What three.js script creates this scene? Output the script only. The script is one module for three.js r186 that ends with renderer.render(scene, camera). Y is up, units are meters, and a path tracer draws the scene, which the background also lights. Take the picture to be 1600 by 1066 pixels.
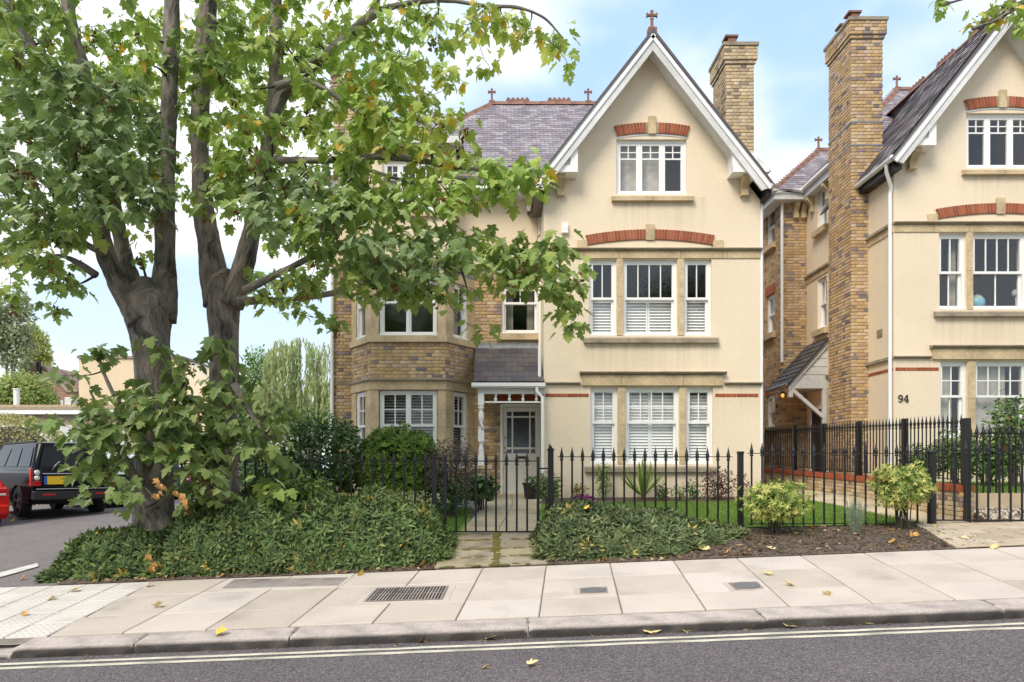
import * as THREE from 'three';
import { mergeGeometries, mergeVertices } from 'three/addons/utils/BufferGeometryUtils.js';
import { RoundedBoxGeometry } from 'three/addons/geometries/RoundedBoxGeometry.js';
import { TextGeometry } from 'three/addons/geometries/TextGeometry.js';
import { FontLoader } from 'three/addons/loaders/FontLoader.js';

// ------------------------------------------------------------------ camera, sky, sun, exposure
const scene = new THREE.Scene();
const W0 = 1600, H0 = 1066, F = 1100, CX = 780, CY = 732, EYE = 1.6;      // lens in photograph pixels
const camera = new THREE.PerspectiveCamera(2 * Math.atan(H0 / 2 / F) * 180 / Math.PI, W0 / H0, 0.1, 900);
camera.position.set(0, EYE, 0);
camera.lookAt(0, EYE, -10);
camera.setViewOffset(W0, H0, W0 / 2 - CX, H0 / 2 - CY, W0, H0);             // a shift lens: level camera, raised frame

const renderer = new THREE.WebGLRenderer({ antialias: true });
renderer.toneMapping = THREE.LinearToneMapping;
renderer.toneMappingExposure = 1.42;
renderer.shadowMap.enabled = true;

const sun = new THREE.DirectionalLight(0xfff2de, 2.6);
sun.position.set(-14, 28, 9);
sun.target.position.set(0, 2, -12);
sun.castShadow = true;
sun.shadow.radius = 50;
sun.shadow.mapSize.set(4096, 4096);
Object.assign(sun.shadow.camera, { left: -30, right: 30, top: 30, bottom: -30, near: 1, far: 120 });
scene.add(sun, sun.target);

// ------------------------------------------------------------------ noise
function rng(seed) { let a = seed >>> 0; return () => { a = (a + 0x6d2b79f5) | 0; let t = Math.imul(a ^ (a >>> 15), 1 | a); t = (t + Math.imul(t ^ (t >>> 7), 61 | t)) ^ t; return ((t ^ (t >>> 14)) >>> 0) / 4294967296; }; }
const clamp = (x, a = 0, b = 1) => Math.min(b, Math.max(a, x));
const lerp = (a, b, t) => a + (b - a) * t;
const sstep = (a, b, x) => { const t = clamp((x - a) / (b - a)); return t * t * (3 - 2 * t); };
function hash3(x, y, z) { let h = Math.imul(x, 374761393) ^ Math.imul(y, 668265263) ^ Math.imul(z, 2147483647 ^ 0x5bd1e995); h = Math.imul(h ^ (h >>> 13), 1274126177); h ^= h >>> 16; return (h >>> 0) / 4294967296; }
const fade = t => t * t * (3 - 2 * t);
function noise2(x, y, per, seed) {                                          // periodic value noise, 0..1
  const xi = Math.floor(x), yi = Math.floor(y), fx = fade(x - xi), fy = fade(y - yi), m = v => ((v % per) + per) % per;
  const a = hash3(m(xi), m(yi), seed), b = hash3(m(xi + 1), m(yi), seed), c = hash3(m(xi), m(yi + 1), seed), d = hash3(m(xi + 1), m(yi + 1), seed);
  return lerp(lerp(a, b, fx), lerp(c, d, fx), fy);
}
function fbm2(u, v, base, oct, seed, gain = 0.5) { let s = 0, a = 1, n = 0, p = base; for (let i = 0; i < oct; i++) { s += a * noise2(u * p, v * p, p, seed + i * 17); n += a; a *= gain; p *= 2; } return s / n; }
function noise3(x, y, z, seed) {
  const xi = Math.floor(x), yi = Math.floor(y), zi = Math.floor(z), fx = fade(x - xi), fy = fade(y - yi), fz = fade(z - zi);
  const h = (i, j, k) => hash3(xi + i + 500, yi + j + 500 + (zi + k + 500) * 7919, seed);
  const l = k => lerp(lerp(h(0, 0, k), h(1, 0, k), fx), lerp(h(0, 1, k), h(1, 1, k), fx), fy);
  return lerp(l(0), l(1), fz);
}
function fbm3(x, y, z, oct, seed) { let s = 0, a = 1, n = 0; for (let i = 0; i < oct; i++) { s += a * noise3(x, y, z, seed + i * 31); n += a; a *= 0.5; x *= 2.03; y *= 2.03; z *= 2.03; } return s / n; }

// ------------------------------------------------------------------ sky: pale blue with broken white cloud
{
  const w = 1536, h = 768, d = new Float32Array(w * h * 4);
  for (let j = 0; j < h; j++) for (let i = 0; i < w; i++) {
    const el = ((j + 0.5) / h - 0.5) * Math.PI, az = ((i + 0.5) / w) * 2 * Math.PI - Math.PI;
    const y = Math.sin(el), x = Math.cos(el) * Math.cos(az), z = Math.cos(el) * Math.sin(az), k = (j * w + i) * 4;
    const e = Math.max(0, y), up = Math.pow(e, 0.6);
    let r = lerp(0.60, 0.17, up), g = lerp(0.75, 0.38, up), b = lerp(0.86, 0.72, up);
    // clouds on a plane overhead
    const q = 1 / (e + 0.22), cx = x * q * 1.3 + 3.1, cz = z * q * 1.3 + 7.7;
    let c = fbm3(cx * 1.25, 0.3, cz * 1.25, 6, 11) * 0.62 + fbm3(x * 2.6 + 4, y * 4.4, z * 2.6, 5, 57) * 0.46;
    c = sstep(0.445, 0.60, c);
    const veil = 0.07 + 0.55 * Math.pow(1 - e, 5);
    const m = clamp(c + veil * (1 - c));
    const lit = 0.93 + 0.12 * fbm3(x * 6, y * 9, z * 6, 4, 91);
    r = lerp(r, 0.86 * lit, m); g = lerp(g, 0.885 * lit, m); b = lerp(b, 0.915 * lit, m);
    if (y < 0) { r = 0.34; g = 0.34; b = 0.33; }
    d[k] = r * 1.03; d[k + 1] = g * 1.03; d[k + 2] = b * 1.03; d[k + 3] = 1;
  }
  const sky = new THREE.DataTexture(d, w, h, THREE.RGBAFormat, THREE.FloatType);
  sky.mapping = THREE.EquirectangularReflectionMapping; sky.magFilter = THREE.LinearFilter; sky.minFilter = THREE.LinearFilter;
  sky.needsUpdate = true;
  scene.background = sky; scene.environment = sky;
}

// ------------------------------------------------------------------ textures
function tex(size, fn, srgb = true) {                                       // fn(u, v) -> [r, g, b] linear 0..1, or a number
  const d = new Uint8Array(size * size * 4), enc = v => { v = clamp(v); return Math.round(255 * (srgb ? (v <= 0.0031308 ? v * 12.92 : 1.055 * Math.pow(v, 1 / 2.4) - 0.055) : v)); };
  for (let j = 0; j < size; j++) for (let i = 0; i < size; i++) {
    let c = fn(i / size, j / size); if (typeof c === 'number') c = [c, c, c];
    const k = (j * size + i) * 4; d[k] = enc(c[0]); d[k + 1] = enc(c[1]); d[k + 2] = enc(c[2]); d[k + 3] = 255;
  }
  const t = new THREE.DataTexture(d, size, size, THREE.RGBAFormat);
  t.wrapS = t.wrapT = THREE.RepeatWrapping; t.magFilter = THREE.LinearFilter; t.minFilter = THREE.LinearMipmapLinearFilter; t.generateMipmaps = true;
  t.colorSpace = srgb ? THREE.SRGBColorSpace : THREE.NoColorSpace; t.needsUpdate = true; return t;
}
const rep = (t, m) => { const c = t.clone(); c.repeat.set(1 / m, 1 / m); c.needsUpdate = true; return c; };   // uv in metres: the tile spans m metres
const grainT = tex(512, (u, v) => 0.35 * fbm2(u, v, 128, 2, 5) + 0.35 * fbm2(u, v, 32, 3, 3) + 0.3 * fbm2(u, v, 6, 3, 8), false);
const softT = tex(512, (u, v) => 0.72 + 0.5 * (fbm2(u, v, 4, 6, 21) - 0.5) + 0.14 * (fbm2(u, v, 64, 2, 22) - 0.5));
const stuccoT = tex(512, (u, v) => 0.93 + 0.10 * (fbm2(u, v, 3, 5, 25) - 0.5) + 0.10 * (noise2(u * 200, v * 200, 200, 26) - 0.5) + 0.07 * (fbm2(u * 1, v * 0.25, 24, 3, 27) - 0.5));
const LEDGES = [[2.3, 4.2, 7.18, 1], [1.73, 4.5, 4.3, 1.2], [1.75, 4.5, 1.58, 0.9], [0.9, 5.4, 3.3, 0.6], [0.9, 5.4, 6.05, 0.5], [1.6, 4.7, 3.6, 0.3]];
const gableT = tex(1536, (u, v) => {                                        // render of the gable wall, 10.5 m across: rain streaks below ledges, damp by the ground
  const x = u * 10.5, y = v * 10.5; let k = 0.95 + 0.08 * (fbm2(u, v, 12, 6, 25) - 0.5) + 0.09 * (noise2(u * 700, v * 700, 700, 26) - 0.5), d = 0;
  for (const [a, b, Y, w] of LEDGES) { const t = Y - y; if (t < 0 || t > 1.3) continue; const e = sstep(a - 0.12, a + 0.04, x) * sstep(b + 0.12, b - 0.04, x), st = sstep(0.35, 0.8, noise2(u * 260, v * 3, 260, 28) * 0.6 + 0.4 * noise2(u * 70, v * 2, 70, 29)); d += w * e * Math.exp(-t / 0.38) * (0.05 + 0.14 * st); }
  d += 0.22 * sstep(1.7, 0.95, y + 0.3 * fbm2(u, v, 40, 3, 30)) * (0.4 + 0.6 * fbm2(u, v, 60, 3, 35)); d += 0.05 * sstep(0.52, 0.75, fbm2(u, v, 7, 5, 36));
  k -= Math.min(d, 0.3); return [k, k - d * 0.05, k - d * 0.12];
});
const blotchT = tex(512, (u, v) => { const a = fbm2(u, v, 5, 6, 31), s = sstep(0.52, 0.75, fbm2(u, v, 3, 5, 77)); return 0.78 + 0.55 * (a - 0.5) - 0.25 * s + 0.12 * (noise2(u * 256, v * 256, 256, 6) - 0.5); });
const flagT = tex(512, (u, v) => { const s = sstep(0.56, 0.78, fbm2(u, v, 4, 5, 78)), d = noise2(u * 90, v * 90, 90, 7) > 0.965 ? 0.1 : 0; return 0.93 + 0.34 * (fbm2(u, v, 5, 6, 32) - 0.5) - 0.14 * s + 0.12 * (noise2(u * 256, v * 256, 256, 6) - 0.5) - d; });
const asphaltT = tex(1024, (u, v) => {
  const a = noise2(u * 512, v * 512, 512, 2), b = noise2(u * 256, v * 256, 256, 4), p = fbm2(u, v, 4, 5, 9), sp = a > 0.88 && b > 0.55 ? 0.16 : 0;
  const g = 0.055 * Math.max(0.25, 1 + 1.5 * (a - 0.5) + 1.1 * (b - 0.5) + 0.35 * (p - 0.5)) + sp * b; const w = 0.06 * (noise2(u * 300, v * 300, 300, 19) - 0.5); return [g * (1.04 + w), g, g * (1.06 - w)];
});
const asphaltB = tex(1024, (u, v) => 0.6 * noise2(u * 512, v * 512, 512, 2) + 0.4 * noise2(u * 256, v * 256, 256, 4), false);
const stoneT = tex(512, (u, v) => { const a = fbm2(u, v, 6, 6, 41), b = fbm2(u, v * 1, 40, 3, 43); return 0.74 + 0.5 * (a - 0.5) + 0.34 * (b - 0.5); });
const graniteT = tex(512, (u, v) => { const a = noise2(u * 170, v * 170, 170, 61), b = noise2(u * 85, v * 85, 85, 62), c = fbm2(u, v, 4, 4, 63); return 0.35 + 0.55 * a * 0.7 + 0.3 * b + 0.35 * (c - 0.5); });
function noiseA(x, y, px, py, seed) { const xi = Math.floor(x), yi = Math.floor(y), fx = fade(x - xi), fy = fade(y - yi), m = (v, p) => ((v % p) + p) % p, h = (a, b) => hash3(m(a, px), m(b, py), seed); return lerp(lerp(h(xi, yi), h(xi + 1, yi), fx), lerp(h(xi, yi + 1), h(xi + 1, yi + 1), fx), fy); }
function fbmA(u, v, px, py, oct, seed) { let s = 0, a = 1, n = 0; for (let i = 0; i < oct; i++) { s += a * noiseA(u * px, v * py, px, py, seed + i * 13); n += a; a *= 0.55; px *= 2; py *= 2; } return s / n; }
const barkRidge = (u, v) => { const w = 0.04 * (fbm2(u, v, 5, 3, 70) - 0.5), a = fbmA(u + w, v, 18, 4, 4, 72), b = fbmA(u + w * 2, v, 9, 2, 3, 75); return clamp(0.5 + 1.5 * (a - 0.5) + 0.9 * (b - 0.5)); };
const barkT = tex(1024, (u, v) => {
  const r = barkRidge(u, v), fine = fbm2(u, v, 90, 3, 73), pat = sstep(0.46, 0.66, fbm2(u, v, 4, 5, 74)), dark = sstep(0.5, 0.7, fbm2(u, v, 3, 5, 79));
  let g = 0.40 + 0.52 * (r - 0.15) + 0.26 * (fine - 0.5) + 0.14 * pat - 0.2 * dark; return [g * (1.0 + 0.05 * pat), g * 0.95, g * (0.89 - 0.05 * pat)];
});
const barkB = tex(1024, (u, v) => 0.75 * barkRidge(u, v) + 0.25 * fbm2(u, v, 70, 3, 73), false);
const soilT = tex(512, (u, v) => { const a = fbm2(u, v, 32, 4, 81), b = fbm2(u, v, 5, 4, 82), s = noise2(u * 128, v * 128, 128, 83) > 0.9 ? 0.12 : 0; const g = 0.03 + 0.16 * a * a + 0.05 * (b - 0.4) + s * 0.5; return [g * 1.35, g * 1.0, g * 0.74]; });
const lawnT = tex(512, (u, v) => { const a = fbm2(u, v, 64, 3, 85), b = fbm2(u, v, 5, 4, 86); return [0.10 + 0.12 * a + 0.10 * (b - 0.5), 0.20 + 0.16 * a, 0.035 + 0.02 * a]; });
const slateT = tex(256, (u, v) => 0.7 + 0.45 * (fbm2(u, v, 5, 5, 87) - 0.5) + 0.2 * (fbm2(u, v * 0.3, 40, 2, 88) - 0.5));

// ------------------------------------------------------------------ materials
const C = (r, g, b) => new THREE.Color().setRGB(r, g, b);
function mat(color, o = {}) {
  const { map, bump, bs, side, ...rest } = o, m = new THREE.MeshStandardMaterial({ color, roughness: 0.85, metalness: 0, ...rest });
  if (map) m.map = map; if (bump) { m.bumpMap = bump; m.bumpScale = bs ?? 0.003; }
  if (side) m.side = side; return m;
}
const g1 = rep(grainT, 0.35), g2 = rep(grainT, 0.8), soft2 = rep(softT, 2.3), soft05 = rep(softT, 0.45), bl3 = rep(blotchT, 2.7), bl1 = rep(blotchT, 0.9), st1 = rep(stoneT, 0.9), sl1 = rep(slateT, 0.35);
const M = {
  render: mat(C(0.87, 0.74, 0.56), { map: rep(gableT, 10.5), bump: g1, bs: 0.006, roughness: 0.95 }),
  cream: mat(C(0.86, 0.725, 0.54), { map: rep(stuccoT, 2.1), bump: g1, bs: 0.004, roughness: 0.95 }),
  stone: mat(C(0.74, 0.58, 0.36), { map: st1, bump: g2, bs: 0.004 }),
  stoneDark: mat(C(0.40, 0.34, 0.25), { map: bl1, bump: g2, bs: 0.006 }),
  mortar: mat(C(0.50, 0.42, 0.29), { map: soft05, bump: g1, bs: 0.004 }),
  white: mat(C(0.87, 0.87, 0.86), { roughness: 0.38 }),
  board: mat(C(0.88, 0.88, 0.87), { roughness: 0.55, map: rep(softT, 5), bump: g2, bs: 0.001 }),
  iron: mat(C(0.012, 0.012, 0.013), { roughness: 0.38, bump: g2, bs: 0.002 }),
  slateDeck: mat(C(0.11, 0.10, 0.11), {}),
  terracotta: mat(C(0.32, 0.165, 0.12), { map: bl1, bump: g1, bs: 0.004 }),
  lead: mat(C(0.30, 0.32, 0.35), { roughness: 0.5, map: soft05 }),
  glass: new THREE.MeshPhysicalMaterial({ color: 0xffffff, roughness: 0.02, metalness: 0, transmission: 1, thickness: 0, ior: 1.75, side: THREE.DoubleSide, bumpMap: rep(softT, 1.7), bumpScale: 0.006 }),
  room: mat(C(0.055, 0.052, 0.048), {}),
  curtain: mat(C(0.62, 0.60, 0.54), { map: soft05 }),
  slat: mat(C(0.86, 0.88, 0.87), { roughness: 0.5 }),
  slatGrey: mat(C(0.42, 0.42, 0.42), { roughness: 0.5 }),
  door: mat(C(0.87, 0.86, 0.84), { roughness: 0.42 }),
  metal: mat(C(0.55, 0.55, 0.55), { roughness: 0.3, metalness: 1 }),
  darkMetal: mat(C(0.05, 0.045, 0.04), { roughness: 0.5, metalness: 0.6 }),
  asphalt: mat(C(2.2, 2.0, 1.97), { map: rep(asphaltT, 2.6), bump: rep(asphaltB, 2.6), bs: 0.008, roughness: 0.92 }),
  asphaltOld: mat(C(3.0, 2.75, 2.62), { map: rep(asphaltT, 1.5), bump: rep(asphaltB, 1.5), bs: 0.004, roughness: 0.93 }),
  paint: mat(C(0.86, 0.82, 0.66), { map: bl1, bump: rep(asphaltB, 1.15), bs: 0.005, roughness: 0.7 }),
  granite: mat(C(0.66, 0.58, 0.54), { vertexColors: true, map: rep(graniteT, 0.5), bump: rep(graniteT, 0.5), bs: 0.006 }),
  soil: mat(C(1, 1, 1), { map: rep(soilT, 0.8), bump: rep(soilT, 0.8), bs: 0.02, roughness: 1 }),
  lawn: mat(C(1, 1, 1), { map: rep(lawnT, 0.9), bump: g2, bs: 0.01, roughness: 1 }),
  bark: mat(C(0.36, 0.335, 0.32), { map: rep(barkT, 0.9), bump: rep(barkB, 0.9), bs: 0.035, roughness: 0.95 }),
  twig: mat(C(0.055, 0.045, 0.038), { roughness: 0.9 }),
  tyre: mat(C(0.02, 0.02, 0.02), { roughness: 0.85 }),
};
const flag = [C(0.561, 0.492, 0.421), C(0.590, 0.521, 0.454), C(0.537, 0.468, 0.397), C(0.610, 0.545, 0.481)].map((c, i) => mat(c, { map: rep(flagT, 2.1 + i * 0.3), bump: g2, bs: 0.003 }));
const pathM = [C(0.40, 0.34, 0.25), C(0.36, 0.30, 0.21), C(0.44, 0.37, 0.24)].map((c, i) => mat(c, { map: rep(blotchT, 0.8 + i * 0.2), bump: g2, bs: 0.006 }));
const brickM = [C(0.698, 0.474, 0.234), C(0.621, 0.412, 0.207), C(0.757, 0.556, 0.325), C(0.543, 0.371, 0.234), C(0.679, 0.484, 0.351), C(0.349, 0.268, 0.247), C(0.776, 0.597, 0.416), C(0.242, 0.206, 0.221)];
const brickPal = brickM.map((c, i) => mat(c, { map: rep(stoneT, 0.31 + i * 0.02), bump: g1, bs: 0.006 }));
const paleBrick = [C(0.739, 0.578, 0.362), C(0.646, 0.497, 0.310), C(0.806, 0.646, 0.430), C(0.538, 0.416, 0.269), C(0.698, 0.511, 0.269), C(0.362, 0.282, 0.215), C(0.833, 0.698, 0.497), C(0.269, 0.215, 0.175)];
const palePal = paleBrick.map((c, i) => mat(c, { map: rep(stoneT, 0.31 + i * 0.02), bump: g1, bs: 0.006 }));
const brickAny = mat(C(1, 1, 1), { map: rep(stoneT, 0.37), bump: g1, bs: 0.006 });
const redPal = [C(0.44, 0.11, 0.045), C(0.50, 0.14, 0.06), C(0.38, 0.09, 0.04)].map(c => mat(c, { map: soft05, bump: g1, bs: 0.003 }));
const slateC = [C(0.312, 0.276, 0.312), C(0.372, 0.336, 0.372), C(0.252, 0.222, 0.264), C(0.432, 0.396, 0.420), C(0.288, 0.240, 0.264)];
const slatePal = slateC.map(c => mat(c, { map: sl1, roughness: 0.6, bump: g1, bs: 0.003 }));
const darkSlateC = [C(0.112, 0.106, 0.123), C(0.135, 0.125, 0.140), C(0.093, 0.087, 0.105), C(0.150, 0.128, 0.126)];
const darkSlatePal = darkSlateC.map(c => mat(c, { map: sl1, roughness: 0.55, bump: g1, bs: 0.003 }));
const slateAny = mat(C(1, 1, 1), { map: sl1, roughness: 0.6, bump: g1, bs: 0.003 });

// ------------------------------------------------------------------ geometry helpers
const V = (x, y, z) => new THREE.Vector3(x, y, z);
function metric(g) {                                                        // uv in metres on the plane each face looks along
  g = g.index ? g.toNonIndexed() : g; const p = g.attributes.position, uv = new Float32Array(p.count * 2), a = V(), b = V(), c = V(), n = V();
  for (let i = 0; i < p.count; i += 3) {
    a.fromBufferAttribute(p, i); b.fromBufferAttribute(p, i + 1); c.fromBufferAttribute(p, i + 2); n.copy(b).sub(a).cross(c.clone().sub(a));
    const x = Math.abs(n.x), y = Math.abs(n.y), z = Math.abs(n.z), f = y >= x && y >= z ? v => [v.x, v.z] : x >= z ? v => [v.z, v.y] : v => [v.x, v.y];
    [a, b, c].forEach((v, k) => { const q = f(v); uv[(i + k) * 2] = q[0]; uv[(i + k) * 2 + 1] = q[1]; });
  }
  g.setAttribute('uv', new THREE.BufferAttribute(uv, 2)); return g;
}
const plain = g => { g = g.index ? g.toNonIndexed() : g; for (const k of Object.keys(g.attributes)) if (!['position', 'normal', 'uv'].includes(k)) g.deleteAttribute(k); return g; };
const merge = (list, m = true) => { const g = mergeGeometries(list.map(plain)); return m ? metric(g) : g; };
function box(x0, x1, y0, y1, z0, z1) { const g = new THREE.BoxGeometry(x1 - x0, y1 - y0, z1 - z0); g.translate((x0 + x1) / 2, (y0 + y1) / 2, (z0 + z1) / 2); return g; }
function rbox(x0, x1, y0, y1, z0, z1, r = 0.01) { const g = new RoundedBoxGeometry(x1 - x0, y1 - y0, z1 - z0, 1, r); g.translate((x0 + x1) / 2, (y0 + y1) / 2, (z0 + z1) / 2); return g; }
function prism(pts, z0, z1, bevel = 0) {                                    // polygon in xy, extruded along z
  const s = new THREE.Shape(pts.map(p => new THREE.Vector2(p[0], p[1])));
  const g = new THREE.ExtrudeGeometry(s, { depth: z1 - z0 - 2 * bevel, bevelEnabled: bevel > 0, bevelSize: bevel, bevelThickness: bevel, bevelSegments: 1 }); g.translate(0, 0, z0 + bevel); return g;
}
function lathe(profile, seg = 12) { return new THREE.LatheGeometry(profile.map(p => new THREE.Vector2(p[0], p[1])), seg); }
function tube(pts, radii, seg = 6, cap = true) {                            // a tapered tube through points
  const n = pts.length, P = [], N = [], U = [], I = []; let len = 0, up = V(0.3, 0.1, 1).normalize();
  for (let i = 0; i < n; i++) {
    const t = pts[Math.min(i + 1, n - 1)].clone().sub(pts[Math.max(i - 1, 0)]).normalize(); if (i) len += pts[i].distanceTo(pts[i - 1]);
    if (Math.abs(t.dot(up)) > 0.95) up = Math.abs(t.x) < 0.8 ? V(1, 0, 0) : V(0, 0, 1);
    const s = V().crossVectors(up, t).normalize(), u = V().crossVectors(t, s).normalize(); up = u.clone(); const r = typeof radii === 'number' ? radii : radii[i];
    for (let k = 0; k <= seg; k++) { const a = k / seg * Math.PI * 2, d = s.clone().multiplyScalar(Math.cos(a)).addScaledVector(u, Math.sin(a)); P.push(pts[i].x + d.x * r, pts[i].y + d.y * r, pts[i].z + d.z * r); N.push(d.x, d.y, d.z); U.push(k / seg * Math.max(0.2, Math.round(r * 6.3 / 0.3) * 0.3 || 0.3), len); }
  }
  for (let i = 0; i < n - 1; i++) for (let k = 0; k < seg; k++) { const a = i * (seg + 1) + k, b = a + seg + 1; I.push(a, a + 1, b, a + 1, b + 1, b); }
  if (cap) for (const [i, dir] of [[0, -1], [n - 1, 1]]) {
    const t = pts[Math.min(i + 1, n - 1)].clone().sub(pts[Math.max(i - 1, 0)]).normalize().multiplyScalar(dir), c = P.length / 3; P.push(pts[i].x, pts[i].y, pts[i].z); N.push(t.x, t.y, t.z); U.push(0, len);
    for (let k = 0; k < seg; k++) { const a = i * (seg + 1) + k; dir > 0 ? I.push(c, a, a + 1) : I.push(c, a + 1, a); }
  }
  const g = new THREE.BufferGeometry(); g.setAttribute('position', new THREE.Float32BufferAttribute(P, 3)); g.setAttribute('normal', new THREE.Float32BufferAttribute(N, 3)); g.setAttribute('uv', new THREE.Float32BufferAttribute(U, 2)); g.setIndex(I); return g.toNonIndexed();
}
function grid(nx, ny, f) {                                                  // a sheet: f(s, t) -> Vector3, uv in metres from x and z
  const P = [], U = [], I = [];
  for (let j = 0; j <= ny; j++) for (let i = 0; i <= nx; i++) { const v = f(i / nx, j / ny); P.push(v.x, v.y, v.z); U.push(v.x, v.z); }
  for (let j = 0; j < ny; j++) for (let i = 0; i < nx; i++) { const a = j * (nx + 1) + i, b = a + nx + 1; I.push(a, a + 1, b, a + 1, b + 1, b); }
  const g = new THREE.BufferGeometry(); g.setAttribute('position', new THREE.Float32BufferAttribute(P, 3)); g.setAttribute('uv', new THREE.Float32BufferAttribute(U, 2)); g.setIndex(I); g.computeVertexNormals(); return g;
}

// ------------------------------------------------------------------ objects, parts, names
const used = new Map();
function numbered(name) { const k = used.get(name) || 0; used.set(name, k + 1); return k ? name + '_' + String(k).padStart(3, '0') : name; }
function tag(o, label, category, group) { o.userData.label = label; o.userData.category = category; if (group) o.userData.group = group; return o; }
function thing(name, label, category, pos = [0, 0, 0], turn = 0, group) { const o = new THREE.Group(); o.name = numbered(name); o.position.set(...pos); o.rotation.y = turn; scene.add(o); return tag(o, label, category, group); }
function struct(name, pos = [0, 0, 0]) { const o = new THREE.Group(); o.name = numbered(name); o.position.set(...pos); o.userData.kind = 'structure'; scene.add(o); return o; }
function part(name, geo, m, parent, label) { const o = new THREE.Mesh(Array.isArray(geo) ? merge(geo) : geo, m); o.name = numbered(name); o.castShadow = o.receiveShadow = true; parent.add(o); if (label) o.userData.label = label; return o; }
function grp(name, parent, pos = [0, 0, 0], turn = 0, label) { const o = new THREE.Group(); o.name = numbered(name); o.position.set(...pos); o.rotation.y = turn; parent.add(o); if (label) o.userData.label = label; return o; }
function copies(name, geo, m, mats, colors, parent, stuff = true) {         // many alike pieces joined in one part
  const o = new THREE.InstancedMesh(geo, m, mats.length); o.name = numbered(name); mats.forEach((x, i) => { o.setMatrixAt(i, x); if (colors) o.setColorAt(i, colors[i]); });
  o.castShadow = o.receiveShadow = true; if (stuff) o.userData.kind = 'stuff'; parent.add(o); return o;
}
const at = (px, py, D) => V((px - CX) * D / F, EYE - (py - CY) * D / F, -D); // where a point of the photograph lies at a given distance
const xAt = (px, D) => (px - CX) * D / F, yAt = (py, D) => EYE - (py - CY) * D / F;

// ------------------------------------------------------------------ ground heights
function groundY(X, Z) {
  const D = -Z; let g;
  if (D < 6.47) g = 0.03 + 0.04 * X;
  else if (D < 8.87) g = 0.164 + 0.088 * (D - 6.75) + 0.04 * X;
  else {
    const a = 0.35 + 0.04 * X, b = 0.60 + 0.022 * X, c = 0.97 + 0.008 * X;
    const gard = D < 10.9 ? lerp(a, b, sstep(8.6, 10.9, D)) : D < 14.5 ? lerp(b, c, (D - 10.9) / 3.6) : c + 0.03 * (Math.min(D, 24) - 14.5);
    const left = a + 0.057 * (Math.min(D, 19) - 8.87) + Math.max(0, Math.min(D, 60) - 19) * 0.012;
    g = lerp(left, gard, sstep(-6.4, -4.6, X));
  }
  return g;
}

// ================================================================== building kit
const chamGeo = new Map();
function cham(w, h, d, c = 0.005) {                                         // a block with a chamfered front edge, centred, front at +d/2
  const key = [w, h, d, c].join(); if (chamGeo.has(key)) return chamGeo.get(key);
  const x = w / 2, y = h / 2, z = d / 2, r = [[-x, -y, -z], [x, -y, -z], [x, y, -z], [-x, y, -z], [-x, -y, z - c], [x, -y, z - c], [x, y, z - c], [-x, y, z - c], [-x + c, -y + c, z], [x - c, -y + c, z], [x - c, y - c, z], [-x + c, y - c, z]];
  const f = [[8, 9, 10, 11], [4, 5, 9, 8], [5, 6, 10, 9], [6, 7, 11, 10], [7, 4, 8, 11], [0, 1, 5, 4], [1, 2, 6, 5], [2, 3, 7, 6], [3, 0, 4, 7]], P = [];
  for (const q of f) for (const i of [0, 1, 2, 0, 2, 3]) P.push(...r[q[i]]);
  let g = new THREE.BufferGeometry(); g.setAttribute('position', new THREE.Float32BufferAttribute(P, 3)); g.computeVertexNormals(); g = metric(g); chamGeo.set(key, g); return g;
}
// bricks of one wall face. O: lower left corner seen from outside, turn: the face looks along +z turned about y. holes: [u0, u1, v0, v1]
function bricks(parent, O, turn, width, height, o = {}) {
  const { holes = [], pal = brickPal, cols = brickM, budget = { n: 0 }, seed = 1, rest = null, skip = null } = o, R = rng(seed);
  const L = 0.215, S = 0.1025, Hh = 0.065, J = 0.010, course = Hh + J, u = V(Math.cos(turn), 0, -Math.sin(turn)), list = rest || [], q = new THREE.Quaternion().setFromAxisAngle(V(0, 1, 0), turn), e = new THREE.Euler();
  for (let c = 0; (c + 0.5) * course < height; c++) {
    const v = c * course + course / 2; let spans = [[0, width]];
    for (const [a, b, lo, hi] of holes) if (v > lo && v < hi) spans = spans.flatMap(([s, t]) => b <= s || a >= t ? [[s, t]] : [[s, a], [b, t]].filter(k => k[1] - k[0] > 0.03));
    for (const [s, t] of spans) {
      let x = -(c % 2) * (L + J + S + J) / 2 - 0.05, k = c % 2; x -= Math.floor((-s) / 99) * 0;
      const unit = L + S + 2 * J; x += Math.floor((s - x) / unit) * unit;
      for (; x < t; k++) {
        const w = k % 2 === c % 2 ? L : S, a = Math.max(x, s), b = Math.min(x + w, t); x += w + J;
        if (b - a < 0.025) continue;
        const p = O.clone().addScaledVector(u, (a + b) / 2); p.y += v; if (skip && skip(p)) continue;
        const r = R(); let ci = r < 0.24 ? 0 : r < 0.44 ? 1 : r < 0.6 ? 2 : r < 0.72 ? 3 : r < 0.84 ? 4 : r < 0.91 ? 5 : r < 0.965 ? 6 : 7;
        const out = (R() - 0.5) * 0.007, sc = V((b - a) / w, 1 - R() * 0.05, 1), qq = q.clone().multiply(new THREE.Quaternion().setFromEuler(e.set(0, 0, (R() - 0.5) * 0.012)));
        p.x += Math.sin(turn) * (out - 0.022); p.z += Math.cos(turn) * (out - 0.022);
        const geo = cham(w, Hh, 0.05);
        if (budget.n > 0) { budget.n--; const m = new THREE.Mesh(geo, pal[ci]); m.name = numbered('brick'); m.position.copy(p); m.quaternion.copy(qq); m.scale.copy(sc); m.castShadow = m.receiveShadow = true; parent.add(m); }
        else { const cc = cols[ci].clone().multiplyScalar(0.88 + 0.24 * R()); list.push({ m: new THREE.Matrix4().compose(p, qq, V(sc.x * w / L, sc.y, 1)), c: cc }); }
      }
    }
  }
  return list;
}
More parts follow.
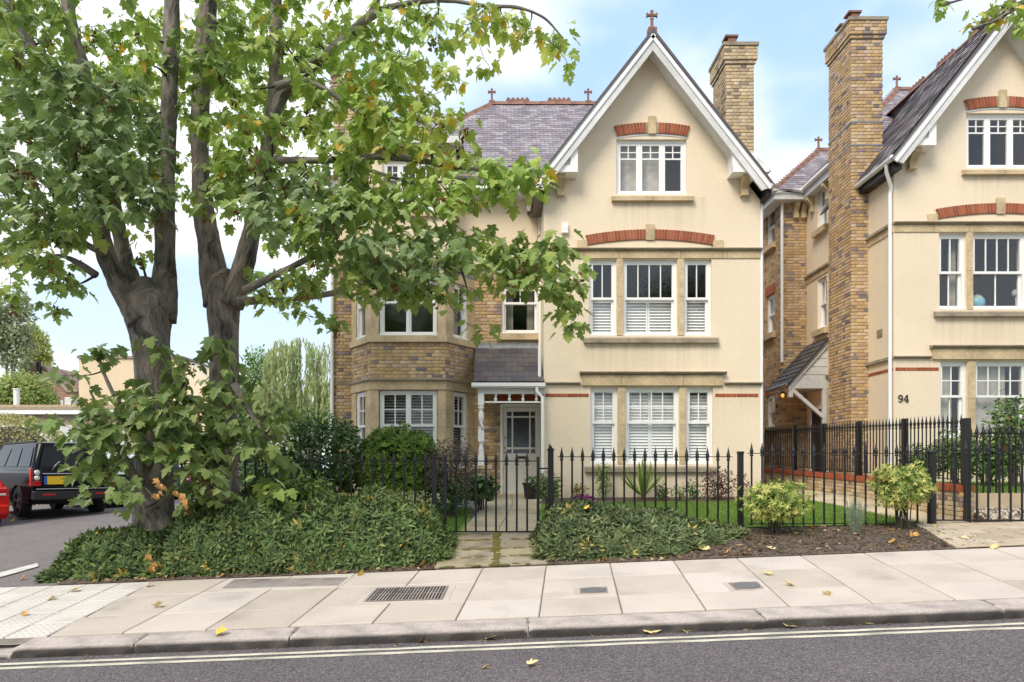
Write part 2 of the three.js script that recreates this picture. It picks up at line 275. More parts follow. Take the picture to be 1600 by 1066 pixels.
function brickRest(list, parent, name = 'brickwork') { if (list.length) copies(name, cham(0.215, 0.065, 0.05), brickAny, list.map(b => b.m), list.map(b => b.c), parent); }
// slates of one roof slope. O: start of the eave, u along the eave, s up the slope, n out of the roof
function slates(parent, O, u, s, rows, gauge, sw, span, o = {}) {
  const { pal = slatePal, cols = slateC, budget = { n: 0 }, seed = 5, keep = null, rest = [] } = o, R = rng(seed), n = V().crossVectors(u, s).normalize(); if (n.y < 0) n.negate();
  const len = gauge * 2.1, tilt = Math.asin(0.016 / len), sd = s.clone().multiplyScalar(Math.cos(tilt)).addScaledVector(n, -Math.sin(tilt)), nd = V().crossVectors(u, sd).normalize(); if (nd.y < 0) nd.negate();
  const geo = cham(sw - 0.006, len, 0.009, 0.002), bas = new THREE.Matrix4().makeBasis(u, sd, V().crossVectors(u, sd));
  for (let r = 0; r < rows; r++) {
    const [u0, u1] = span((r + 0.5) * gauge);
    for (let x = Math.floor(u0 / sw) * sw - (r % 2) * sw / 2; x < u1; x += sw) {
      const a = Math.max(x, u0), b = Math.min(x + sw, u1); if (b - a < 0.02) continue;
      const p = O.clone().addScaledVector(u, (a + b) / 2).addScaledVector(s, r * gauge + len / 2 + (R() - 0.5) * 0.008).addScaledVector(n, 0.016 + R() * 0.004);
      const m = bas.clone().setPosition(p).scale(V((b - a) / sw, 1, 1)), ci = Math.floor(R() * pal.length);
      if (budget.n > 0 && (!keep || keep(p))) { budget.n--; const h = new THREE.Mesh(geo, pal[ci]); h.name = numbered('slate'); m.decompose(h.position, h.quaternion, h.scale); h.castShadow = h.receiveShadow = true; parent.add(h); }
      else rest.push({ m, c: cols[ci].clone().multiplyScalar(0.85 + 0.3 * R()), g: geo });
    }
  }
  if (rest.length && !o.rest) copies('slating', geo, slateAny, rest.map(b => b.m), rest.map(b => b.c), parent);
  return rest;
}
// a white window. Origin: middle of the sill line, z = 0 the face of the frame, room behind.
const slatGeo = new Map();
function windowPart(parent, pos, turn, w, h, s) {
  const g = grp('window', parent, pos, turn), fr = [], bars = [], b = s.b ?? 0.05, hw = w / 2;
  fr.push(box(-hw, -hw + b, 0, h, -0.11, 0), box(hw - b, hw, 0, h, -0.11, 0), box(-hw + b, hw - b, h - b, h, -0.11, 0), box(-hw - 0.012, hw + 0.012, -0.012, b * 0.9, -0.12, 0.03));
  fr.push(box(-hw * 0.72, hw * 0.72, h - b * 0.55, h - b * 0.25, 0, 0.008));
  const panes = [];
  const sash = (x0, x1, y0, y1, nx, ny, z, st = 0.042) => {
    fr.push(box(x0, x0 + st, y0, y1, z - 0.045, z), box(x1 - st, x1, y0, y1, z - 0.045, z), box(x0 + st, x1 - st, y1 - st, y1, z - 0.045, z), box(x0 + st, x1 - st, y0, y0 + st * 1.15, z - 0.045, z));
    const a = x0 + st, c = x1 - st, d = y0 + st * 1.15, e = y1 - st, t = 0.011;
    for (let i = 1; i < nx; i++) { const x = lerp(a, c, i / nx); bars.push(box(x - t, x + t, d, e, z - 0.03, z - 0.008)); }
    for (let i = 1; i < ny; i++) { const y = lerp(d, e, i / ny); bars.push(box(a, c, y - t, y + t, z - 0.029, z - 0.009)); }
    panes.push([a, c, d, e, z - 0.02]);
  };
  if (s.kind === 'sash') {
    const n = s.cols || 1, cw = (w - 2 * b) / n, ym = lerp(b, h - b, s.mid);
    for (let i = 0; i < n; i++) {
      const x0 = -hw + b + i * cw + (i ? 0.012 : 0), x1 = -hw + b + (i + 1) * cw - (i < n - 1 ? 0.012 : 0);
      if (i) fr.push(box(x0 - 0.024, x0, b * 0.9, h - b, -0.1, -0.004));
      sash(x0, x1, ym - 0.02, h - b, s.up[0], s.up[1], -0.012); sash(x0, x1, b * 0.9, ym + 0.022, s.low[0], s.low[1], -0.06);
    }
  } else {
    let x = -hw + b; const tot = s.split.reduce((p, c) => p + c, 0);
    s.split.forEach((k, i) => {
      const cw = (w - 2 * b) * k / tot, x0 = x + (i ? 0.012 : 0), x1 = x + cw - (i < s.split.length - 1 ? 0.012 : 0), yt = lerp(b, h - b, s.mid); x += cw;
      if (i) fr.push(box(x0 - 0.024, x0, b * 0.9, h - b, -0.1, -0.004));
      sash(x0, x1, b * 0.9, h - b, 1, 1, -0.012, 0.05);
      const a = x0 + 0.05, c = x1 - 0.05; bars.push(box(a, c, yt - 0.014, yt + 0.014, -0.042, -0.018));
      for (let q = 1; q < 2; q++) { const xm = (a + c) / 2; bars.push(box(xm - 0.011, xm + 0.011, yt + 0.014, h - b - 0.05, -0.041, -0.02)); }
      const ym = (yt + h - b - 0.05) / 2; bars.push(box(a, c, ym - 0.01, ym + 0.01, -0.04, -0.021));
    });
  }
  part('frame', fr, M.white, g); if (bars.length) part('glazing_bars', bars, M.white, g);
  for (const [a, c, d, e, z] of panes) { const p = new THREE.PlaneGeometry(c - a + 0.01, e - d + 0.01); p.translate((a + c) / 2, (d + e) / 2, z); part('pane', metric(p), M.glass, g); }
  if (s.netReflection) { const np = new THREE.PlaneGeometry(w * s.netReflection, h - 0.1); np.translate(-w * (0.48 - s.netReflection / 2), h / 2, -0.2); part('net_reflection_sheet', metric(np), M.curtain, g); }  // pale sheet behind the glass; in the dark house it imitates window reflections
  const cover = (x0, x1, y0, y1, z, pitch, m, tilt, dep) => {                 // louvred panel, each slat its own piece
    const st = s.fill === 'blind' ? 0 : 0.035; if (st) part('shutter_frame', [box(x0, x0 + st, y0, y1, z - 0.015, z + 0.015), box(x1 - st, x1, y0, y1, z - 0.015, z + 0.015), box(x0 + st, x1 - st, y1 - st, y1, z - 0.015, z + 0.015), box(x0 + st, x1 - st, y0, y0 + st, z - 0.015, z + 0.015)], m, g);
    const key = (x1 - x0 - 2 * st).toFixed(3) + dep; if (!slatGeo.has(key)) slatGeo.set(key, metric(new THREE.BoxGeometry(x1 - x0 - 2 * st - 0.004, dep, 0.008)));
    for (let y = y0 + st + pitch * 0.6; y < y1 - st - pitch * 0.3; y += pitch) { const o = new THREE.Mesh(slatGeo.get(key), m); o.name = numbered('slat'); o.position.set((x0 + x1) / 2, y, z); o.rotation.x = tilt; o.castShadow = o.receiveShadow = true; g.add(o); }
  };
  if (s.fill === 'shutter') {
    const n = s.panels || 1, y1 = s.half ? lerp(b, h - b, s.mid) - 0.02 : h - 0.06, pw = (w - 0.06) / n;
    for (let i = 0; i < n; i++) cover(-hw + 0.03 + i * pw, -hw + 0.03 + (i + 1) * pw - 0.006, 0.04, y1, -0.17, 0.062, M.slat, -0.62, 0.066);
  }
  if (s.fill === 'blind') cover(-hw + 0.05, hw - 0.05, 0.05, h - 0.05, -0.19, 0.062, M.slatGrey, -1.05, 0.05);
  if (s.curtain) for (const k of s.curtain) {                               // pleated curtain at one side
    const cw = w * 0.26, x0 = k < 0 ? -hw + 0.04 : hw - 0.04 - cw, geo = grid(24, 2, (a, t) => V(x0 + a * cw, 0.05 + t * (h - 0.1), -0.24 + 0.025 * Math.sin(a * 40)));
    const cp = metric(geo); cp.computeVertexNormals(); part('curtain', cp, M.curtain, g);
  }
  return g;
}
const moulding = (profile, a, b, y, z) => prism(profile, -b, -a).rotateY(-Math.PI / 2).translate(0, y, z);   // a section (out, up) run along x
const shapeWall = (pts, holes, z0, z1) => {                                 // wall with real openings
  const s = new THREE.Shape(pts.map(p => new THREE.Vector2(...p)));
  for (const [x0, x1, y0, y1] of holes) s.holes.push(new THREE.Path([[x0, y0], [x0, y1], [x1, y1], [x1, y0]].map(p => new THREE.Vector2(...p))));
  const g = new THREE.ExtrudeGeometry(s, { depth: z1 - z0, bevelEnabled: false }); g.translate(0, 0, z0); return metric(plain(g));
};
const sideWall = (X, pts, holes, t = 0.3) => metric(shapeWall(pts, holes, -(X + t), -X).rotateY(-Math.PI / 2));      // a wall facing -x; points are (z, y)
function archBricks(parent, cx, halfW, yEnd, rise, thick, z, keyHalf, seed) {
  const R = (halfW * halfW + rise * rise) / (2 * rise), cy = yEnd + rise - R, A = Math.asin(halfW / R), n = Math.round(2 * halfW / 0.062), rr = rng(seed), geo = cham(0.05, thick, 0.06, 0.004), a = grp('brick_arch', parent);
  part('mortar', [prism(arcPts(cx, cy, R, A, thick), z - 0.05, z + 0.004)], M.mortar, a);
  for (let i = 0; i < n; i++) {
    const t = -A + (i + 0.5) / n * 2 * A, x = Math.sin(t) * (R + thick / 2); if (Math.abs(x) < keyHalf + 0.02) continue;
    const m = new THREE.Mesh(geo, redPal[Math.floor(rr() * 3)]); m.name = numbered('brick'); m.position.set(cx + x, cy + Math.cos(t) * (R + thick / 2), z - 0.018 + rr() * 0.004); m.rotation.z = -t * 1.8; m.castShadow = m.receiveShadow = true; a.add(m);
  }
}
function arcPts(cx, cy, R, A, thick) { const p = []; for (let i = 0; i <= 16; i++) { const t = -A + i / 8 * A; p.push([cx + Math.sin(t) * R, cy + Math.cos(t) * R]); } for (let i = 16; i >= 0; i--) { const t = -A + i / 8 * A; p.push([cx + Math.sin(t) * (R + thick), cy + Math.cos(t) * (R + thick)]); } return p; }
function corbel(parent, x, yTop, z, w, h, out, m = M.stone, turn = 0) {
  const pts = [[0, 0], [0, h], [out, h], [out, h * 0.78]]; for (let i = 0; i <= 6; i++) { const t = i / 6; pts.push([lerp(out * 0.92, out * 0.4, Math.sin(t * 1.57)), lerp(h * 0.74, h * 0.3, t)]); } pts.push([out * 0.45, h * 0.26], [out * 0.45, 0]);
  const g = prism(pts, -w / 2, w / 2); g.rotateY(-Math.PI / 2); const o = part('corbel', [g], m, parent); o.position.set(x, yTop - h, z); o.rotation.y = turn; return o;
}
function finial(parent, x, y, z, h, turn = 0) {
  const k = h / 0.45, g = [lathe([[0.085, 0], [0.07, 0.05], [0.04, 0.09], [0.033, 0.24], [0.05, 0.26], [0.03, 0.29], [0.03, 0.42], [0.045, 0.45], [0, 0.47]].map(p => [p[0] * k, p[1] * k]), 10), rbox(-0.11 * k, 0.11 * k, 0.32 * k, 0.38 * k, -0.03 * k, 0.03 * k, 0.01), rbox(-0.13 * k, -0.1 * k, 0.3 * k, 0.4 * k, -0.035 * k, 0.035 * k, 0.008), rbox(0.1 * k, 0.13 * k, 0.3 * k, 0.4 * k, -0.035 * k, 0.035 * k, 0.008), box(-0.1 * k, 0.1 * k, -0.12 * k, 0.02, -0.1 * k, 0.1 * k)];
  const o = part('finial', g, M.terracotta, parent); o.scale.setScalar(0.86); o.position.set(x, y, z); o.rotation.y = turn; return o;
}
function pipe(parent, pts, r = 0.035, name = 'downpipe') { const o = part(name, tube(pts, r, 10), M.white, parent); return o; }
function ridgeTiles(parent, a, b, step = 0.42, crest = false, m = M.terracotta) {
  const d = b.clone().sub(a), L = d.length(); d.normalize(); const n = Math.max(1, Math.round(L / step)), st = L / n, sd = V(d.z, 0, -d.x).normalize(), up = V().crossVectors(sd, d).normalize(); if (up.y < 0) { up.negate(); sd.negate(); }
  const half = [[-0.13, -0.10], [-0.11, -0.10], [0, 0.005], [0.11, -0.10], [0.13, -0.10], [0.03, 0.03], [-0.03, 0.03]], geo = metric(plain(prism(half, -st / 2 + 0.004, st / 2 - 0.004)));
  const cg = []; if (crest) { for (let i = 0; i < 5; i++) { const q = prism([[-0.06, 0], [0.06, 0], [0.045, 0.05], [0, 0.085], [-0.045, 0.05]], -0.02, 0.02); q.rotateY(Math.PI / 2); q.translate(0, 0.06, (i - 2) * 0.125); cg.push(q); } cg.push(box(-0.022, 0.022, 0.02, 0.075, -0.32, 0.32)); }
  const bas = new THREE.Matrix4().makeBasis(V().crossVectors(up, d), up, d);
  for (let i = 0; i < n; i++) { const o = new THREE.Mesh(geo, m); o.name = numbered('ridge_tile'); o.position.copy(a).addScaledVector(d, (i + 0.5) * st); o.quaternion.setFromRotationMatrix(bas); o.castShadow = true; parent.add(o); }
  if (crest) { const cgeo = merge(cg); for (let x = 0.7; x < L - 0.3; x += 1.12) { const o = new THREE.Mesh(cgeo, m); o.name = numbered('crest_tile'); o.position.copy(a).addScaledVector(d, x); o.quaternion.setFromRotationMatrix(bas); parent.add(o); } }
}
function chimney(parent, x0, x1, z0, z1, y0, y1, budget, seed, pots, faces = ['front', 'left'], pal = palePal, cols = paleBrick, bands = []) {
  const c = grp('chimney', parent), rest = [];
  part('core', [box(x0 + 0.008, x1 - 0.008, y0, y1, z0 + 0.008, z1 - 0.008)], M.mortar, c);
  const face = (a, b, ya, yb) => {
    if (faces.includes('front')) bricks(c, V(a, ya, b.z1), 0, b.x1 - a, yb - ya, { pal, cols, budget, seed, rest });
    if (faces.includes('left')) bricks(c, V(a, ya, b.z0), -Math.PI / 2, b.z1 - b.z0, yb - ya, { pal, cols, budget, seed: seed + 1, rest });
    if (faces.includes('right')) bricks(c, V(b.x1, ya, b.z1), Math.PI / 2, b.z1 - b.z0, yb - ya, { pal, cols, budget, seed: seed + 2, rest });
  };
  const hd = 0.45; face(x0, { x1, z0, z1 }, y0, y1 - hd);
  const step = (k, ya, yb) => { part('core', [box(x0 - k + 0.008, x1 + k - 0.008, ya, yb, z0 - k + 0.008, z1 + k - 0.008)], M.mortar, c); face(x0 - k, { x1: x1 + k, z0: z0 - k, z1: z1 + k }, ya, yb); };
  step(0.03, y1 - hd, y1 - hd + 0.075); step(0.06, y1 - hd + 0.0755, y1 - 0.07);
  part('cap', [box(x0 - 0.085, x1 + 0.085, y1 - 0.07, y1, z0 - 0.085, z1 + 0.085)], M.stoneDark, c);
  for (const y of bands) part('lead_flashing', [box(x0 - 0.012, x1 + 0.012, y, y + 0.035, z0 - 0.012, z1 + 0.012)], M.lead, c);
  for (const [px, pz] of pots) { const o = part('chimney_pot', [box(-0.13, 0.13, 0, 0.05, -0.13, 0.13), prism([[-0.12, 0.05], [0.12, 0.05], [0.08, 0.26], [-0.08, 0.26]], -0.1, 0.1), box(-0.16, 0.13, 0.26, 0.3, -0.13, 0.13)], M.terracotta, c); o.position.set(px, y1, pz); }
  brickRest(rest, c); return c;
}

// ================================================================== the gabled front that both houses share
const f = px => (px - CX) * 14.5 / F, hh = py => EYE - (py - CY) * 14.5 / F;   // photograph -> metres on the gable wall
function gableFront(H, dark, sideHoles = []) {
  const X0 = 0.92, X1 = 5.38, XC = 3.08, AP = 10.08, SL = 1.285, edge = X => AP - Math.abs(X - XC) * SL;
  const wins = [
    [963, 1073, 304, 217.5, { kind: 'casement', split: [1, 1.08, 1], mid: 0.69, curtain: [], netReflection: dark ? 0 : 0.62 }],
    [920.5, 963.5, 524, 405, { kind: 'sash', mid: 0.49, up: [2, 1], low: dark ? [2, 1] : [1, 1], fill: dark ? null : 'shutter', half: true, panels: 1, curtain: dark ? [1] : [] }],
    [973.5, 1058.5, 524, 405, { kind: 'sash', mid: 0.49, up: [4, 1], low: dark ? [2, 1] : [1, 1], fill: dark ? null : 'shutter', half: true, panels: 2, curtain: [] }],
    [1069, 1112, 524, 405, { kind: 'sash', mid: 0.49, up: [2, 1], low: [1, 1], fill: dark ? null : 'shutter', half: true, panels: 1, curtain: [] }],
    [922.5, 965, 725, 605.5, { kind: 'sash', mid: 0.545, up: [2, 2], low: dark ? [2, 1] : [1, 1], fill: dark ? null : 'shutter', panels: 1, netReflection: dark ? 0.7 : 0, curtain: [] }],  // dark house: pale sheet added for the look of reflections in the panes
    [977.5, 1061.5, 725, 605.5, { kind: 'sash', mid: 0.545, up: [4, 2], low: dark ? [2, 1] : [1, 1], fill: dark ? null : 'shutter', panels: 2, netReflection: dark ? 0.7 : 0, curtain: [] }],  // same added sheet, giving the middle window its pale reflections
    [1072.5, 1114.5, 725, 605.5, { kind: 'sash', mid: 0.545, up: [2, 2], low: [1, 1], fill: dark ? null : 'shutter', panels: 1, curtain: [] }],
  ];
  const holes = wins.map(([a, b, c, d]) => [f(a), f(b), hh(c), hh(d)]);
  const wall = part('front_wall', shapeWall([[X0, 0.2], [X1, 0.2], [X1, edge(X1)], [XC, AP], [X0, edge(X0)]], holes, -0.3, 0), M.render, H);
  part('side_wall', sideWall(X0, [[-0.3, 0.2], [-8.5, 0.2], [-8.5, dark ? 8.36 : edge(X0) - 0.05], [-2.2, dark ? 8.36 : edge(X0) - 0.05], [-2.2, edge(X0) - 0.05], [-0.3, edge(X0) - 0.05]], sideHoles), M.cream, H);
  part('side_wall', [box(X1 - 0.3, X1, 0.2, edge(X1) - 0.05, -8.5, -0.3), box(X0, X1, 0.2, edge(X1), -8.8, -8.5)], M.cream, H);
  part('interior', [box(X0 + 0.3, X1 - 0.3, hh(372), hh(362), -8.5, -0.3), box(X0 + 0.3, X1 - 0.3, hh(572), hh(562), -8.5, -0.3), box(X0 + 0.3, X1 - 0.3, 0.6, 0.75, -8.5, -0.3), box(X0 + 0.3, X1 - 0.3, 0.75, hh(300), -3.6, -3.5), box(XC - 0.95, XC + 0.95, hh(205), hh(201), -3.4, -0.3)], M.room, H);
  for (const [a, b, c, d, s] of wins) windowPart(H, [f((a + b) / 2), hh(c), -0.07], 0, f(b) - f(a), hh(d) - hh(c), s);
  // stone mullions and dressings
  for (const [a, b, lo, hi] of [[963.5, 973.5, 524, 404], [1058.5, 1069, 524, 404], [965, 977.5, 725, 603], [1061.5, 1072.5, 725, 603]]) {
    const m = hh((lo + hi) / 2) + 0.0; part('mullion', [box(f(a) + 0.004, f(b) - 0.004, hh(lo), m - 0.004, -0.2, 0.014), box(f(a) + 0.004, f(b) - 0.004, m + 0.004, hh(hi), -0.2, 0.014)], M.stone, H);
  }
  const blocks = (xs, lo, hi, z, name) => { for (let i = 0; i < xs.length - 1; i++) { const o = part(name, cham(f(xs[i + 1]) - f(xs[i]) - 0.006, hh(hi) - hh(lo), 0.1, 0.004), M.stone, H); o.position.set((f(xs[i]) + f(xs[i + 1])) / 2, (hh(lo) + hh(hi)) / 2, z - 0.05); } };
  blocks([850, 912, 968, 1063, 1130, 1135.5, 1188], 404, 392.5, 0.022, 'stone_frieze');
  blocks([909, 971, 1067, 1129], 603, 586, 0.055, 'stone_frieze');
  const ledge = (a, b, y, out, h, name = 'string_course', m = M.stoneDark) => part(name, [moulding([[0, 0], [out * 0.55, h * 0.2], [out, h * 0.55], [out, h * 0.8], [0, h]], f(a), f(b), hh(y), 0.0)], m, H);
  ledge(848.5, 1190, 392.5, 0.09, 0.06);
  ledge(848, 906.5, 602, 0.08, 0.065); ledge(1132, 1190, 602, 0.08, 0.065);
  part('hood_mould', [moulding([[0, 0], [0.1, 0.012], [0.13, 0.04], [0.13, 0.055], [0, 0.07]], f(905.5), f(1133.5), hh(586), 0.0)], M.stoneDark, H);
  for (const [a, b, y] of [[955, 1083, 305], [911.5, 1121.5, 526], [913, 1121.5, 727]]) {
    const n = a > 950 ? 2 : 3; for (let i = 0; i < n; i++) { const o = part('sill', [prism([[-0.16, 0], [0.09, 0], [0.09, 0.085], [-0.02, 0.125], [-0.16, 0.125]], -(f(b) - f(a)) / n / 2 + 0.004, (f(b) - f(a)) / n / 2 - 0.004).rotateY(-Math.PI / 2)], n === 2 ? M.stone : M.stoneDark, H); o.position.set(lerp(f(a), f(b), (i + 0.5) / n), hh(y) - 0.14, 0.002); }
  }
  // brick arches, keystones, springers
  archBricks(H, f(1018.5), f(1074) - f(1018.5), hh(214), 0.07, 0.215, 0.026, 0.075, 3);
  archBricks(H, f(1015.5), f(1113) - f(1015.5), hh(383.5), 0.115, 0.205, 0.026, 0.085, 4);
  part('keystone', [box(f(1012.5), f(1024.5), hh(210), hh(183), -0.05, 0.045)], M.stone, H);
  part('keystone', [box(f(1009), f(1022), hh(376), hh(351), -0.05, 0.045)], M.stone, H);
  part('lintel', [prism(arcPts(f(1018.5), hh(214) + 0.07 - 4.1, 4.06, 0.181, 0.035), -0.06, 0.012)], M.board, H);
  part('springer', [box(f(902), f(917), hh(387.5), hh(376), -0.05, 0.03)], M.stone, H); part('springer', [box(f(1114), f(1130), hh(387.5), hh(376), -0.05, 0.03)], M.stone, H);
  { const pts = [[f(918), hh(388)], [f(1113), hh(388)]]; const R = 7.4, cy = hh(384) + 0.11 - R; for (let i = 0; i <= 12; i++) { const t = lerp(0.17, -0.17, i / 12); pts.push([f(1015.5) + Math.sin(t) * R, cy + Math.cos(t) * R - 0.012]); } part('tympanum', [prism(pts, -0.05, 0.012)], M.cream, H); }
  // red tile band
  for (const [a, b] of [[852, 920], [1117.5, 1185]]) { const n = 4; for (let i = 0; i < n; i++) { const x0 = lerp(f(a), f(b), i / n) + 0.004, x1 = lerp(f(a), f(b), (i + 1) / n) - 0.004, o = part('band_brick', cham(x1 - x0, 0.066, 0.05), redPal[i % 3], H); o.position.set((x0 + x1) / 2, hh(617.8), -0.014); } }
  // barge boards, soffits, roof slabs
  const th = Math.atan(SL), out = 0.40, len = 3.02 / Math.cos(th) * 0.80;
  for (const s of [-1, 1]) {
    const P = (d, n) => [XC + s * (d * Math.cos(th) + n * Math.sin(th)), 10.06 + 0.30 - d * Math.sin(th) + n * Math.cos(th)];   // d down the slope, n out of it
    const L = 3.93, q = [P(-0.0, 0), P(L, 0), P(L - 0.07, -0.23), P(0.31, -0.23)]; q[0][0] = XC; q[3] = [XC, q[0][1] - 0.38]; const fix = s < 0 ? q : q.slice().reverse();
    part('barge_board', [prism(fix, out - 0.045, out)], M.board, H);
    const t = [P(0.03, -0.045), P(L, -0.045), P(L, -0.11), P(0.05, -0.11)]; part('barge_trim', [prism(s < 0 ? t : t.slice().reverse(), out + 0.002, out + 0.028)], M.white, H);
    const so = [P(0.1, -0.17), P(L - 0.35, -0.17), P(L - 0.35, -0.195), P(0.12, -0.195)]; part('soffit', [prism(s < 0 ? so : so.slice().reverse(), 0.002, out - 0.047)], M.board, H);
    const r = [P(-0.04, 0.034), P(L + 0.03, 0.034), P(L + 0.03, 0.004), P(0, 0.004)]; r[0][0] = XC; r[3][0] = XC; r[3][1] = r[0][1] - 0.09; part('roof_slope', [prism(s < 0 ? r : r.slice().reverse(), dark && s < 0 ? -2.7 : -8.8, out + 0.03)], M.slateDeck, H);
    // boarded kneeler at the foot of the gable, with its corbel
    const xa = s < 0 ? f(900) : f(1136), xb = s < 0 ? f(846) : f(1196), yb = hh(277.5), yt = s < 0 ? hh(224) : hh(226), lo = (a, b) => [Math.min(a, b), Math.max(a, b)];
    const tri = [[xa, yt], [xa, yb], [xb, yb], [lerp(xa, xb, 0.9), yb + 0.12]]; part('kneeler', [prism(s < 0 ? tri : tri.slice().reverse(), 0.002, out - 0.075)], M.board, H);
    const [b0, b1] = lo(xa, xa + s * 0.15), [r0, r1] = lo(xa, lerp(xa, xb, 0.93)), [v0, v1] = lo(lerp(xa, xb, 0.42), lerp(xa, xb, 0.64));
    part('kneeler_trim', [box(b0, b1, yb, yt - 0.03, out - 0.075, out - 0.05), box(r0, r1, yb + 0.0, yb + 0.105, out - 0.075, out - 0.052), box(v0, v1, yb + 0.1, yb + 0.36, out - 0.075, out - 0.054), box(r0 - 0.0, r1, yb - 0.03, yb, 0.002, out - 0.05)], M.white, H);
    corbel(H, s < 0 ? f(876) : f(1161.5), yb - 0.03, 0, 0.155, 0.37, 0.26);
  }
  finial(H, XC, 10.44, out - 0.1, 0.45);
  ridgeTiles(H, V(XC, 10.44, out - 0.3), V(XC, 10.44, dark ? -4.2 : -8.6), 0.45, true, M.terracotta);
  return { X0, X1, XC, AP, SL, edge, th, out };
}

const font = await new FontLoader().loadAsync('fonts/droid/droid_serif_regular.typeface.json');
// ================================================================== number 86: rendered gable, brick bay, porch
const houseA = thing('house', 'cream rendered house with a white gable, brick bay and shuttered windows, behind the garden gate', 'house', [0, 0, -14.5]);
const ga = gableFront(houseA, false);
const LZ = -1.2, sB = 15.7 / F, fb = px => (px - CX) * sB, hb = py => EYE - (py - CY) * sB;       // plane of the recessed wall
{
  const H = houseA, budget = { n: 300 };
  const XL = fb(517), XR = 0.925, topY = hb(285), cY = hb(418);                                    // brick below, cream above
  const bayL = fb(549), bayR = fb(741), bz = LZ + 0.8, bfL = -2.72, bfR = -1.14, sBay = 14.9 / F, hy = py => EYE - (py - CY) * sBay, fx = px => (px - CX) * sBay;
  // --- recessed wall with openings
  const doorW = [fb(782), fb(848), 0.9, hb(631)], winR = [fb(784), fb(842), hb(521), hb(447)], sD2 = 15.2 / F, hd = py => EYE - (py - CY) * sD2, att = [(597 - CX) * sD2, (680 - CX) * sD2, hd(329), hd(250)];
  const bayHole = [bayL + 0.12, bayR - 0.12, 0.9, hb(430)];
  part('recessed_wall', shapeWall([[XL, 0.5], [XR, 0.5], [XR, cY], [XL, cY]], [doorW, winR, bayHole], LZ - 0.3, LZ - 0.008), M.mortar, H);
  const bw = grp('brick_wall', H);
  const restA = [];
  // bay brick panel and the visible strips of wall come first so that they are the pieces built singly
  const bayCorners = [V(bayL, 0, LZ), V(bfL, 0, bz), V(bfR, 0, bz), V(bayR, 0, LZ)];
  const bayFaces = [0, 1, 2].map(i => { const a = bayCorners[i], b = bayCorners[i + 1], d = b.clone().sub(a); return { a, b, L: Math.hypot(d.x, d.z), t: Math.atan2(-d.z, d.x) }; });
  for (const [i, w] of [1, 2, 0].entries()) { const q = bayFaces[w]; bricks(bw, V(q.a.x, hy(591), q.a.z), q.t, q.L, hy(535) - hy(591), { budget, seed: 40 + i, rest: restA }); }
  bricks(bw, V(XL, 0.9, LZ), 0, bayL - XL + 0.02, cY - 0.9, { budget, seed: 50, rest: restA });
  bricks(bw, V(bayR, 0.9, LZ), 0, XR - bayR, hb(430) - 0.9, { holes: [[doorW[0] - bayR, doorW[1] - bayR, -1, doorW[3] - 0.9], [winR[0] - bayR, winR[1] - bayR, winR[2] - 0.9 - 0.15, winR[3] - 0.9]], budget, seed: 51, rest: restA, skip: p => p.y < hb(543) && p.y > hb(610) });
  brickRest(restA, bw);
  part('quoin_side', [box(XL, XL + 0.3, 0.4, topY, -9.2, LZ - 0.3)], M.mortar, H);
  // --- upper cream wall and its window
  part('upper_wall', shapeWall([[XL, cY], [XR, cY], [XR, topY], [XL, topY]], [att], LZ - 0.3, LZ), M.cream, H);
  const DZ = -0.70; part('dormer_wall', shapeWall([[att[0] - 0.42, cY + 0.08], [att[1] + 0.42, cY + 0.08], [att[1] + 0.42, hd(220)], [att[0] - 0.42, hd(220)]], [att], DZ - 0.25, DZ), M.cream, H); part('dormer_wall', [box(att[0] - 0.42, att[0] - 0.2, cY + 0.08, hd(220), LZ - 3, DZ - 0.25), box(att[1] + 0.2, att[1] + 0.42, cY + 0.08, hd(220), LZ - 3, DZ - 0.25)], M.cream, H);
  part('string_course', [moulding([[0, 0], [0.05, 0.02], [0.08, 0.06], [0.08, 0.09], [0, 0.11]], XL, XR, cY - 0.05, LZ)], M.stone, H);
  windowPart(H, [(att[0] + att[1]) / 2, att[2], DZ - 0.06], 0, att[1] - att[0], att[3] - att[2], { kind: 'casement', split: [1, 1.15, 1], mid: 0.66 });
  archBricks(H, (att[0] + att[1]) / 2, 0.66, att[3] + 0.04, 0.06, 0.22, DZ + 0.026, 0.07, 9);
  part('sill', [moulding([[-0.15, 0], [0.08, 0], [0.08, 0.09], [-0.15, 0.13]], att[0] - 0.1, att[1] + 0.1, att[2] - 0.14, DZ)], M.stone, H);
  { // hipped dormer roof over that window
    const x0 = att[0] - 0.6, x1 = att[1] + 0.6, xm = (x0 + x1) / 2, y0 = hd(220), y1 = y0 + 0.95, z0 = DZ + 0.22, zm = DZ - 0.9, zb = LZ - 3.4;
    const P = [[x0, y0, z0], [x1, y0, z0], [xm, y1, zm], [x0, y0, zb], [x1, y0, zb], [xm, y1, zb]], g = new THREE.BufferGeometry();
    g.setAttribute('position', new THREE.Float32BufferAttribute([[0, 1, 2], [0, 2, 5], [0, 5, 3], [1, 4, 5], [1, 5, 2]].flat().flatMap(i => P[i]), 3)); g.computeVertexNormals(); part('dormer_roof', metric(g), slatePal[0], H);
    part('dormer_eaves', [box(x0, x1, y0 - 0.14, y0, DZ, z0)], M.board, H);
  }
  part('interior', [box(XL + 0.3, XR, hb(425), hb(420), -9, LZ - 0.3), box(XL + 0.3, XR, hb(590), hb(580), -9, LZ - 0.3), box(XL + 0.3, XR, 0.7, 0.95, -9, LZ - 0.3), box(XL + 0.3, XR, 0.95, topY, -4.6, -4.5), box(-0.75, -0.68, 0.95, hb(430), -4.5, LZ - 0.3)], M.room, H);
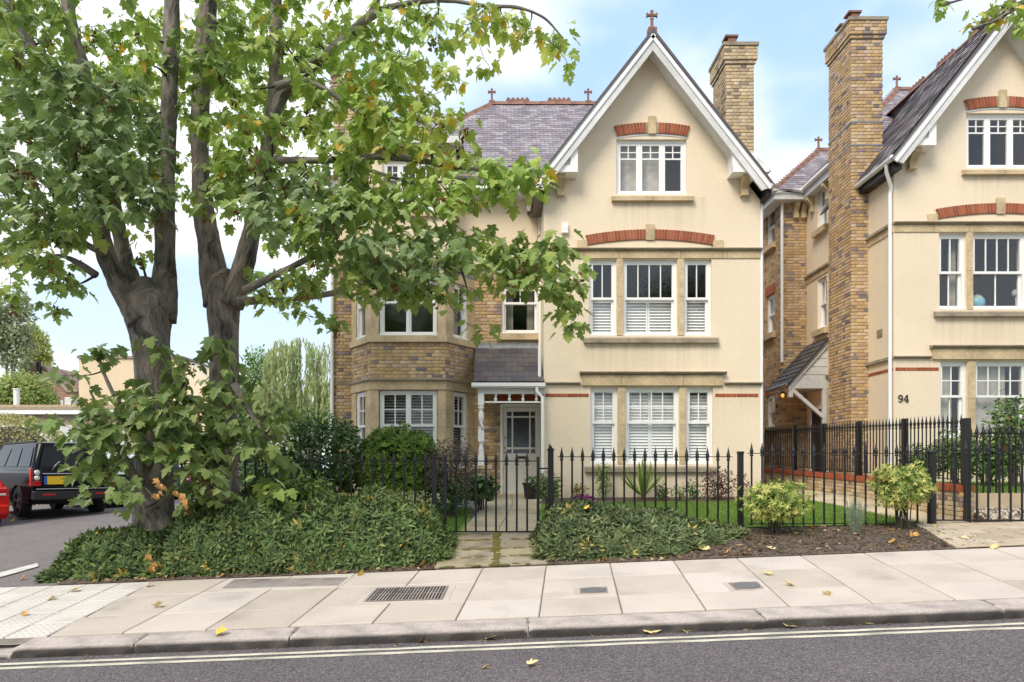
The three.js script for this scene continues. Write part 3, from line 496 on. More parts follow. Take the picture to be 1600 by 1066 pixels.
  windowPart(H, [(winR[0] + winR[1]) / 2, winR[2], LZ - 0.05], 0, winR[1] - winR[0], winR[3] - winR[2], { kind: 'sash', mid: 0.66, up: [2, 1], low: [1, 1], curtain: [1, -1] });
  part('sill', [moulding([[-0.15, 0], [0.07, 0], [0.07, 0.12], [-0.15, 0.14]], winR[0] - 0.12, XR, winR[2] - 0.15, LZ)], M.stone, H);
  // --- bay: stone surrounds, sills, hood, flat top
  const bayRun = (y0, y1, k, m, name, th = 0.2) => {                       // a course that follows the three faces, k proud
    const cs = bayCorners.map((c, i) => c.clone()); const o = [V(cs[0].x - k * 0.7, 0, LZ + 0.001), V(cs[1].x - k * 0.45, 0, cs[1].z + k), V(cs[2].x + k * 0.45, 0, cs[2].z + k), V(cs[3].x + k * 0.7, 0, LZ + 0.001)];
    const inn = [V(cs[0].x + th * 1.3, 0, LZ + 0.001), V(cs[1].x + th * 0.5, 0, cs[1].z - th), V(cs[2].x - th * 0.5, 0, cs[2].z - th), V(cs[3].x - th * 1.3, 0, LZ + 0.001)];
    const g = [...o, ...inn.reverse()].map(p => [p.x, -p.z]), e = prism(g.reverse(), y0, y1); e.rotateX(-Math.PI / 2); return part(name, [e], m, H);
  };
  bayRun(hy(591), hy(535), -0.008, M.mortar, 'bay_wall');
  bayRun(hy(535), hy(525), 0.07, M.stone, 'sill'); bayRun(hy(609), hy(594.5), 0.03, M.stone, 'stone_frieze'); bayRun(hy(594.5), hy(591), 0.09, M.stoneDark, 'hood_mould');
  bayRun(hy(742), hy(732), 0.06, M.stone, 'sill'); bayRun(0.4, hy(742), -0.004, M.render, 'bay_plinth'); bayRun(hy(437), hy(424), 0.03, M.stone, 'stone_frieze');
  { const g = bayCorners.map(p => [p.x, -p.z]); const e = prism(g.slice().reverse(), hy(424), hy(418)); e.rotateX(-Math.PI / 2); part('bay_roof', [e], M.lead, H); }
  const jamb = (lo, hi) => { for (const c of [1, 2]) { const p = bayCorners[c], s = c === 1 ? 1 : -1; const g = prism([[p.x - s * 0.16, -(p.z - 0.22)], [p.x - s * 0.006, -(p.z + 0.01)], [p.x + s * 0.165, -(p.z + 0.01)], [p.x + s * 0.165, -(p.z - 0.2)]].slice()[s > 0 ? 'slice' : 'reverse'](), hy(lo) + 0.004, hy(hi)); g.rotateX(-Math.PI / 2); part('mullion', [g], M.stone, H); }
    for (const c of [0, 3]) { const p = bayCorners[c], s = c === 0 ? 1 : -1; const g = prism([[p.x, -LZ], [p.x + s * 0.14, -(LZ + 0.19)], [p.x + s * 0.3, -(LZ + 0.05)], [p.x + s * 0.3, -LZ]][s > 0 ? 'slice' : 'reverse'](), hy(lo) + 0.004, hy(hi)); g.rotateX(-Math.PI / 2); part('mullion', [g], M.stone, H); } };
  jamb(525, 437); jamb(732, 668); jamb(668, 609);
  const mid = q => [(q.a.x + q.b.x) / 2, (q.a.z + q.b.z) / 2];
  for (const [lo, hi, spec, side] of [[524, 438, { kind: 'sash', cols: 2, mid: 0.62, up: [2, 1], low: [1, 1] }, { kind: 'sash', mid: 0.62, up: [2, 1], low: [1, 1], curtain: [1] }], [731, 610, { kind: 'sash', cols: 2, mid: 0.55, up: [2, 2], low: [1, 1], fill: 'blind' }, { kind: 'sash', mid: 0.55, up: [2, 2], low: [1, 1], fill: 'blind' }]]) {
    bayFaces.forEach((q, i) => { const m = mid(q), w = i === 1 ? fx(682.5) - fx(592.5) : 0.50, r = 0.06, n = V(Math.sin(q.t), 0, Math.cos(q.t)), sh = i === 1 ? 0 : 0.03 * (i - 1); windowPart(H, [m[0] - n.x * r + sh, hy(lo), m[1] - n.z * r], q.t, w, hy(hi) - hy(lo), i === 1 ? spec : side); });
  }
  // --- main hipped roof
  const eY = 7.72, eZ = -0.85, rY = 11.42, rZ = -4.5, rx0 = -0.2, rx1 = 2.5, ex0 = -4.1, sl = Math.hypot(rY - eY, eZ - rZ), sD = V(0, (rY - eY) / sl, (rZ - eZ) / sl);
  { const P = [[ex0, eY, eZ], [2.6, eY, eZ], [rx1, rY, rZ], [rx0, rY, rZ], [ex0, eY, rZ * 2 - eZ], [2.6, eY, rZ * 2 - eZ]], g = new THREE.BufferGeometry();
    g.setAttribute('position', new THREE.Float32BufferAttribute([[0, 1, 2], [0, 2, 3], [0, 3, 4], [4, 3, 2], [4, 2, 5], [0, 4, 1], [1, 4, 5], [1, 5, 2]].flat().flatMap(i => P[i]), 3)); g.computeVertexNormals(); const roof = part('roof', metric(g), M.slateDeck, H);
    slates(roof, V(0, eY, eZ), V(1, 0, 0), sD, Math.floor(sl / 0.128), 0.128, 0.2, s => [lerp(ex0, rx0, s / sl), 2.55], { budget: { n: 300 }, seed: 77, keep: p => p.x > -1.6 && p.x < 1.85 && p.y > 8.6 && (p.x > 0.3 || p.y > 9.4) && p.y > 7.3 + (p.x - 0.74) * 1.3 });
    // hips' tiles and ridge
    ridgeTiles(roof, V(ex0, eY + 0.03, eZ), V(rx0, rY + 0.05, rZ), 0.42); ridgeTiles(roof, V(rx0, rY + 0.05, rZ), V(rx1 + 0.3, rY + 0.05, rZ), 0.42, true);
    finial(H, rx0, rY + 0.06, rZ, 0.42); finial(H, rx1 - 0.1, rY + 0.06, rZ, 0.42);
  }
  part('eaves', [box(ex0, XR - 0.1, eY - 0.14, eY - 0.01, LZ - 0.02, eZ)], M.board, H); pipe(H, [V(ex0, eY - 0.03, eZ + 0.05), V(XR - 0.2, eY - 0.03, eZ + 0.05)], 0.055, 'gutter');
  chimney(H, fb(522) - 0.35, fb(558) - 0.3, -3.6, -2.6, 7.5, 11.0, { n: 0 }, 300, [[-4.0, -2.9]], ['front', 'right']);
  chimney(H, 5.0, 5.62, -1.95, -1.02, 6.9, yAt(67.5, 15.5), { n: 150 }, 320, [[5.2, -1.3]], ['front', 'left']);
  // --- porch
  const pc = grp('porch', H), pz = 0.12, pT = [hb(543), LZ], pB = [hh(598.5) + 0.0, pz], pl = Math.hypot(pT[0] - pB[0], pT[1] - pB[1]), pd = V(0, (pT[0] - pB[0]) / pl, (pT[1] - pB[1]) / pl), px0 = f(739.5), px1 = 0.92, tx0 = fb(747);
  part('roof_deck', [prism([[pB[1], pB[0] - 0.1], [pT[1], pT[0] - 0.1], [pT[1], pT[0] - 0.01], [pB[1], pB[0] - 0.01]].map(([z, y]) => [-z, y]), px0 + 0.01, px1).rotateY(Math.PI / 2)], M.slateDeck, pc);
  { const fixX = pc.children[0]; fixX.geometry.computeBoundingBox(); }
  slates(pc, V(0, pB[0], pB[1]), V(1, 0, 0), pd, 7, pl / 7.6, 0.255, s => [lerp(px0, tx0, s / pl), px1], { pal: darkSlatePal, cols: darkSlateC, budget: { n: 60 }, seed: 99 });
  part('lead_flashing', [prism([[0, 0], [0.09, -0.1], [0.09, -0.115], [-0.02, -0.01]], -px1, -tx0).rotateY(-Math.PI / 2).translate(0, pT[0] + 0.05, LZ + 0.01), box(tx0, px1, pT[0] - 0.02, pT[0] + 0.1, LZ, LZ + 0.012)], M.lead, pc);
  part('gutter', [moulding([[0, 0.02], [0.03, 0], [0.09, 0], [0.12, 0.03], [0.12, 0.1], [0, 0.1]], px0 - 0.03, px1 + 0.02, pB[0] - 0.12, pz - 0.02)], M.white, pc);
  part('beam', [box(px0 + 0.1, px1, hh(616), hh(604.5), pz - 0.14, pz - 0.02), box(px0 + 0.1, px0 + 0.18, hh(616), hh(604.5), LZ, pz - 0.14), box(px0 + 0.13, px1, hh(605), hh(603), LZ, pz - 0.14)], M.board, pc);
  part('rail', [box(f(757), px1, hh(630), hh(627.5), pz - 0.11, pz - 0.06)], M.white, pc);
  for (const x of [774.5, 796, 817, 838]) { const o = part('spindle', lathe([[0.02, 0], [0.028, 0.02], [0.036, 0.05], [0.018, 0.08], [0.018, 0.1], [0.034, 0.125], [0.026, 0.15], [0.026, 0.165]], 10), M.white, pc); o.position.set(f(x), hh(627.5), pz - 0.085); }
  const px = f(751.8), pp = pz - 0.085, py = hh(727), ph = hh(616) - py, r = 0.062;
  part('post', [box(px - r, px + r, py, py + ph * 0.135, pp - r, pp + r), box(px - r, px + r, py + ph * 0.33, py + ph * 0.5, pp - r, pp + r), box(px - r, px + r, py + ph * 0.84, py + ph, pp - r, pp + r),
    lathe([[r, 0.135], [0.05, 0.15], [0.062, 0.18], [0.045, 0.2], [0.058, 0.22], [0.04, 0.27], [0.034, 0.3], [0.05, 0.32], [0.058, 0.33], [0.05, 0.5], [0.06, 0.53], [0.04, 0.57], [0.035, 0.6], [0.055, 0.65], [0.062, 0.7], [0.045, 0.75], [0.03, 0.77], [0.055, 0.79], [0.062, 0.81], [0.05, 0.84]].map(([a, b]) => [a, b * ph]), 14).translate(px, py, pp)], M.white, pc);
  for (const [ch, ox, oy] of [['8', -0.045, 0.005], ['6', 0.0, -0.07]]) { const g = plain(new TextGeometry(ch, { font, size: 0.07, depth: 0.008, curveSegments: 4 })), o = part('house_number', g, M.darkMetal, pc); o.position.set(px + ox, hh(668) + oy, pp + r + 0.001); }
  part('pier', [box(px - 0.19, px + 0.19, 0.4, py - 0.09, pp - 0.17, pp + 0.17)], M.mortar, pc); part('pier_cap', [rbox(px - 0.23, px + 0.23, py - 0.09, py, pp - 0.2, pp + 0.2, 0.02)], M.stone, pc);
  for (const [k, g] of ['front', 'side'].entries()) bricks(pc, k ? V(px + 0.198, 0.6, pp + 0.17) : V(px - 0.19, 0.6, pp + 0.178), k ? Math.PI / 2 : 0, k ? 0.34 : 0.38, py - 0.09 - 0.6, { budget: { n: 60 }, seed: 500 + k });
  part('red_lintel', [box(doorW[0] - 0.1, XR, hb(628), hb(612), LZ - 0.05, LZ + 0.006)], redPal[0], pc);
  // --- front door
  const d = grp('door', H, [0, 0, LZ]), dx = p => fb(p), dy = p => hb(p), zf = -0.05;
  part('door_frame', [box(dx(781.5), dx(786), 0.95, dy(631.5), -0.13, 0.015), box(dx(844.5), dx(849), 0.95, dy(631.5), -0.13, 0.015), box(dx(786), dx(844.5), dy(636), dy(631.5), -0.13, 0.015)], M.white, d);
  const l0 = 786.5, l1 = 844, gx = [792, 799.5, 802, 827, 829.5, 836.5], gy = [643, 650, 652.5, 699, 702, 708.5];
  part('door_leaf', [box(dx(l0), dx(gx[0]), dy(774), dy(636.5), zf - 0.045, zf), box(dx(gx[5]), dx(l1), dy(774), dy(636.5), zf - 0.045, zf), box(dx(gx[0]), dx(gx[5]), dy(gy[0]), dy(636.5), zf - 0.045, zf), box(dx(gx[0]), dx(gx[5]), dy(774), dy(gy[5]), zf - 0.045, zf - 0.012),
    box(dx(gx[0]), dx(gx[5]), dy(719), dy(gy[5]), zf - 0.04, zf), box(dx(gx[0]), dx(gx[5]), dy(774), dy(762), zf - 0.04, zf), box(dx(812), dx(817), dy(762), dy(719), zf - 0.04, zf),
    box(dx(795.5), dx(809), dy(758.5), dy(722), zf - 0.02, zf - 0.004), box(dx(820), dx(833.5), dy(758.5), dy(722), zf - 0.02, zf - 0.004)], M.door, d);
  part('glazing_bars', [box(dx(gx[1]), dx(gx[2]), dy(gy[5]), dy(gy[0]), zf - 0.035, zf - 0.004), box(dx(gx[3]), dx(gx[4]), dy(gy[5]), dy(gy[0]), zf - 0.035, zf - 0.004), box(dx(gx[0]), dx(gx[5]), dy(gy[2]), dy(gy[1]), zf - 0.034, zf - 0.005), box(dx(gx[0]), dx(gx[5]), dy(gy[4]), dy(gy[3]), zf - 0.034, zf - 0.005)], M.door, d);
  for (const [a, b] of [[0, 1], [2, 3], [4, 5]]) for (const [c, e] of [[0, 1], [2, 3], [4, 5]]) { const p = new THREE.PlaneGeometry(dx(gx[b]) - dx(gx[a]), dy(gy[c]) - dy(gy[e])); p.translate((dx(gx[a]) + dx(gx[b])) / 2, (dy(gy[c]) + dy(gy[e])) / 2, zf - 0.02); part('pane', metric(p), M.glass, d); }
  part('letter_box', [rbox(dx(809), dx(821.5), dy(717), dy(713), zf - 0.01, zf + 0.012, 0.004)], M.darkMetal, d);
  for (const y of [684, 700, 707]) { const o = part(y === 684 ? 'lock' : 'handle', lathe([[0, 0], [0.024, 0.002], [0.024, 0.012], [0.014, 0.016], [0.018, 0.03], [0, 0.036]], 12).rotateX(Math.PI / 2), M.metal, d); o.position.set(dx(789.3), dy(y), zf); }
  part('threshold', [box(dx(781.5), dx(849), 0.92, dy(774.5), -0.15, 0.06)], M.darkMetal, d);
  // --- pipes, alarm box
  pipe(H, [V(fb(519.5), hb(290), LZ + 0.05), V(fb(519.5), 0.95, LZ + 0.05)], 0.037);
  pipe(H, [V(fb(838), hb(298), LZ + 0.3), V(fb(841), hb(303), LZ + 0.2), V(fb(843.5), hb(312), LZ + 0.06), V(fb(843.5), pT[0] - 0.3, LZ + 0.06)], 0.036);
  pipe(H, [V(f(843.5), hh(540), -0.06), V(f(843.5), hh(597), -0.06)], 0.036);
  pipe(H, [V(f(838), hh(606), pz + 0.05), V(f(838), hh(613), pz + 0.05), V(f(847), hh(622), pz + 0.04), V(f(847), hh(740), pz + 0.03)], 0.036);
  pipe(H, [V(f(1196), hh(300), -0.35), V(f(1191), hh(318), -0.08), V(f(1190.5), hh(330), -0.03), V(f(1190.5), hh(775), -0.03)], 0.038);
  part('gutter', [tube([V(5.5, 7.28, -8.5), V(5.5, 7.28, 0.42)], 0.06, 8)], M.white, H); part('gutter', [tube([V(0.66, 7.28, -0.9), V(0.66, 7.28, 0.42)], 0.06, 8)], M.white, H);
  part('eaves', [box(5.38, 5.5, 7.1, 7.3, -8.5, 0.3), box(0.72, 0.92, 7.1, 7.3, -0.9, 0.3)], M.iron, H);
  part('alarm_box', [rbox(f(877), f(887.5), hh(366), hh(350), 0, 0.08, 0.012), box(f(880), f(885), hh(360), hh(355), 0.08, 0.084)], M.white, H);
}

// ================================================================== number 94
const OX = 7.21, OY = 0.54;
const houseB = thing('house', 'cream rendered house numbered 94 with tall brick chimney, right of the side path', 'house', [OX, OY, -14.5]);
const sideWins = [[434, 514], [291, 356]].map(([t, b]) => [14.5 - 17.97, 14.5 - 17.47, yAt(b, 17.72) - OY, yAt(t, 17.72) - OY]);
const gb = gableFront(houseB, true, sideWins);
{
  const H = houseB, L = v => V(v.x - OX, v.y - OY, v.z + 14.5), budget = { n: 300 }, X = 8.13 - OX;      // local coordinates
  const D2z = D => 14.5 - D, wy = (py, D) => yAt(py, D) - OY;
  // long side wall behind the gable block and its windows
  const bandX = [[X - 0.045, X]];
  for (const [D, h] of [[0, 0]]) part('string_course', [box(X - 0.07, X, hh(392.5), hh(388.5), -8, 0), box(X - 0.06, X, hh(602), hh(597.5), -8, 0)], M.stoneDark, H);
  part('string_course', [box(X - 0.022, X, hh(404), hh(392.5), -8, -0.002)], M.stone, H);
  for (let i = 0; i < 7; i++) { const o = part('band_brick', cham(0.215, 0.066, 0.05), redPal[i % 3], H); o.position.set(X + 0.014, hh(617.8), -0.13 - i * 0.225); o.rotation.y = -Math.PI / 2; }
  for (const [top, bot] of [[434, 514], [291, 356]]) {
    windowPart(H, [X + 0.05, wy(bot, 17.72), D2z(17.72)], -Math.PI / 2, 0.5, wy(top, 17.72) - wy(bot, 17.72), { kind: 'sash', mid: 0.5, up: [2, 1], low: [2, 1] });
    part('sill', [box(X - 0.12, X, wy(bot, 17.72) - 0.16, wy(bot, 17.72) - 0.015, D2z(18.08), D2z(17.36))], M.stone, H);
  }
  part('interior', [box(X + 0.6, X + 0.7, 0.3, 8.2, -8.5, -0.4)], M.room, H);
  // tall chimney stack on the side wall
  const cx0 = 550 * 15.5 / F - OX, cx1 = cx0 + 0.70, cz1 = D2z(15.5), cz0 = D2z(16.56);
  chimney(H, cx0, cx1, cz0, cz1, 0.3, wy(29, 15.5), budget, 700, [[cx0 + 0.2, cz1 - 0.3], [cx0 + 0.22, cz0 + 0.3]], ['left', 'front'], brickPal, brickM, [wy(192, 15.5), wy(228, 15.5)]);
  // brick wing further back
  const wx = 7.47 - OX, wz = D2z(18.6), wing = grp('brick_wing', H), rest = [], b2 = { n: 220 };
  const wh = [[325, 384], [461, 522], [618, 668]].map(([t, b]) => [D2z(19.71), D2z(19.09), wy(b, 19.4), wy(t, 19.4)]), wTop = wy(300, 18.6);
  part('core', [sideWall(wx + 0.008, [[wz - 0.008, 0.2], [D2z(25), 0.2], [D2z(25), wTop], [wz - 0.008, wTop]], wh, 0.25), box(wx + 0.258, X + 0.3, 0.2, wTop, wz - 0.26, wz - 0.008), box(X + 0.3, X + 0.4, 0.2, wTop, D2z(25), wz - 0.008)], M.mortar, wing);
  bricks(wing, V(wx, 0.4, wz), 0, X - wx, wy(300, 18.6) - 0.4, { budget: b2, seed: 800, rest });
  bricks(wing, V(wx, 0.4, D2z(22)), -Math.PI / 2, 3.4, wy(300, 18.6) - 0.4, { budget: b2, seed: 801, rest, holes: wh.map(([a, b, lo, hi]) => [a - D2z(22), b - D2z(22), lo - 0.4, hi - 0.4]) });
  brickRest(rest, wing);
  for (const [top, bot] of [[325, 384], [461, 522], [618, 668]]) {
    const D = 19.4; windowPart(H, [wx + 0.06, wy(bot, D), D2z(D)], -Math.PI / 2, 0.62, wy(top, D) - wy(bot, D), { kind: 'sash', mid: 0.5, up: [1, 1], low: [1, 1] });
    part('sill', [box(wx - 0.12, wx, wy(bot, D) - 0.16, wy(bot, D) - 0.015, D2z(D + 0.42), D2z(D - 0.42))], M.stone, H); part('brick_lintel', [box(wx - 0.008, wx + 0.01, wy(top, D) + 0.012, wy(top, D) + 0.24, D2z(D + 0.36), D2z(D - 0.36))], redPal[1], H);
  }
  // roofs: small hip over the wing, main hip behind the gable
  const hip = (ex, eY, eD, rx, rY, rD, far, seed, n) => {
    const sl = Math.hypot(rY - eY, rD - eD), s = V(0, (rY - eY) / sl, -(rD - eD) / sl), P = [[ex, eY, D2z(eD)], [far, eY, D2z(eD)], [far, rY, D2z(rD)], [rx, rY, D2z(rD)], [ex, eY, D2z(rD + 5)], [far, eY, D2z(rD + 5)]], g = new THREE.BufferGeometry();
    g.setAttribute('position', new THREE.Float32BufferAttribute([[0, 1, 2], [0, 2, 3], [0, 3, 4], [4, 3, 2], [4, 2, 5], [0, 4, 1], [1, 4, 5]].flat().flatMap(i => P[i]), 3)); g.computeVertexNormals(); const roof = part('roof', metric(g), M.slateDeck, H);
    slates(roof, V(0, eY, D2z(eD)), V(1, 0, 0), s, Math.floor(sl / 0.15), 0.15, 0.22, t => [lerp(ex, rx, t / sl), far], { budget: { n }, seed });
    ridgeTiles(roof, V(ex, eY + 0.03, D2z(eD)), V(rx, rY + 0.05, D2z(rD)), 0.42); finial(H, rx, rY + 0.04, D2z(rD), 0.42); ridgeTiles(roof, V(rx, rY + 0.05, D2z(rD)), V(Math.min(far, rx + 2), rY + 0.05, D2z(rD)), 0.42);
  };
  hip(7.15 - OX, 8.85 - OY, 18.35, 9.3 - OX, 10.85 - OY, 20.5, 10.2 - OX, 900, 60);
  hip(7.85 - OX, 8.9 - OY, 16.6, 11.3 - OX, 12.35 - OY, 20.0, 15.5 - OX, 901, 80);
  const gut = (pts, r = 0.06) => part('gutter', [tube(pts, r, 8)], M.white, H);
  gut([V(7.12 - OX, 8.8 - OY, D2z(24)), V(7.12 - OX, 8.8 - OY, D2z(18.25)), V(7.9 - OX, 8.8 - OY, D2z(18.25))]); gut([V(7.88 - OX, 8.84 - OY, D2z(18.4)), V(7.88 - OX, 8.84 - OY, D2z(16.4))]);
  part('eaves', [box(7.15 - OX, wx, 8.6 - OY, 8.78 - OY, D2z(24), D2z(18.3)), box(wx, X, 8.6 - OY, 8.78 - OY, D2z(18.6), D2z(18.3)), box(7.92 - OX, X, 8.62 - OY, 8.82 - OY, D2z(18.3), D2z(16.5))], M.board, H);
  for (const D of [16.8, 17.3, 18.2]) corbel(H, X, 8.62 - OY, D2z(D), 0.12, 0.4, 0.2, M.stone, -Math.PI / 2);
  corbel(H, wx + 0.35, 8.6 - OY, wz, 0.12, 0.4, 0.2); corbel(H, wx + 0.55, 8.6 - OY, wz, 0.12, 0.4, 0.2);
  // slates on the gable block's left slope
  { const g = gb, th = g.th, u = V(0, 0, -1), s = V(Math.cos(th), Math.sin(th), 0), e = V(g.XC - 3.97 * Math.cos(th) - 0.02, 10.36 - 3.97 * Math.sin(th) + 0.06, g.out + 0.02), sg = grp('slate_slope', H); slates(sg, e, u, s, 20, 0.195, 0.25, () => [0, 2.9], { budget: { n: 160 }, seed: 950, pal: darkSlatePal.concat(slatePal), cols: darkSlateC.concat(slateC) });
    part('lead_flashing', [box(cx1 - 0.05, cx1 + 0.3, 7.4, 7.45, cz0, cz1 + 0.1)], M.lead, H); }
  gut([V(0.66, 7.28, -2.2), V(0.66, 7.28, 0.42)]); part('eaves', [box(0.72, 0.92, 7.1, 7.3, -2.2, 0.3)], M.iron, H);
  pipe(H, [V(0.66, 7.24, 0.2), V(0.68, 7.1, 0.16), V(0.85, 6.85, 0.02), V(0.855, 6.7, -0.02), V(0.855, 0.9, -0.02)], 0.038);
  pipe(H, [V(wx - 0.02, 8.75 - OY, wz + 0.06), V(wx - 0.02, wy(567, 18.6), wz + 0.06)], 0.038);
  part('air_brick', [box(-0.02, 0.0, wy(526, 15), wy(515, 15), -0.62, -0.42).translate(X, 0, 0)], M.stoneDark, H);
  // house number
  { const g = new TextGeometry('94', { font, size: 0.15, depth: 0.018, curveSegments: 4 }); g.computeBoundingBox(); const o = part('house_number', plain(g), M.darkMetal, H); o.position.set(xAt(1402.5, 14.5) - OX, wy(628.5, 14.5), 0.004); }
  // lean-to porch over the side door
  const pc = grp('porch', H), pd0 = 17.4, pd1 = 18.6, hx = X, hy2 = 4.83 - OY, lx = 7.15 - OX, ly = 3.70 - OY, sl = Math.hypot(hx - lx, hy2 - ly), s = V((hx - lx) / sl, (hy2 - ly) / sl, 0), n = V(-s.y, s.x, 0);
  part('roof_deck', [prism([[lx, ly], [lx, ly - 0.05], [hx, hy2 - 0.06], [hx, hy2]], D2z(pd1) , D2z(pd0 - 0.08))], M.slateDeck, pc);
  slates(pc, V(lx, ly, D2z(pd0 - 0.1)), V(0, 0, -1), s, 8, sl / 8.5, 0.25, () => [0, 1.3], { pal: darkSlatePal, cols: darkSlateC, budget: { n: 50 }, seed: 960 });
  const nb = 5; for (let i = 0; i < nb; i++) { const a = lerp(ly + 0.02, hy2 - 0.1, i / nb), b = lerp(ly + 0.02, hy2 - 0.1, (i + 1) / nb) - 0.012, xa = y => lx + (y - ly + 0.12) / (hy2 - ly) * (hx - lx); part('board', [prism([[xa(a), a], [hx, a], [hx, b], [xa(b), b]], D2z(pd0 + 0.05), D2z(pd0 + 0.02))], M.board, pc); }
  part('barge_board', [prism([[lx, ly - 0.02], [lx, ly - 0.17], [hx, hy2 - 0.2], [hx, hy2 - 0.02]], D2z(pd0 + 0.018), D2z(pd0 - 0.03)), box(lx, hx, ly - 0.12, ly + 0.02, D2z(pd0 + 0.06), D2z(pd0 + 0.01))], M.board, pc);
  part('soffit', [box(lx, hx, ly - 0.12, ly - 0.1, D2z(pd1), D2z(pd0 + 0.06))], M.board, pc);
  part('gutter', [tube([V(lx - 0.06, ly - 0.04, D2z(pd1)), V(lx - 0.06, ly - 0.04, D2z(pd0 - 0.06))], 0.055, 8)], M.lead, pc);
  const bar = (a, b, w) => { const d = b.clone().sub(a), g = rbox(-w / 2, w / 2, 0, d.length(), -w / 2, w / 2, 0.008); g.applyQuaternion(new THREE.Quaternion().setFromUnitVectors(V(0, 1, 0), d.normalize())); return g.translate(a.x, a.y, a.z); };
  part('bracket', [bar(V(lx + 0.08, ly - 0.12, D2z(17.46)), V(hx - 0.06, ly - 0.86, D2z(17.46)), 0.09), bar(V(hx - 0.07, ly - 1.0, D2z(17.46)), V(hx - 0.07, ly - 0.12, D2z(17.46)), 0.1), bar(V(lx + 0.07, ly - 0.34, D2z(17.46)), V(lx + 0.07, ly - 0.12, D2z(17.46)), 0.11)], M.board, pc);
  // lantern under the porch, alight
  const la = grp('lantern', pc, [7.19 - OX, wy(618, 17.8), D2z(17.85)]);
  part('lantern_cap', [lathe([[0, 0.12], [0.05, 0.08], [0.07, 0.05], [0.02, 0.05]], 8)], M.darkMetal, la); const gm = new THREE.MeshStandardMaterial({ color: 0x442200, emissive: C(1, 0.45, 0.08), emissiveIntensity: 1.0 }); part('lamp_bulb', [lathe([[0, -0.05], [0.035, -0.03], [0.045, 0.01], [0.03, 0.045], [0, 0.05]], 8)], gm, la);
  const pl = new THREE.PointLight(0xff9a40, 0.08, 6); pl.position.set(0, 0, 0); pl.castShadow = true; la.add(pl);
  // side door with white frame
  const dz = [D2z(18.35), D2z(17.5)], dt = wy(640, 17.9), sd = grp('door', H); part('door_frame', [box(X - 0.05, X - 0.004, 0.5, dt, dz[0], dz[0] + 0.09), box(X - 0.05, X - 0.004, 0.5, dt, dz[1] - 0.09, dz[1]), box(X - 0.05, X - 0.004, dt, dt + 0.09, dz[0], dz[1])], M.white, sd); part('door_leaf', [box(X - 0.02, X - 0.003, 0.5, dt, dz[0] + 0.09, dz[1] - 0.09)], M.darkMetal, sd);
  // wall lamp on the wing
  const wl = grp('wall_lamp', H, [wx - 0.1, wy(636, 19), D2z(18.9)]); part('lamp_glass', [lathe([[0, -0.16], [0.05, -0.12], [0.06, 0.12], [0, 0.18]], 10)], M.white, wl); part('lamp_bracket', [box(0.0, 0.1, -0.03, 0.03, -0.02, 0.02)], M.darkMetal, wl);
}
// things that stand in the first-floor window of number 94
{
  const g = thing('globe', 'pale blue desk globe in the first floor window of number 94', 'globe', [xAt(1525, 14.85), yAt(474, 14.85), -14.85]);
  const map = tex(256, (u, v) => { const l = sstep(0.5, 0.54, fbm2(u, v, 4, 5, 120)); return [lerp(0.16, 0.34, l), lerp(0.42, 0.42, l), lerp(0.52, 0.28, l)]; });
  part('sphere', new THREE.SphereGeometry(0.17, 20, 14), mat(C(1, 1, 1), { map, roughness: 0.4 }), g); part('stand', [lathe([[0, -0.3], [0.1, -0.3], [0.1, -0.28], [0.02, -0.26], [0.02, -0.17]], 12), new THREE.TorusGeometry(0.19, 0.008, 6, 20, Math.PI).rotateZ(-Math.PI / 2)], M.metal, g);
  const h = thing('table_lamp', 'pale round lamp standing in the first floor window of number 94', 'lamp', [xAt(1588, 14.85), yAt(458, 14.85), -14.85]);
  part('shade', new THREE.SphereGeometry(0.085, 18, 12), mat(C(0.62, 0.72, 0.68), { roughness: 0.4 }), h); part('stem', [lathe([[0.03, -0.1], [0.02, -0.14], [0.014, -0.3], [0.07, -0.48], [0.07, -0.5], [0, -0.5]], 12)], M.white, h);
}

// ================================================================== ground, road, pavement
function pick(px, py) {                                                     // the point of the ground seen at a place of the photograph
  let lo = 3, hi = 60; const h = D => { const p = at(px, py, D); return p.y - groundY(p.x, p.z); };
  if (h(hi) > 0) hi = 60; for (let i = 0; i < 50; i++) { const m = (lo + hi) / 2; if (h(m) > 0) lo = m; else hi = m; }
  const p = at(px, py, (lo + hi) / 2); p.y = groundY(p.x, p.z); return p;
}
const sheetOn = (x0, x1, d0, d1, lift, step = 0.25) => { const nx = Math.max(1, Math.round((x1 - x0) / step)), nz = Math.max(1, Math.round((d1 - d0) / step)); return grid(nx, nz, (s, t) => { const X = lerp(x0, x1, s), Z = -lerp(d0, d1, t); return V(X, groundY(X, Z) + lift, Z); }); };
function polySheet(pts, lift, n = 24) {                                     // strip between two edge lists of [X, D]
  const [a, b] = pts, edge = (e, t) => { const k = t * (e.length - 1), i = Math.min(e.length - 2, Math.floor(k)), q = k - i; return [lerp(e[i][0], e[i + 1][0], q), lerp(e[i][1], e[i + 1][1], q)]; };
  return grid(10, n, (s, t) => { const p = edge(a, t), q = edge(b, t), X = lerp(p[0], q[0], s), D = lerp(p[1], q[1], s); return V(X, groundY(X, -D) + lift, -D); });
}
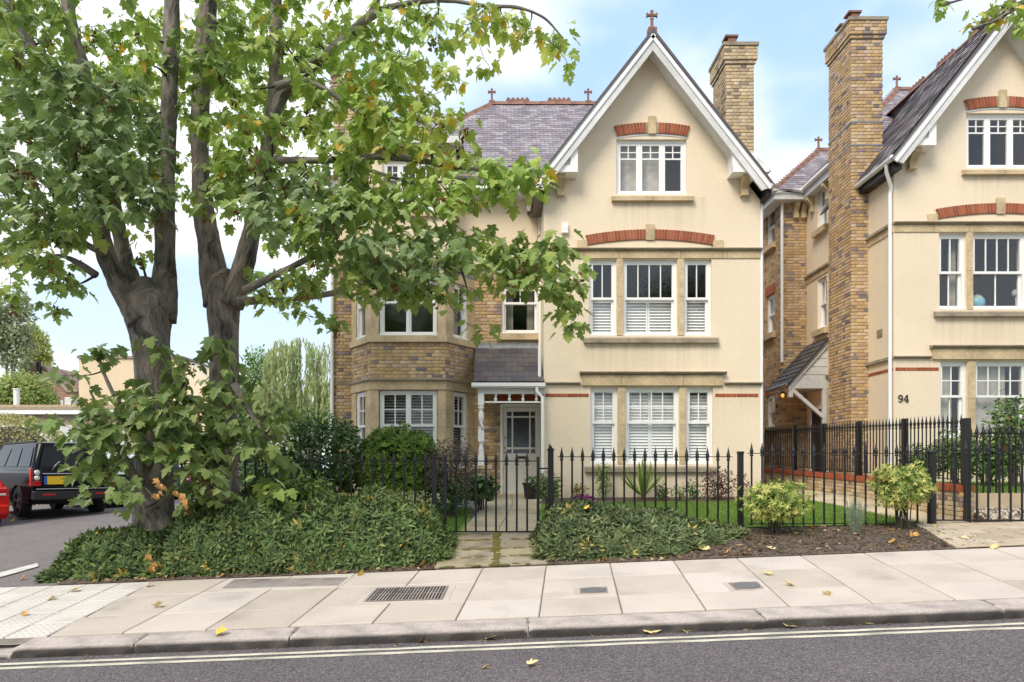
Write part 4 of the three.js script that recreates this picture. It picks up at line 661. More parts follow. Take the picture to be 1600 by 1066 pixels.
{
  const g = struct('ground');
  const xs = [-400, -120, -60, -40]; for (let x = -30; x <= 30; x += 0.25) xs.push(x); xs.push(40, 60, 120, 400);
  const ds = [8.86]; for (let d = 9; d <= 26; d += 0.25) ds.push(d); ds.push(30, 36, 44, 60, 100, 200, 500);
  const geo = grid(xs.length - 1, ds.length - 1, (s, t) => { const X = xs[Math.round(s * (xs.length - 1))], D = ds[Math.round(t * (ds.length - 1))]; const gy = groundY(clamp(X, -30, 30), -Math.min(D, 60)); return V(X, gy - 0.012, -D); });
  part('ground_surface', geo, M.asphaltOld, g);
  const road = struct('road'); part('road_surface', grid(80, 30, (s, t) => { const X = lerp(-40, 40, s), D = lerp(-25, 6.5, t); return V(X, 0.03 + 0.04 * X - 0.02 * 0, -D); }), M.asphalt, road);
  // double yellow lines, worn
  const R = rng(12);
  const lines = struct('road_marking');
  for (const [d0, w] of [[6.075, 0.074], [6.222, 0.07]]) {
    const n = 240; part('yellow_line', grid(n, 1, (s, t) => { const X = lerp(-5.2, 12, s), wob = 0.010 * (fbm2(s, 0.5, 60, 3, Math.round(d0 * 100)) - 0.5) * 2 + 0.004 * (R() - 0.5), bend = X < -3.2 ? -0.10 * (X + 3.2) * (X + 3.2) * 0.28 : 0, D = d0 + t * w + wob + bend * -0.3; return V(X, 0.03 + 0.04 * X + 0.004, -D); }), M.paint, lines);
  }
  // pavement bed, then each slab
  const pav = struct('pavement');
  part('slab_bed', sheetOn(-7.5, 12, 6.6, 8.875, -0.014, 0.3), mat(C(0.31, 0.265, 0.215), { map: soft05 }), pav);
  const rows = [6.755, 7.36, 8.18, 8.865];
  const slab = (pts, m, parent, name = 'slab', lift = 0, j = 0.007) => {    // pts: four [X, D], near left, near right, far right, far left
    const c = [pts.reduce((a, p) => a + p[0], 0) / 4, pts.reduce((a, p) => a + p[1], 0) / 4], ins = (p, k) => [p[0] - Math.sign(p[0] - c[0]) * k, p[1] - Math.sign(p[1] - c[1]) * k], tl = (R() - 0.5) * 0.004, dy = (R() - 0.5) * 0.003 + lift;
    const v = (p, y) => [p[0], groundY(p[0], -p[1]) + y + dy + tl * (p[0] - c[0]), -p[1]], top = pts.map(p => v(ins(p, j + 0.006), 0.002)), ed = pts.map(p => v(ins(p, j), -0.004)), bo = pts.map(p => v(ins(p, j), -0.05)), P = [];
    const q = (a, b, c2, d) => P.push(...a, ...b, ...c2, ...a, ...c2, ...d); q(...top); for (let i = 0; i < 4; i++) { const k = (i + 1) % 4; q(ed[i], ed[k], top[k], top[i]); q(bo[i], bo[k], ed[k], ed[i]); }
    const g = new THREE.BufferGeometry(); g.setAttribute('position', new THREE.Float32BufferAttribute(P, 3)); g.computeVertexNormals(); return part(name, metric(g), m, parent);
  };
  const lineX = (k, D) => -0.417 + 0.8 * k + 0.1 * (D - 6.75), hole = [];
  for (let r = 0; r < 3; r++) for (let k = -5; k < 15; k++) {
    const a = rows[r], b = rows[r + 1]; let x = [lineX(k, a), lineX(k + 1, a), lineX(k + 1, b), lineX(k, b)]; if (k === -5) { x[0] = -4.32; x[3] = -4.36; }
    if (k > 13) continue; slab([[x[0], a], [x[1], a], [x[2], b], [x[3], b]], flag[Math.floor(R() * 4)], pav);
  }
  // small grey blister slabs at the dropped crossing on the left
  const tac = mat(C(0.64, 0.60, 0.545), { map: rep(flagT, 1.4), bump: g2, bs: 0.003 }), dome = new THREE.SphereGeometry(0.014, 8, 5, 0, Math.PI * 2, 0, Math.PI / 2); dome.scale(1, 0.22, 1); const dm = [];
  for (let i = 0; i < 7; i++) for (let r = 0; r < 5; r++) { const x0 = -4.34 - (i + 1) * 0.42, x1 = x0 + 0.42, a = 6.755 + r * 0.42, b = Math.min(a + 0.42, 8.865); slab([[x0, a], [x1, a], [x1, b], [x0, b]], tac, pav, 'blister_slab'); for (let u = 0; u < 6; u++) for (let v = 0; v < 6; v++) { const X = lerp(x0, x1, (u + 0.5) / 6), D = lerp(a, a + 0.42, (v + 0.5) / 6); if (D < 8.85) dm.push(new THREE.Matrix4().setPosition(X, groundY(X, -D) + 0.002, -D)); } }
  copies('blisters', dome, tac, dm, null, pav);
  // granite kerb stones, worn and uneven
  const kerb = struct('kerb'), joints = [-7.4, -5.9, -4.48, -3.36, -1.93, 0.27, 2.45, 4.63, 6.8, 8.9, 11.2];
  for (let i = 0; i < joints.length - 1; i++) {
    const x0 = joints[i] + 0.006, x1 = joints[i + 1] - 0.006, w = x1 - x0, n = Math.round(w / 0.035), g = new THREE.BoxGeometry(w, 0.2, 0.29, n, 8, 10), p = g.attributes.position, drop = i < 2 ? 0.06 : 0;
    for (let k = 0; k < p.count; k++) {
      let x = p.getX(k), y = p.getY(k), z = p.getZ(k); const X = x + (x0 + x1) / 2;
      const fy = sstep(0.055, 0.1, y), fz = sstep(0.115, 0.145, z), nz1 = fbm3(X * 9, y * 20, z * 14, 4, 33) - 0.5, nz2 = fbm3(X * 45, y * 45, z * 45, 2, 34) - 0.5;
      const ed = sstep(w / 2 - 0.04, w / 2, Math.abs(x)); const r = fy * fz; y -= r * 0.016 + ed * fy * 0.01; z -= r * 0.014 + ed * fz * 0.01;
      y += fy * (nz1 * 0.010 + nz2 * 0.006); z += fz * (nz1 * 0.02 + nz2 * 0.009);
      p.setXYZ(k, x, y, z);
    }
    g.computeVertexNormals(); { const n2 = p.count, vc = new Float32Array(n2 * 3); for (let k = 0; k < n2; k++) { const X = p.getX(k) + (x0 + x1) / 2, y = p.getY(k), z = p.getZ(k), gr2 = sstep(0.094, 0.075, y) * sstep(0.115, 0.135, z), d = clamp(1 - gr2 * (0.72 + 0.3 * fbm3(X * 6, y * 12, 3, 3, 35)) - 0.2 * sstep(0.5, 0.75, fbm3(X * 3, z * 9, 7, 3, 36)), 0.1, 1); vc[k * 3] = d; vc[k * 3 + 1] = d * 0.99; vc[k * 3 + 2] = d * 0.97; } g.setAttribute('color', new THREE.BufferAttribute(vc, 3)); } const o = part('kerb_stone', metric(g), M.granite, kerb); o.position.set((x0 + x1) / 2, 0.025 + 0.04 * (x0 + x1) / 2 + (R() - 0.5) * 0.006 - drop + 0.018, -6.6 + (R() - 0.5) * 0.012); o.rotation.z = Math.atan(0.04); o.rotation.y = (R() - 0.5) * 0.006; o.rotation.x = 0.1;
  }
  // ---- iron covers let into the pavement
  const quad = (c, lift, th) => { const P = c.map(([x, y]) => pick(x, y)), q = [], t = P.map(p => [p.x, p.y + lift, p.z]), b = P.map(p => [p.x, p.y + lift - th, p.z]), f = (a, bb, cc, d) => q.push(...a, ...bb, ...cc, ...a, ...cc, ...d); f(...t); for (let i = 0; i < 4; i++) f(b[i], b[(i + 1) % 4], t[(i + 1) % 4], t[i]); const g = new THREE.BufferGeometry(); g.setAttribute('position', new THREE.Float32BufferAttribute(q, 3)); g.computeVertexNormals(); return metric(g); };
  const ironW = mat(C(0.36, 0.30, 0.275), { map: bl1, bump: g2, bs: 0.002, roughness: 0.6, metalness: 0.35 });
  const ironL = mat(C(0.42, 0.36, 0.33), { map: bl1, roughness: 0.7 });
  const gr = thing('grating', 'long rusty brown iron grating set in the pale pavement before the left shrubs', 'drain grating'), gc = [[568, 941.5], [691, 938], [701, 917], [588, 920.5]];
  const G = gc.map(([x, y]) => pick(x, y)), gl = (u, v, y) => { const a = G[0].clone().lerp(G[1], u), b = G[3].clone().lerp(G[2], u); const p = a.lerp(b, v); p.y += y; return p; };
  part('surround', quad([[556, 944], [701, 939.5], [713, 914.5], [579, 918]], 0.004, 0.02), flag[1], gr); part('base_plate', quad(gc, 0.006, 0.02), M.darkMetal, gr);
  const strip = (u0, u1, v0, v1, y0, y1) => { const t = [gl(u0, v0, y1), gl(u1, v0, y1), gl(u1, v1, y1), gl(u0, v1, y1)].map(p => p.toArray()), b = [gl(u0, v0, y0), gl(u1, v0, y0), gl(u1, v1, y0), gl(u0, v1, y0)].map(p => p.toArray()), q = [], f = (a, bb, cc, d) => q.push(...a, ...bb, ...cc, ...a, ...cc, ...d); f(...t); for (let i = 0; i < 4; i++) f(b[i], b[(i + 1) % 4], t[(i + 1) % 4], t[i]); const g = new THREE.BufferGeometry(); g.setAttribute('position', new THREE.Float32BufferAttribute(q, 3)); g.computeVertexNormals(); return g; };
  for (let i = 0; i < 24; i++) { const u = (i + 0.2) / 24, m = 0.5 + (R() - 0.5) * 0.5; part('bar', metric(strip(u, u + 0.019, 0.02, 0.98, 0.006, 0.014)), i % 5 === 2 ? ironW : ironL, gr); }
  part('frame', merge([strip(0, 1, 0, 0.03, 0.006, 0.013), strip(0, 1, 0.97, 1, 0.006, 0.013), strip(0, 0.012, 0.03, 0.97, 0.006, 0.013), strip(0.988, 1, 0.03, 0.97, 0.006, 0.013), strip(0.012, 0.988, 0.48, 0.52, 0.006, 0.011)]), ironW, gr);
  for (const [label, c, s] of [['small square iron cover with oval lid, in the pavement below the right shrub', [[906.5, 928.5], [949.5, 927], [948, 918.5], [906.5, 920]], [[896, 931], [951, 928.5], [949, 916], [897, 918.5]]], ['small square iron cover with oval lid, in the pavement below the bare soil bed', [[1150, 922.5], [1192, 919.5], [1183, 910], [1138, 912]], [[1143, 925], [1196, 921], [1184, 908.5], [1128, 911]]]]) {
    const t = thing('access_cover', label, 'manhole cover'); part('surround', quad(s, 0.004, 0.02), flag[2], t); part('frame', quad(c, 0.007, 0.02), ironW, t);
    const P = c.map(([x, y]) => pick(x, y)), m = P[0].clone().add(P[2]).multiplyScalar(0.5), rx = P[0].distanceTo(P[1]) * 0.46, rz = P[0].distanceTo(P[3]) * 0.46, l = new THREE.CylinderGeometry(1, 1, 0.012, 28), o = part('lid', l, mat(C(0.22, 0.22, 0.235), { roughness: 0.5, metalness: 0.4, bump: rep(grainT, 0.2), bs: 0.004 }), t); o.scale.set(rx, 1, rz); o.position.set(m.x, m.y + 0.006, m.z); o.rotation.set(0.088, 0, 0.04, 'ZXY'); o.position.y += 0.002;
  }
  const ac = thing('access_cover', 'long dark tarmac filled cover along the edge of the left shrubs', 'manhole cover'); part('infill', quad([[345, 921], [529, 916], [546, 903], [366, 906]], 0.006, 0.02), mat(C(0.36, 0.32, 0.29), { map: bl1, bump: g2, bs: 0.006 }), ac); part('frame', merge([quad([[527, 917], [533, 916.5], [551, 902.5], [545, 903]], 0.008, 0.02), quad([[344, 922.5], [530, 917.3], [530.5, 916], [345, 921]], 0.008, 0.02)]), flag[3], ac);
  { const wl = part('edge_line', quad([[-30, 903], [58, 880.5], [60, 885.5], [-30, 911]], 0.006, 0.01), M.paint, lines); wl.material = mat(C(0.72, 0.70, 0.66), { map: bl1 }); }
  // ---- front path: mossy flags before the gate, concrete beyond
  const path = struct('path'), mossy = pathM;
  part('path_bed', sheetOn(-1.0, 0.72, 8.87, 10.85, 0.006, 0.2), M.soil, path);
  const pr = [8.875, 9.33, 9.72, 10.2, 10.85], pxs = [[-0.82, -0.02, 0.62], [-0.80, -0.06, 0.64], [-0.78, -0.03, 0.62], [-0.8, -0.05, 0.62]];
  for (let r = 0; r < 4; r++) for (let k = 0; k < 2; k++) slab([[pxs[r][k], pr[r]], [pxs[r][k + 1], pr[r]], [pxs[r][k + 1], pr[r + 1]], [pxs[r][k], pr[r + 1]]], mossy[Math.floor(R() * 3)], path, 'flagstone', 0.018, 0.008);
  const conc = mat(C(0.66, 0.55, 0.37), { map: rep(blotchT, 1.9), bump: g2, bs: 0.003 });
  const pe = [10.86, 11.7, 12.6, 13.5, 14.5, 15.85]; for (let i = 0; i < 5; i++) { const L = D => lerp(-0.62, -0.24, clamp((D - 10.86) / 3.2)) - (D > 14.3 ? 0.1 : 0), Rr = D => lerp(0.55, 0.88, clamp((D - 10.86) / 3.4)), m = D => (L(D) + Rr(D)) / 2; for (const [a, b] of [[L, m], [m, Rr]]) slab([[a(pe[i]), pe[i]], [b(pe[i]), pe[i]], [b(pe[i + 1]), pe[i + 1]], [a(pe[i + 1]), pe[i + 1]]], conc, path, 'path_slab', 0.022, 0.004); }
  // moss in the joints of the front flags
  const mossM = mat(C(0.16, 0.15, 0.035), { roughness: 1, bump: g1, bs: 0.01 }), ms = [], RM = rng(5); const mg = new THREE.SphereGeometry(1, 6, 4, 0, 6.3, 0, 1.6); for (let i = 0; i < 420; i++) { const along = RM() < 0.45, r = pr[Math.floor(RM() * 4)], X = along ? -0.04 + (RM() - 0.5) * 0.07 : lerp(-0.8, 0.62, RM()), D = along ? lerp(8.9, 10.7, RM()) : r + 0.02 + (RM() - 0.5) * 0.07; if (fbm2(X * 0.3 + 5, D * 0.3, 64, 3, 8) < 0.42) continue; const s = 0.01 + RM() * 0.03; ms.push(new THREE.Matrix4().compose(V(X, groundY(X, -D) + 0.016, -D), new THREE.Quaternion(), V(s * 1.5, s * 0.45, s))); } copies('moss', mg, mossM, ms, null, path);
  // ---- side path of number 94, narrow courses
  const sp = struct('side_path'), spm = [C(0.50, 0.41, 0.30), C(0.44, 0.36, 0.26), C(0.54, 0.45, 0.34)].map((c, i) => mat(c, { map: rep(flagT, 0.9), bump: g2, bs: 0.004 }));
  part('path_bed', merge([sheetOn(5.9, 11, 8.87, 10.72, 0.008, 0.25), sheetOn(5.9, 7.2, 10.72, 19, 0.008, 0.25)], false), M.soil, sp);
  for (let r = 0; r < 8; r++) { const a = 8.875 + r * 0.23, b = a + 0.23, xl = D => 5.75 + (D - 8.87) * 0.30; for (let k = 0; k < 8; k++) { const x0 = k ? 5.6 + k * 0.62 + (r % 2) * 0.31 : -1, x1 = 5.6 + (k + 1) * 0.62 + (r % 2) * 0.31; slab([[Math.max(x0, xl(a)), a], [Math.max(x1, xl(a) + 0.05), a], [Math.max(x1, xl(b) + 0.05), b], [Math.max(x0, xl(b)), b]], spm[Math.floor(R() * 3)], sp, 'path_slab', 0.02, 0.017); } }
  for (let r = 0; r < 12; r++) { const a = 10.72 + r * 0.62, b = a + 0.62, L = D => lerp(6.5, 6.0, clamp((D - 10.7) / 3)); slab([[L(a), a], [7.2, a], [7.2, b], [L(b), b]], conc, sp, 'path_slab', 0.018, 0.004); }
  // ---- soil, lawns
  const soil = struct('soil'); part('soil_bed', merge([sheetOn(-5.6, -0.8, 8.866, 11.2, 0.006, 0.2), sheetOn(0.62, 6.6, 8.866, 10.9, 0.006, 0.2), sheetOn(0.9, 6.0, 13.55, 14.5, 0.012, 0.2), sheetOn(-5.2, -0.9, 11.2, 15.6, 0.006, 0.25)], false), M.soil, soil);
  const lawnBase = struct('lawn'); part('turf', merge([sheetOn(0.62, 6.25, 10.75, 13.6, 0.02, 0.25), sheetOn(-1.5, -0.5, 10.7, 13.2, 0.02, 0.25)], false), M.lawn, lawnBase);
  // ---- raised garden of number 94 with its stone edge
  const gy94 = D => 1.20 + 0.035 * (D - 11.3), rg = struct('raised_garden');
  part('turf', grid(20, 12, (s, t) => { const X = lerp(7.42, 14, s), D = lerp(11.42, 14.5, t); return V(X, gy94(D), -D); }), M.lawn, rg);
  part('stone_edge', [box(7.45, 14, 0.3, 1.2, -11.42, -11.3)], conc, rg); part('bank', [prism([[11.3, 0.96], [10.75, 0.80], [10.75, 0.2], [11.3, 0.2]], 7.45, 14).rotateY(Math.PI / 2).translate(0, 0, 0)], M.soil, rg);
}
// ------------------------------------------------------------------ iron railings
const tipP = (r, y) => [[r, y - 0.05], [r * 1.9, y - 0.045], [r * 1.9, y - 0.03], [r * 1.15, y - 0.02], [r * 2.0, y + 0.015], [r * 1.7, y + 0.045], [r * 0.75, y + 0.11], [0.001, y + 0.165]];
const barGeo = new Map();
function barG(h, r = 0.0152) { const k = Math.round(h * 50) / 50 + '_' + r; if (!barGeo.has(k)) barGeo.set(k, lathe([[r, 0], ...tipP(r, Math.round(h * 50) / 50 - 0.165)], 8)); return barGeo.get(k); }
function railings(t, pts, yBot, yRail, tip, r = 0.0152, rails = true) {      // pts: positions of the bars; yBot, yRail: functions of the position
  for (const p of pts) { const y0 = yBot(p), h = yRail(p) + tip - y0, o = new THREE.Mesh(barG(h, r), M.iron); o.name = numbered('bar'); o.position.set(p.x, y0, p.z); o.scale.y = h / (Math.round(h * 50) / 50); o.castShadow = true; t.add(o); }
  if (!rails) return; const a = pts[0], b = pts[pts.length - 1];
  const rail = (ya, yb, w, hgt) => { const d = b.clone().sub(a); d.y = yb - ya; const L = d.length() + 0.12, g = new THREE.BoxGeometry(L, hgt, w), o = part('rail', g, M.iron, t); o.position.set((a.x + b.x) / 2, (ya + yb) / 2, (a.z + b.z) / 2); o.quaternion.setFromUnitVectors(V(1, 0, 0), d.normalize()); };
  rail(yRail(a), yRail(b), 0.03, 0.012); rail(yBot(a) + 0.02, yBot(b) + 0.02, 0.03, 0.012);
}
function post(t, X, Z, yTop, w, round = false, name = 'post') {
  const y0 = groundY(X, Z) - 0.1, h = yTop - y0, g = round ? [lathe([[w / 2, 0], [w / 2, h - 0.06], [w * 0.62, h - 0.055], [w * 0.62, h - 0.02], [w * 0.5, h], [0, h + 0.015]], 16)] : [rbox(-w / 2, w / 2, 0, h - 0.04, -w / 2, w / 2, 0.006), rbox(-w * 0.58, w * 0.58, h - 0.04, h, -w * 0.58, w * 0.58, 0.008)];
  const o = part(name, merge(g), M.iron, t); o.position.set(X, y0, Z); return o;
}
{
  const D = 10.7, Z = -D, X = px => xAt(px, D), Y = py => yAt(py, D);
  const a = thing('railing', 'black iron railing behind the left shrubs, ending at the gate', 'railing');
  const ptsA = []; for (let px = 665; px > 262; px -= 16.6) ptsA.push(V(X(px), 0, Z)); ptsA.reverse();
  railings(a, ptsA, p => groundY(p.x, p.z) + 0.08, p => Y(721), 0.155); post(a, X(678.5), Z, Y(713), 0.072);
  const g = thing('gate', 'black iron garden gate with spear topped bars across the front path', 'gate', [X(695), 0, Z]); const gx = px => X(px) - X(695);
  for (const px of [713, 727.6, 743.5, 759.5, 775, 791.5, 807.5, 823.7]) { const y0 = Y(830.5), h = Y(704.5) - y0, o = new THREE.Mesh(barG(h), M.iron); o.name = numbered('bar'); o.position.set(gx(px), y0, 0); o.castShadow = true; g.add(o); }
  part('gate_frame', [rbox(gx(693), gx(698), Y(831.5), Y(714), -0.02, 0.02, 0.004), rbox(gx(838.5), gx(843), Y(831.5), Y(714), -0.02, 0.02, 0.004), box(gx(698), gx(838.5), Y(721.5), Y(720), -0.014, 0.014), box(gx(698), gx(838.5), Y(832), Y(829.8), -0.014, 0.014)], M.iron, g);
  part('latch', [rbox(gx(683), gx(712), Y(738.5), Y(736), -0.03, 0.03, 0.004), rbox(gx(681), gx(687), Y(740), Y(731), -0.04, 0.04, 0.006)], M.iron, g);
  part('hinge', [rbox(gx(841), gx(861), Y(733.5), Y(731), -0.02, 0.02, 0.004), lathe([[0.022, -0.03], [0.022, 0.03], [0, 0.03]], 10).translate(gx(841), Y(732), 0), rbox(gx(841), gx(861), Y(817), Y(814.5), -0.02, 0.02, 0.004), lathe([[0.022, -0.03], [0.022, 0.03], [0, 0.03]], 10).translate(gx(841), Y(816), 0)], M.iron, g);
  const b = thing('railing', 'black iron railing with spear tops along the lawn before the shuttered windows', 'railing');
  post(b, X(860.5), Z, Y(701), 0.085); part('latch_stop', [prism([[X(857), Y(701)], [X(864), Y(701)], [X(858.5), Y(693)]], Z - 0.02, Z + 0.02)], M.iron, b);
  const ptsB = []; for (let px = 877.7; px < 1146; px += 16.28) ptsB.push(V(X(px), 0, Z)); railings(b, ptsB, p => groundY(p.x, p.z) + 0.06, p => Y(714), 0.155); post(b, X(1157), Z, Y(705.5), 0.078);
  const c = thing('railing', 'black iron railing between the square post and the round gatepost by the soil bed', 'railing');
  const ptsC = []; for (let px = 1174.5; px < 1440; px += 16.2) ptsC.push(V(X(px), 0, Z)); ptsC.unshift(V(X(1160), 0, Z)); railings(c, ptsC.slice(1), p => Y(820.5), p => Y(708.6), 0.17);
  post(c, X(1456), Z, Y(703), 0.125, true);
  const g2_ = thing('gate', 'black iron side gate of number 94 beside the round gatepost', 'gate', [X(1465), 0, Z]); const g2x = px => X(px) - X(1465);
  for (let px = 1474; px < 1660; px += 17.6) { const y0 = Y(813), h = Y(688) - y0, o = new THREE.Mesh(barG(h), M.iron); o.name = numbered('bar'); o.position.set(g2x(px), y0, 0); o.castShadow = true; g2_.add(o); }
  part('gate_frame', [box(g2x(1462), g2x(1668), Y(704.7), Y(703), -0.015, 0.015), box(g2x(1462), g2x(1668), Y(814), Y(812), -0.015, 0.015), rbox(g2x(1664), g2x(1669), Y(814), Y(700), -0.02, 0.02, 0.004)], M.iron, g2_);
  part('latch', [rbox(g2x(1460), g2x(1483), Y(722), Y(719.5), -0.03, 0.03, 0.004)], M.iron, g2_);
  // low brick wall between the two gardens, rising to the back, red coping, railing on top
  const wx = 7.2, d0 = 11.0, d1 = 19.4, y0 = yAt(758.5, 11), sl = 0.0355, ang = Math.atan(sl);
  const w = thing('garden_wall', 'low stock brick wall with red brick coping between the two gardens', 'wall', [wx, y0, -d0]), tilt = grp('wall_body', w); tilt.rotation.x = ang; const LN = (d1 - d0) / Math.cos(ang), rest = [];
  part('wall_core', [box(0.008, 0.22, -1.4, -0.11, -LN, -0.008)], M.mortar, w).rotation.x = ang;
  const wb = { n: 290 }; bricks(tilt, V(0, -1.09, -LN), -Math.PI / 2, LN, 0.98, { budget: { n: 0 }, seed: 61, rest, pal: palePal, cols: paleBrick }); bricks(tilt, V(0, -1.09, 0), 0, 0.225, 0.98, { budget: wb, seed: 62, rest }); brickRest(rest, tilt);
  const cop = cham(0.065, 0.105, 0.26, 0.006), n = Math.floor(LN / 0.0755); cop.rotateY(0); for (let i = 0; i < n; i++) { const o = new THREE.Mesh(cop, redPal[(i * 7 + (i >> 2)) % 3]); o.name = numbered('coping_brick'); o.position.set(0.105, -0.055 + ((i * 37) % 5 - 2) * 0.0012, -0.04 - i * 0.0755); o.rotation.y = -Math.PI / 2; o.castShadow = o.receiveShadow = true; tilt.add(o); }
  const rl = thing('railing', 'tall black iron railing on the low brick wall, running back to the porch', 'railing'), rx = wx + 0.1, yc = D => y0 + (D - d0) * sl;
  const ptsR = []; for (let i = 0; i <= 72; i++) { const D = 11.12 + i * 0.1135; ptsR.push(V(rx, 0, -D)); }
  railings(rl, ptsR, p => yc(-p.z) + 0.06, p => yc(-p.z) + 1.0, 0.13, 0.012);
  for (const px of [1414, 1343, 1287, 1242]) { const D = rx * F / (px - CX), o = part('post', merge([rbox(-0.045, 0.045, -0.02, 1.10, -0.045, 0.045, 0.006)]), M.iron, rl); o.position.set(rx, yc(D), -D); }
  { const o = part('end_post', merge([rbox(-0.05, 0.05, -0.95, 1.05, -0.05, 0.05, 0.006)]), M.iron, rl); o.position.set(7.31, y0, -11.02); }
  const rf = thing('railing', 'black iron railing before the raised lawn of number 94, above the pebbles', 'railing'), ptsF = []; for (let i = 0; i < 34; i++) ptsF.push(V(7.5 + i * 0.105, 0, -11.36));
  railings(rf, ptsF, p => 1.14, p => yAt(677, 11.36), 0.15);
}

// ================================================================== foliage kit
function leafGeo(outline, fold = 0.18, droop = 0.22) {                      // half outline (x >= 0) from base to tip, unit length
  const pts = [...outline, ...outline.slice(1, -1).reverse().map(([x, y]) => [-x, y])], P = [], c = [0, 0.42], z = ([x, y]) => fold * Math.abs(x) - droop * y * y;
  for (let i = 0; i < pts.length; i++) { const a = pts[i], b = pts[(i + 1) % pts.length]; P.push(c[0], c[1], z(c), a[0], a[1], z(a), b[0], b[1], z(b)); }
  const g = new THREE.BufferGeometry(); g.setAttribute('position', new THREE.Float32BufferAttribute(P, 3)); g.computeVertexNormals(); return metric(g);
}
const mapleO = [[0, 0], [0.16, -0.07], [0.36, -0.03], [0.46, 0.07], [0.31, 0.19], [0.44, 0.27], [0.6, 0.5], [0.44, 0.5], [0.27, 0.47], [0.31, 0.66], [0.24, 0.74], [0.13, 0.86], [0, 1]];
const maple = [leafGeo(mapleO, 0.2, 0.25), leafGeo(mapleO, -0.12, 0.4), leafGeo(mapleO, 0.35, 0.12)];
const ovalO = [[0, 0], [0.2, 0.15], [0.28, 0.42], [0.2, 0.75], [0, 1]], lanceO = [[0, 0], [0.1, 0.2], [0.135, 0.5], [0.08, 0.8], [0, 1]], lance = leafGeo(lanceO, 0.25, 0.3), oval = leafGeo(ovalO, 0.25, 0.25);
function rosette(n, tilt, o = lance, seed = 1) { const R = rng(seed), l = []; for (let i = 0; i < n; i++) { const g = o.clone(); g.rotateX(-Math.PI / 2 + tilt * (0.6 + 0.8 * R())); g.scale(1, 1, 0.8 + 0.4 * R()); g.rotateY(i / n * Math.PI * 2 + R() * 0.6); l.push(g); } return merge(l); }
const ros = rosette(6, 0.55, lance, 3), rosOval = rosette(5, 0.5, oval, 4), rosUp = rosette(6, 1.0, lance, 6);
const leafMat = (rough = 0.6, tr = 0.4) => new THREE.MeshPhysicalMaterial({ color: 0xffffff, roughness: rough, transmission: tr, thickness: 0, side: THREE.DoubleSide, ior: 1.35 });
const LM = leafMat(0.8, 0.5), SM = leafMat(0.6, 0.25);
const vary = (c, R, k = 0.3) => c.clone().multiplyScalar(1 - k / 2 + k * R());
const _q = new THREE.Quaternion(), _m = new THREE.Matrix4();
function orient(mid, nrm) { const y = mid.clone().normalize(), z = nrm.clone().addScaledVector(y, -nrm.dot(y)).normalize(), x = V().crossVectors(y, z); return new THREE.Quaternion().setFromRotationMatrix(_m.makeBasis(x, y, z)); }
const rv = (R, k = 1) => V((R() - 0.5) * 2 * k, (R() - 0.5) * 2 * k, (R() - 0.5) * 2 * k);
const smooth = (pts, n) => { const c = new THREE.CatmullRomCurve3(pts.map(p => p[0]), false, 'centripetal'), P = [], Rr = []; for (let i = 0; i <= n; i++) { const t = i / n, k = t * (pts.length - 1), a = Math.min(pts.length - 2, Math.floor(k)); P.push(c.getPoint(t)); Rr.push(lerp(pts[a][1], pts[a + 1][1], k - a)); } return [P, Rr]; };
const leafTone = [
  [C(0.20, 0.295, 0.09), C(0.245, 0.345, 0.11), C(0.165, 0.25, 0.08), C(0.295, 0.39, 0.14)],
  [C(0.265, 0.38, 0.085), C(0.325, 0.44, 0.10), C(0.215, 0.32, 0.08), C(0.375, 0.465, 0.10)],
  [C(0.34, 0.48, 0.09), C(0.40, 0.535, 0.10), C(0.27, 0.41, 0.08), C(0.47, 0.575, 0.11)],  // this row and the next put back light on far, upper leaves into colour
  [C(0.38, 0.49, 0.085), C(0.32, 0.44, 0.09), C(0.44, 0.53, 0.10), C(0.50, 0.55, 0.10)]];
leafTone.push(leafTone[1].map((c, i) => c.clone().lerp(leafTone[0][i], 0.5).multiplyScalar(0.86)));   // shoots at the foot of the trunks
const tonePal = leafTone.map(t => t.map(c => { const m = leafMat(0.8, 0.5); m.color.copy(c); return m; }));
const yellowC = C(0.62, 0.44, 0.05), yellowM = leafMat(0.6, 0.4); yellowM.color.copy(yellowC);

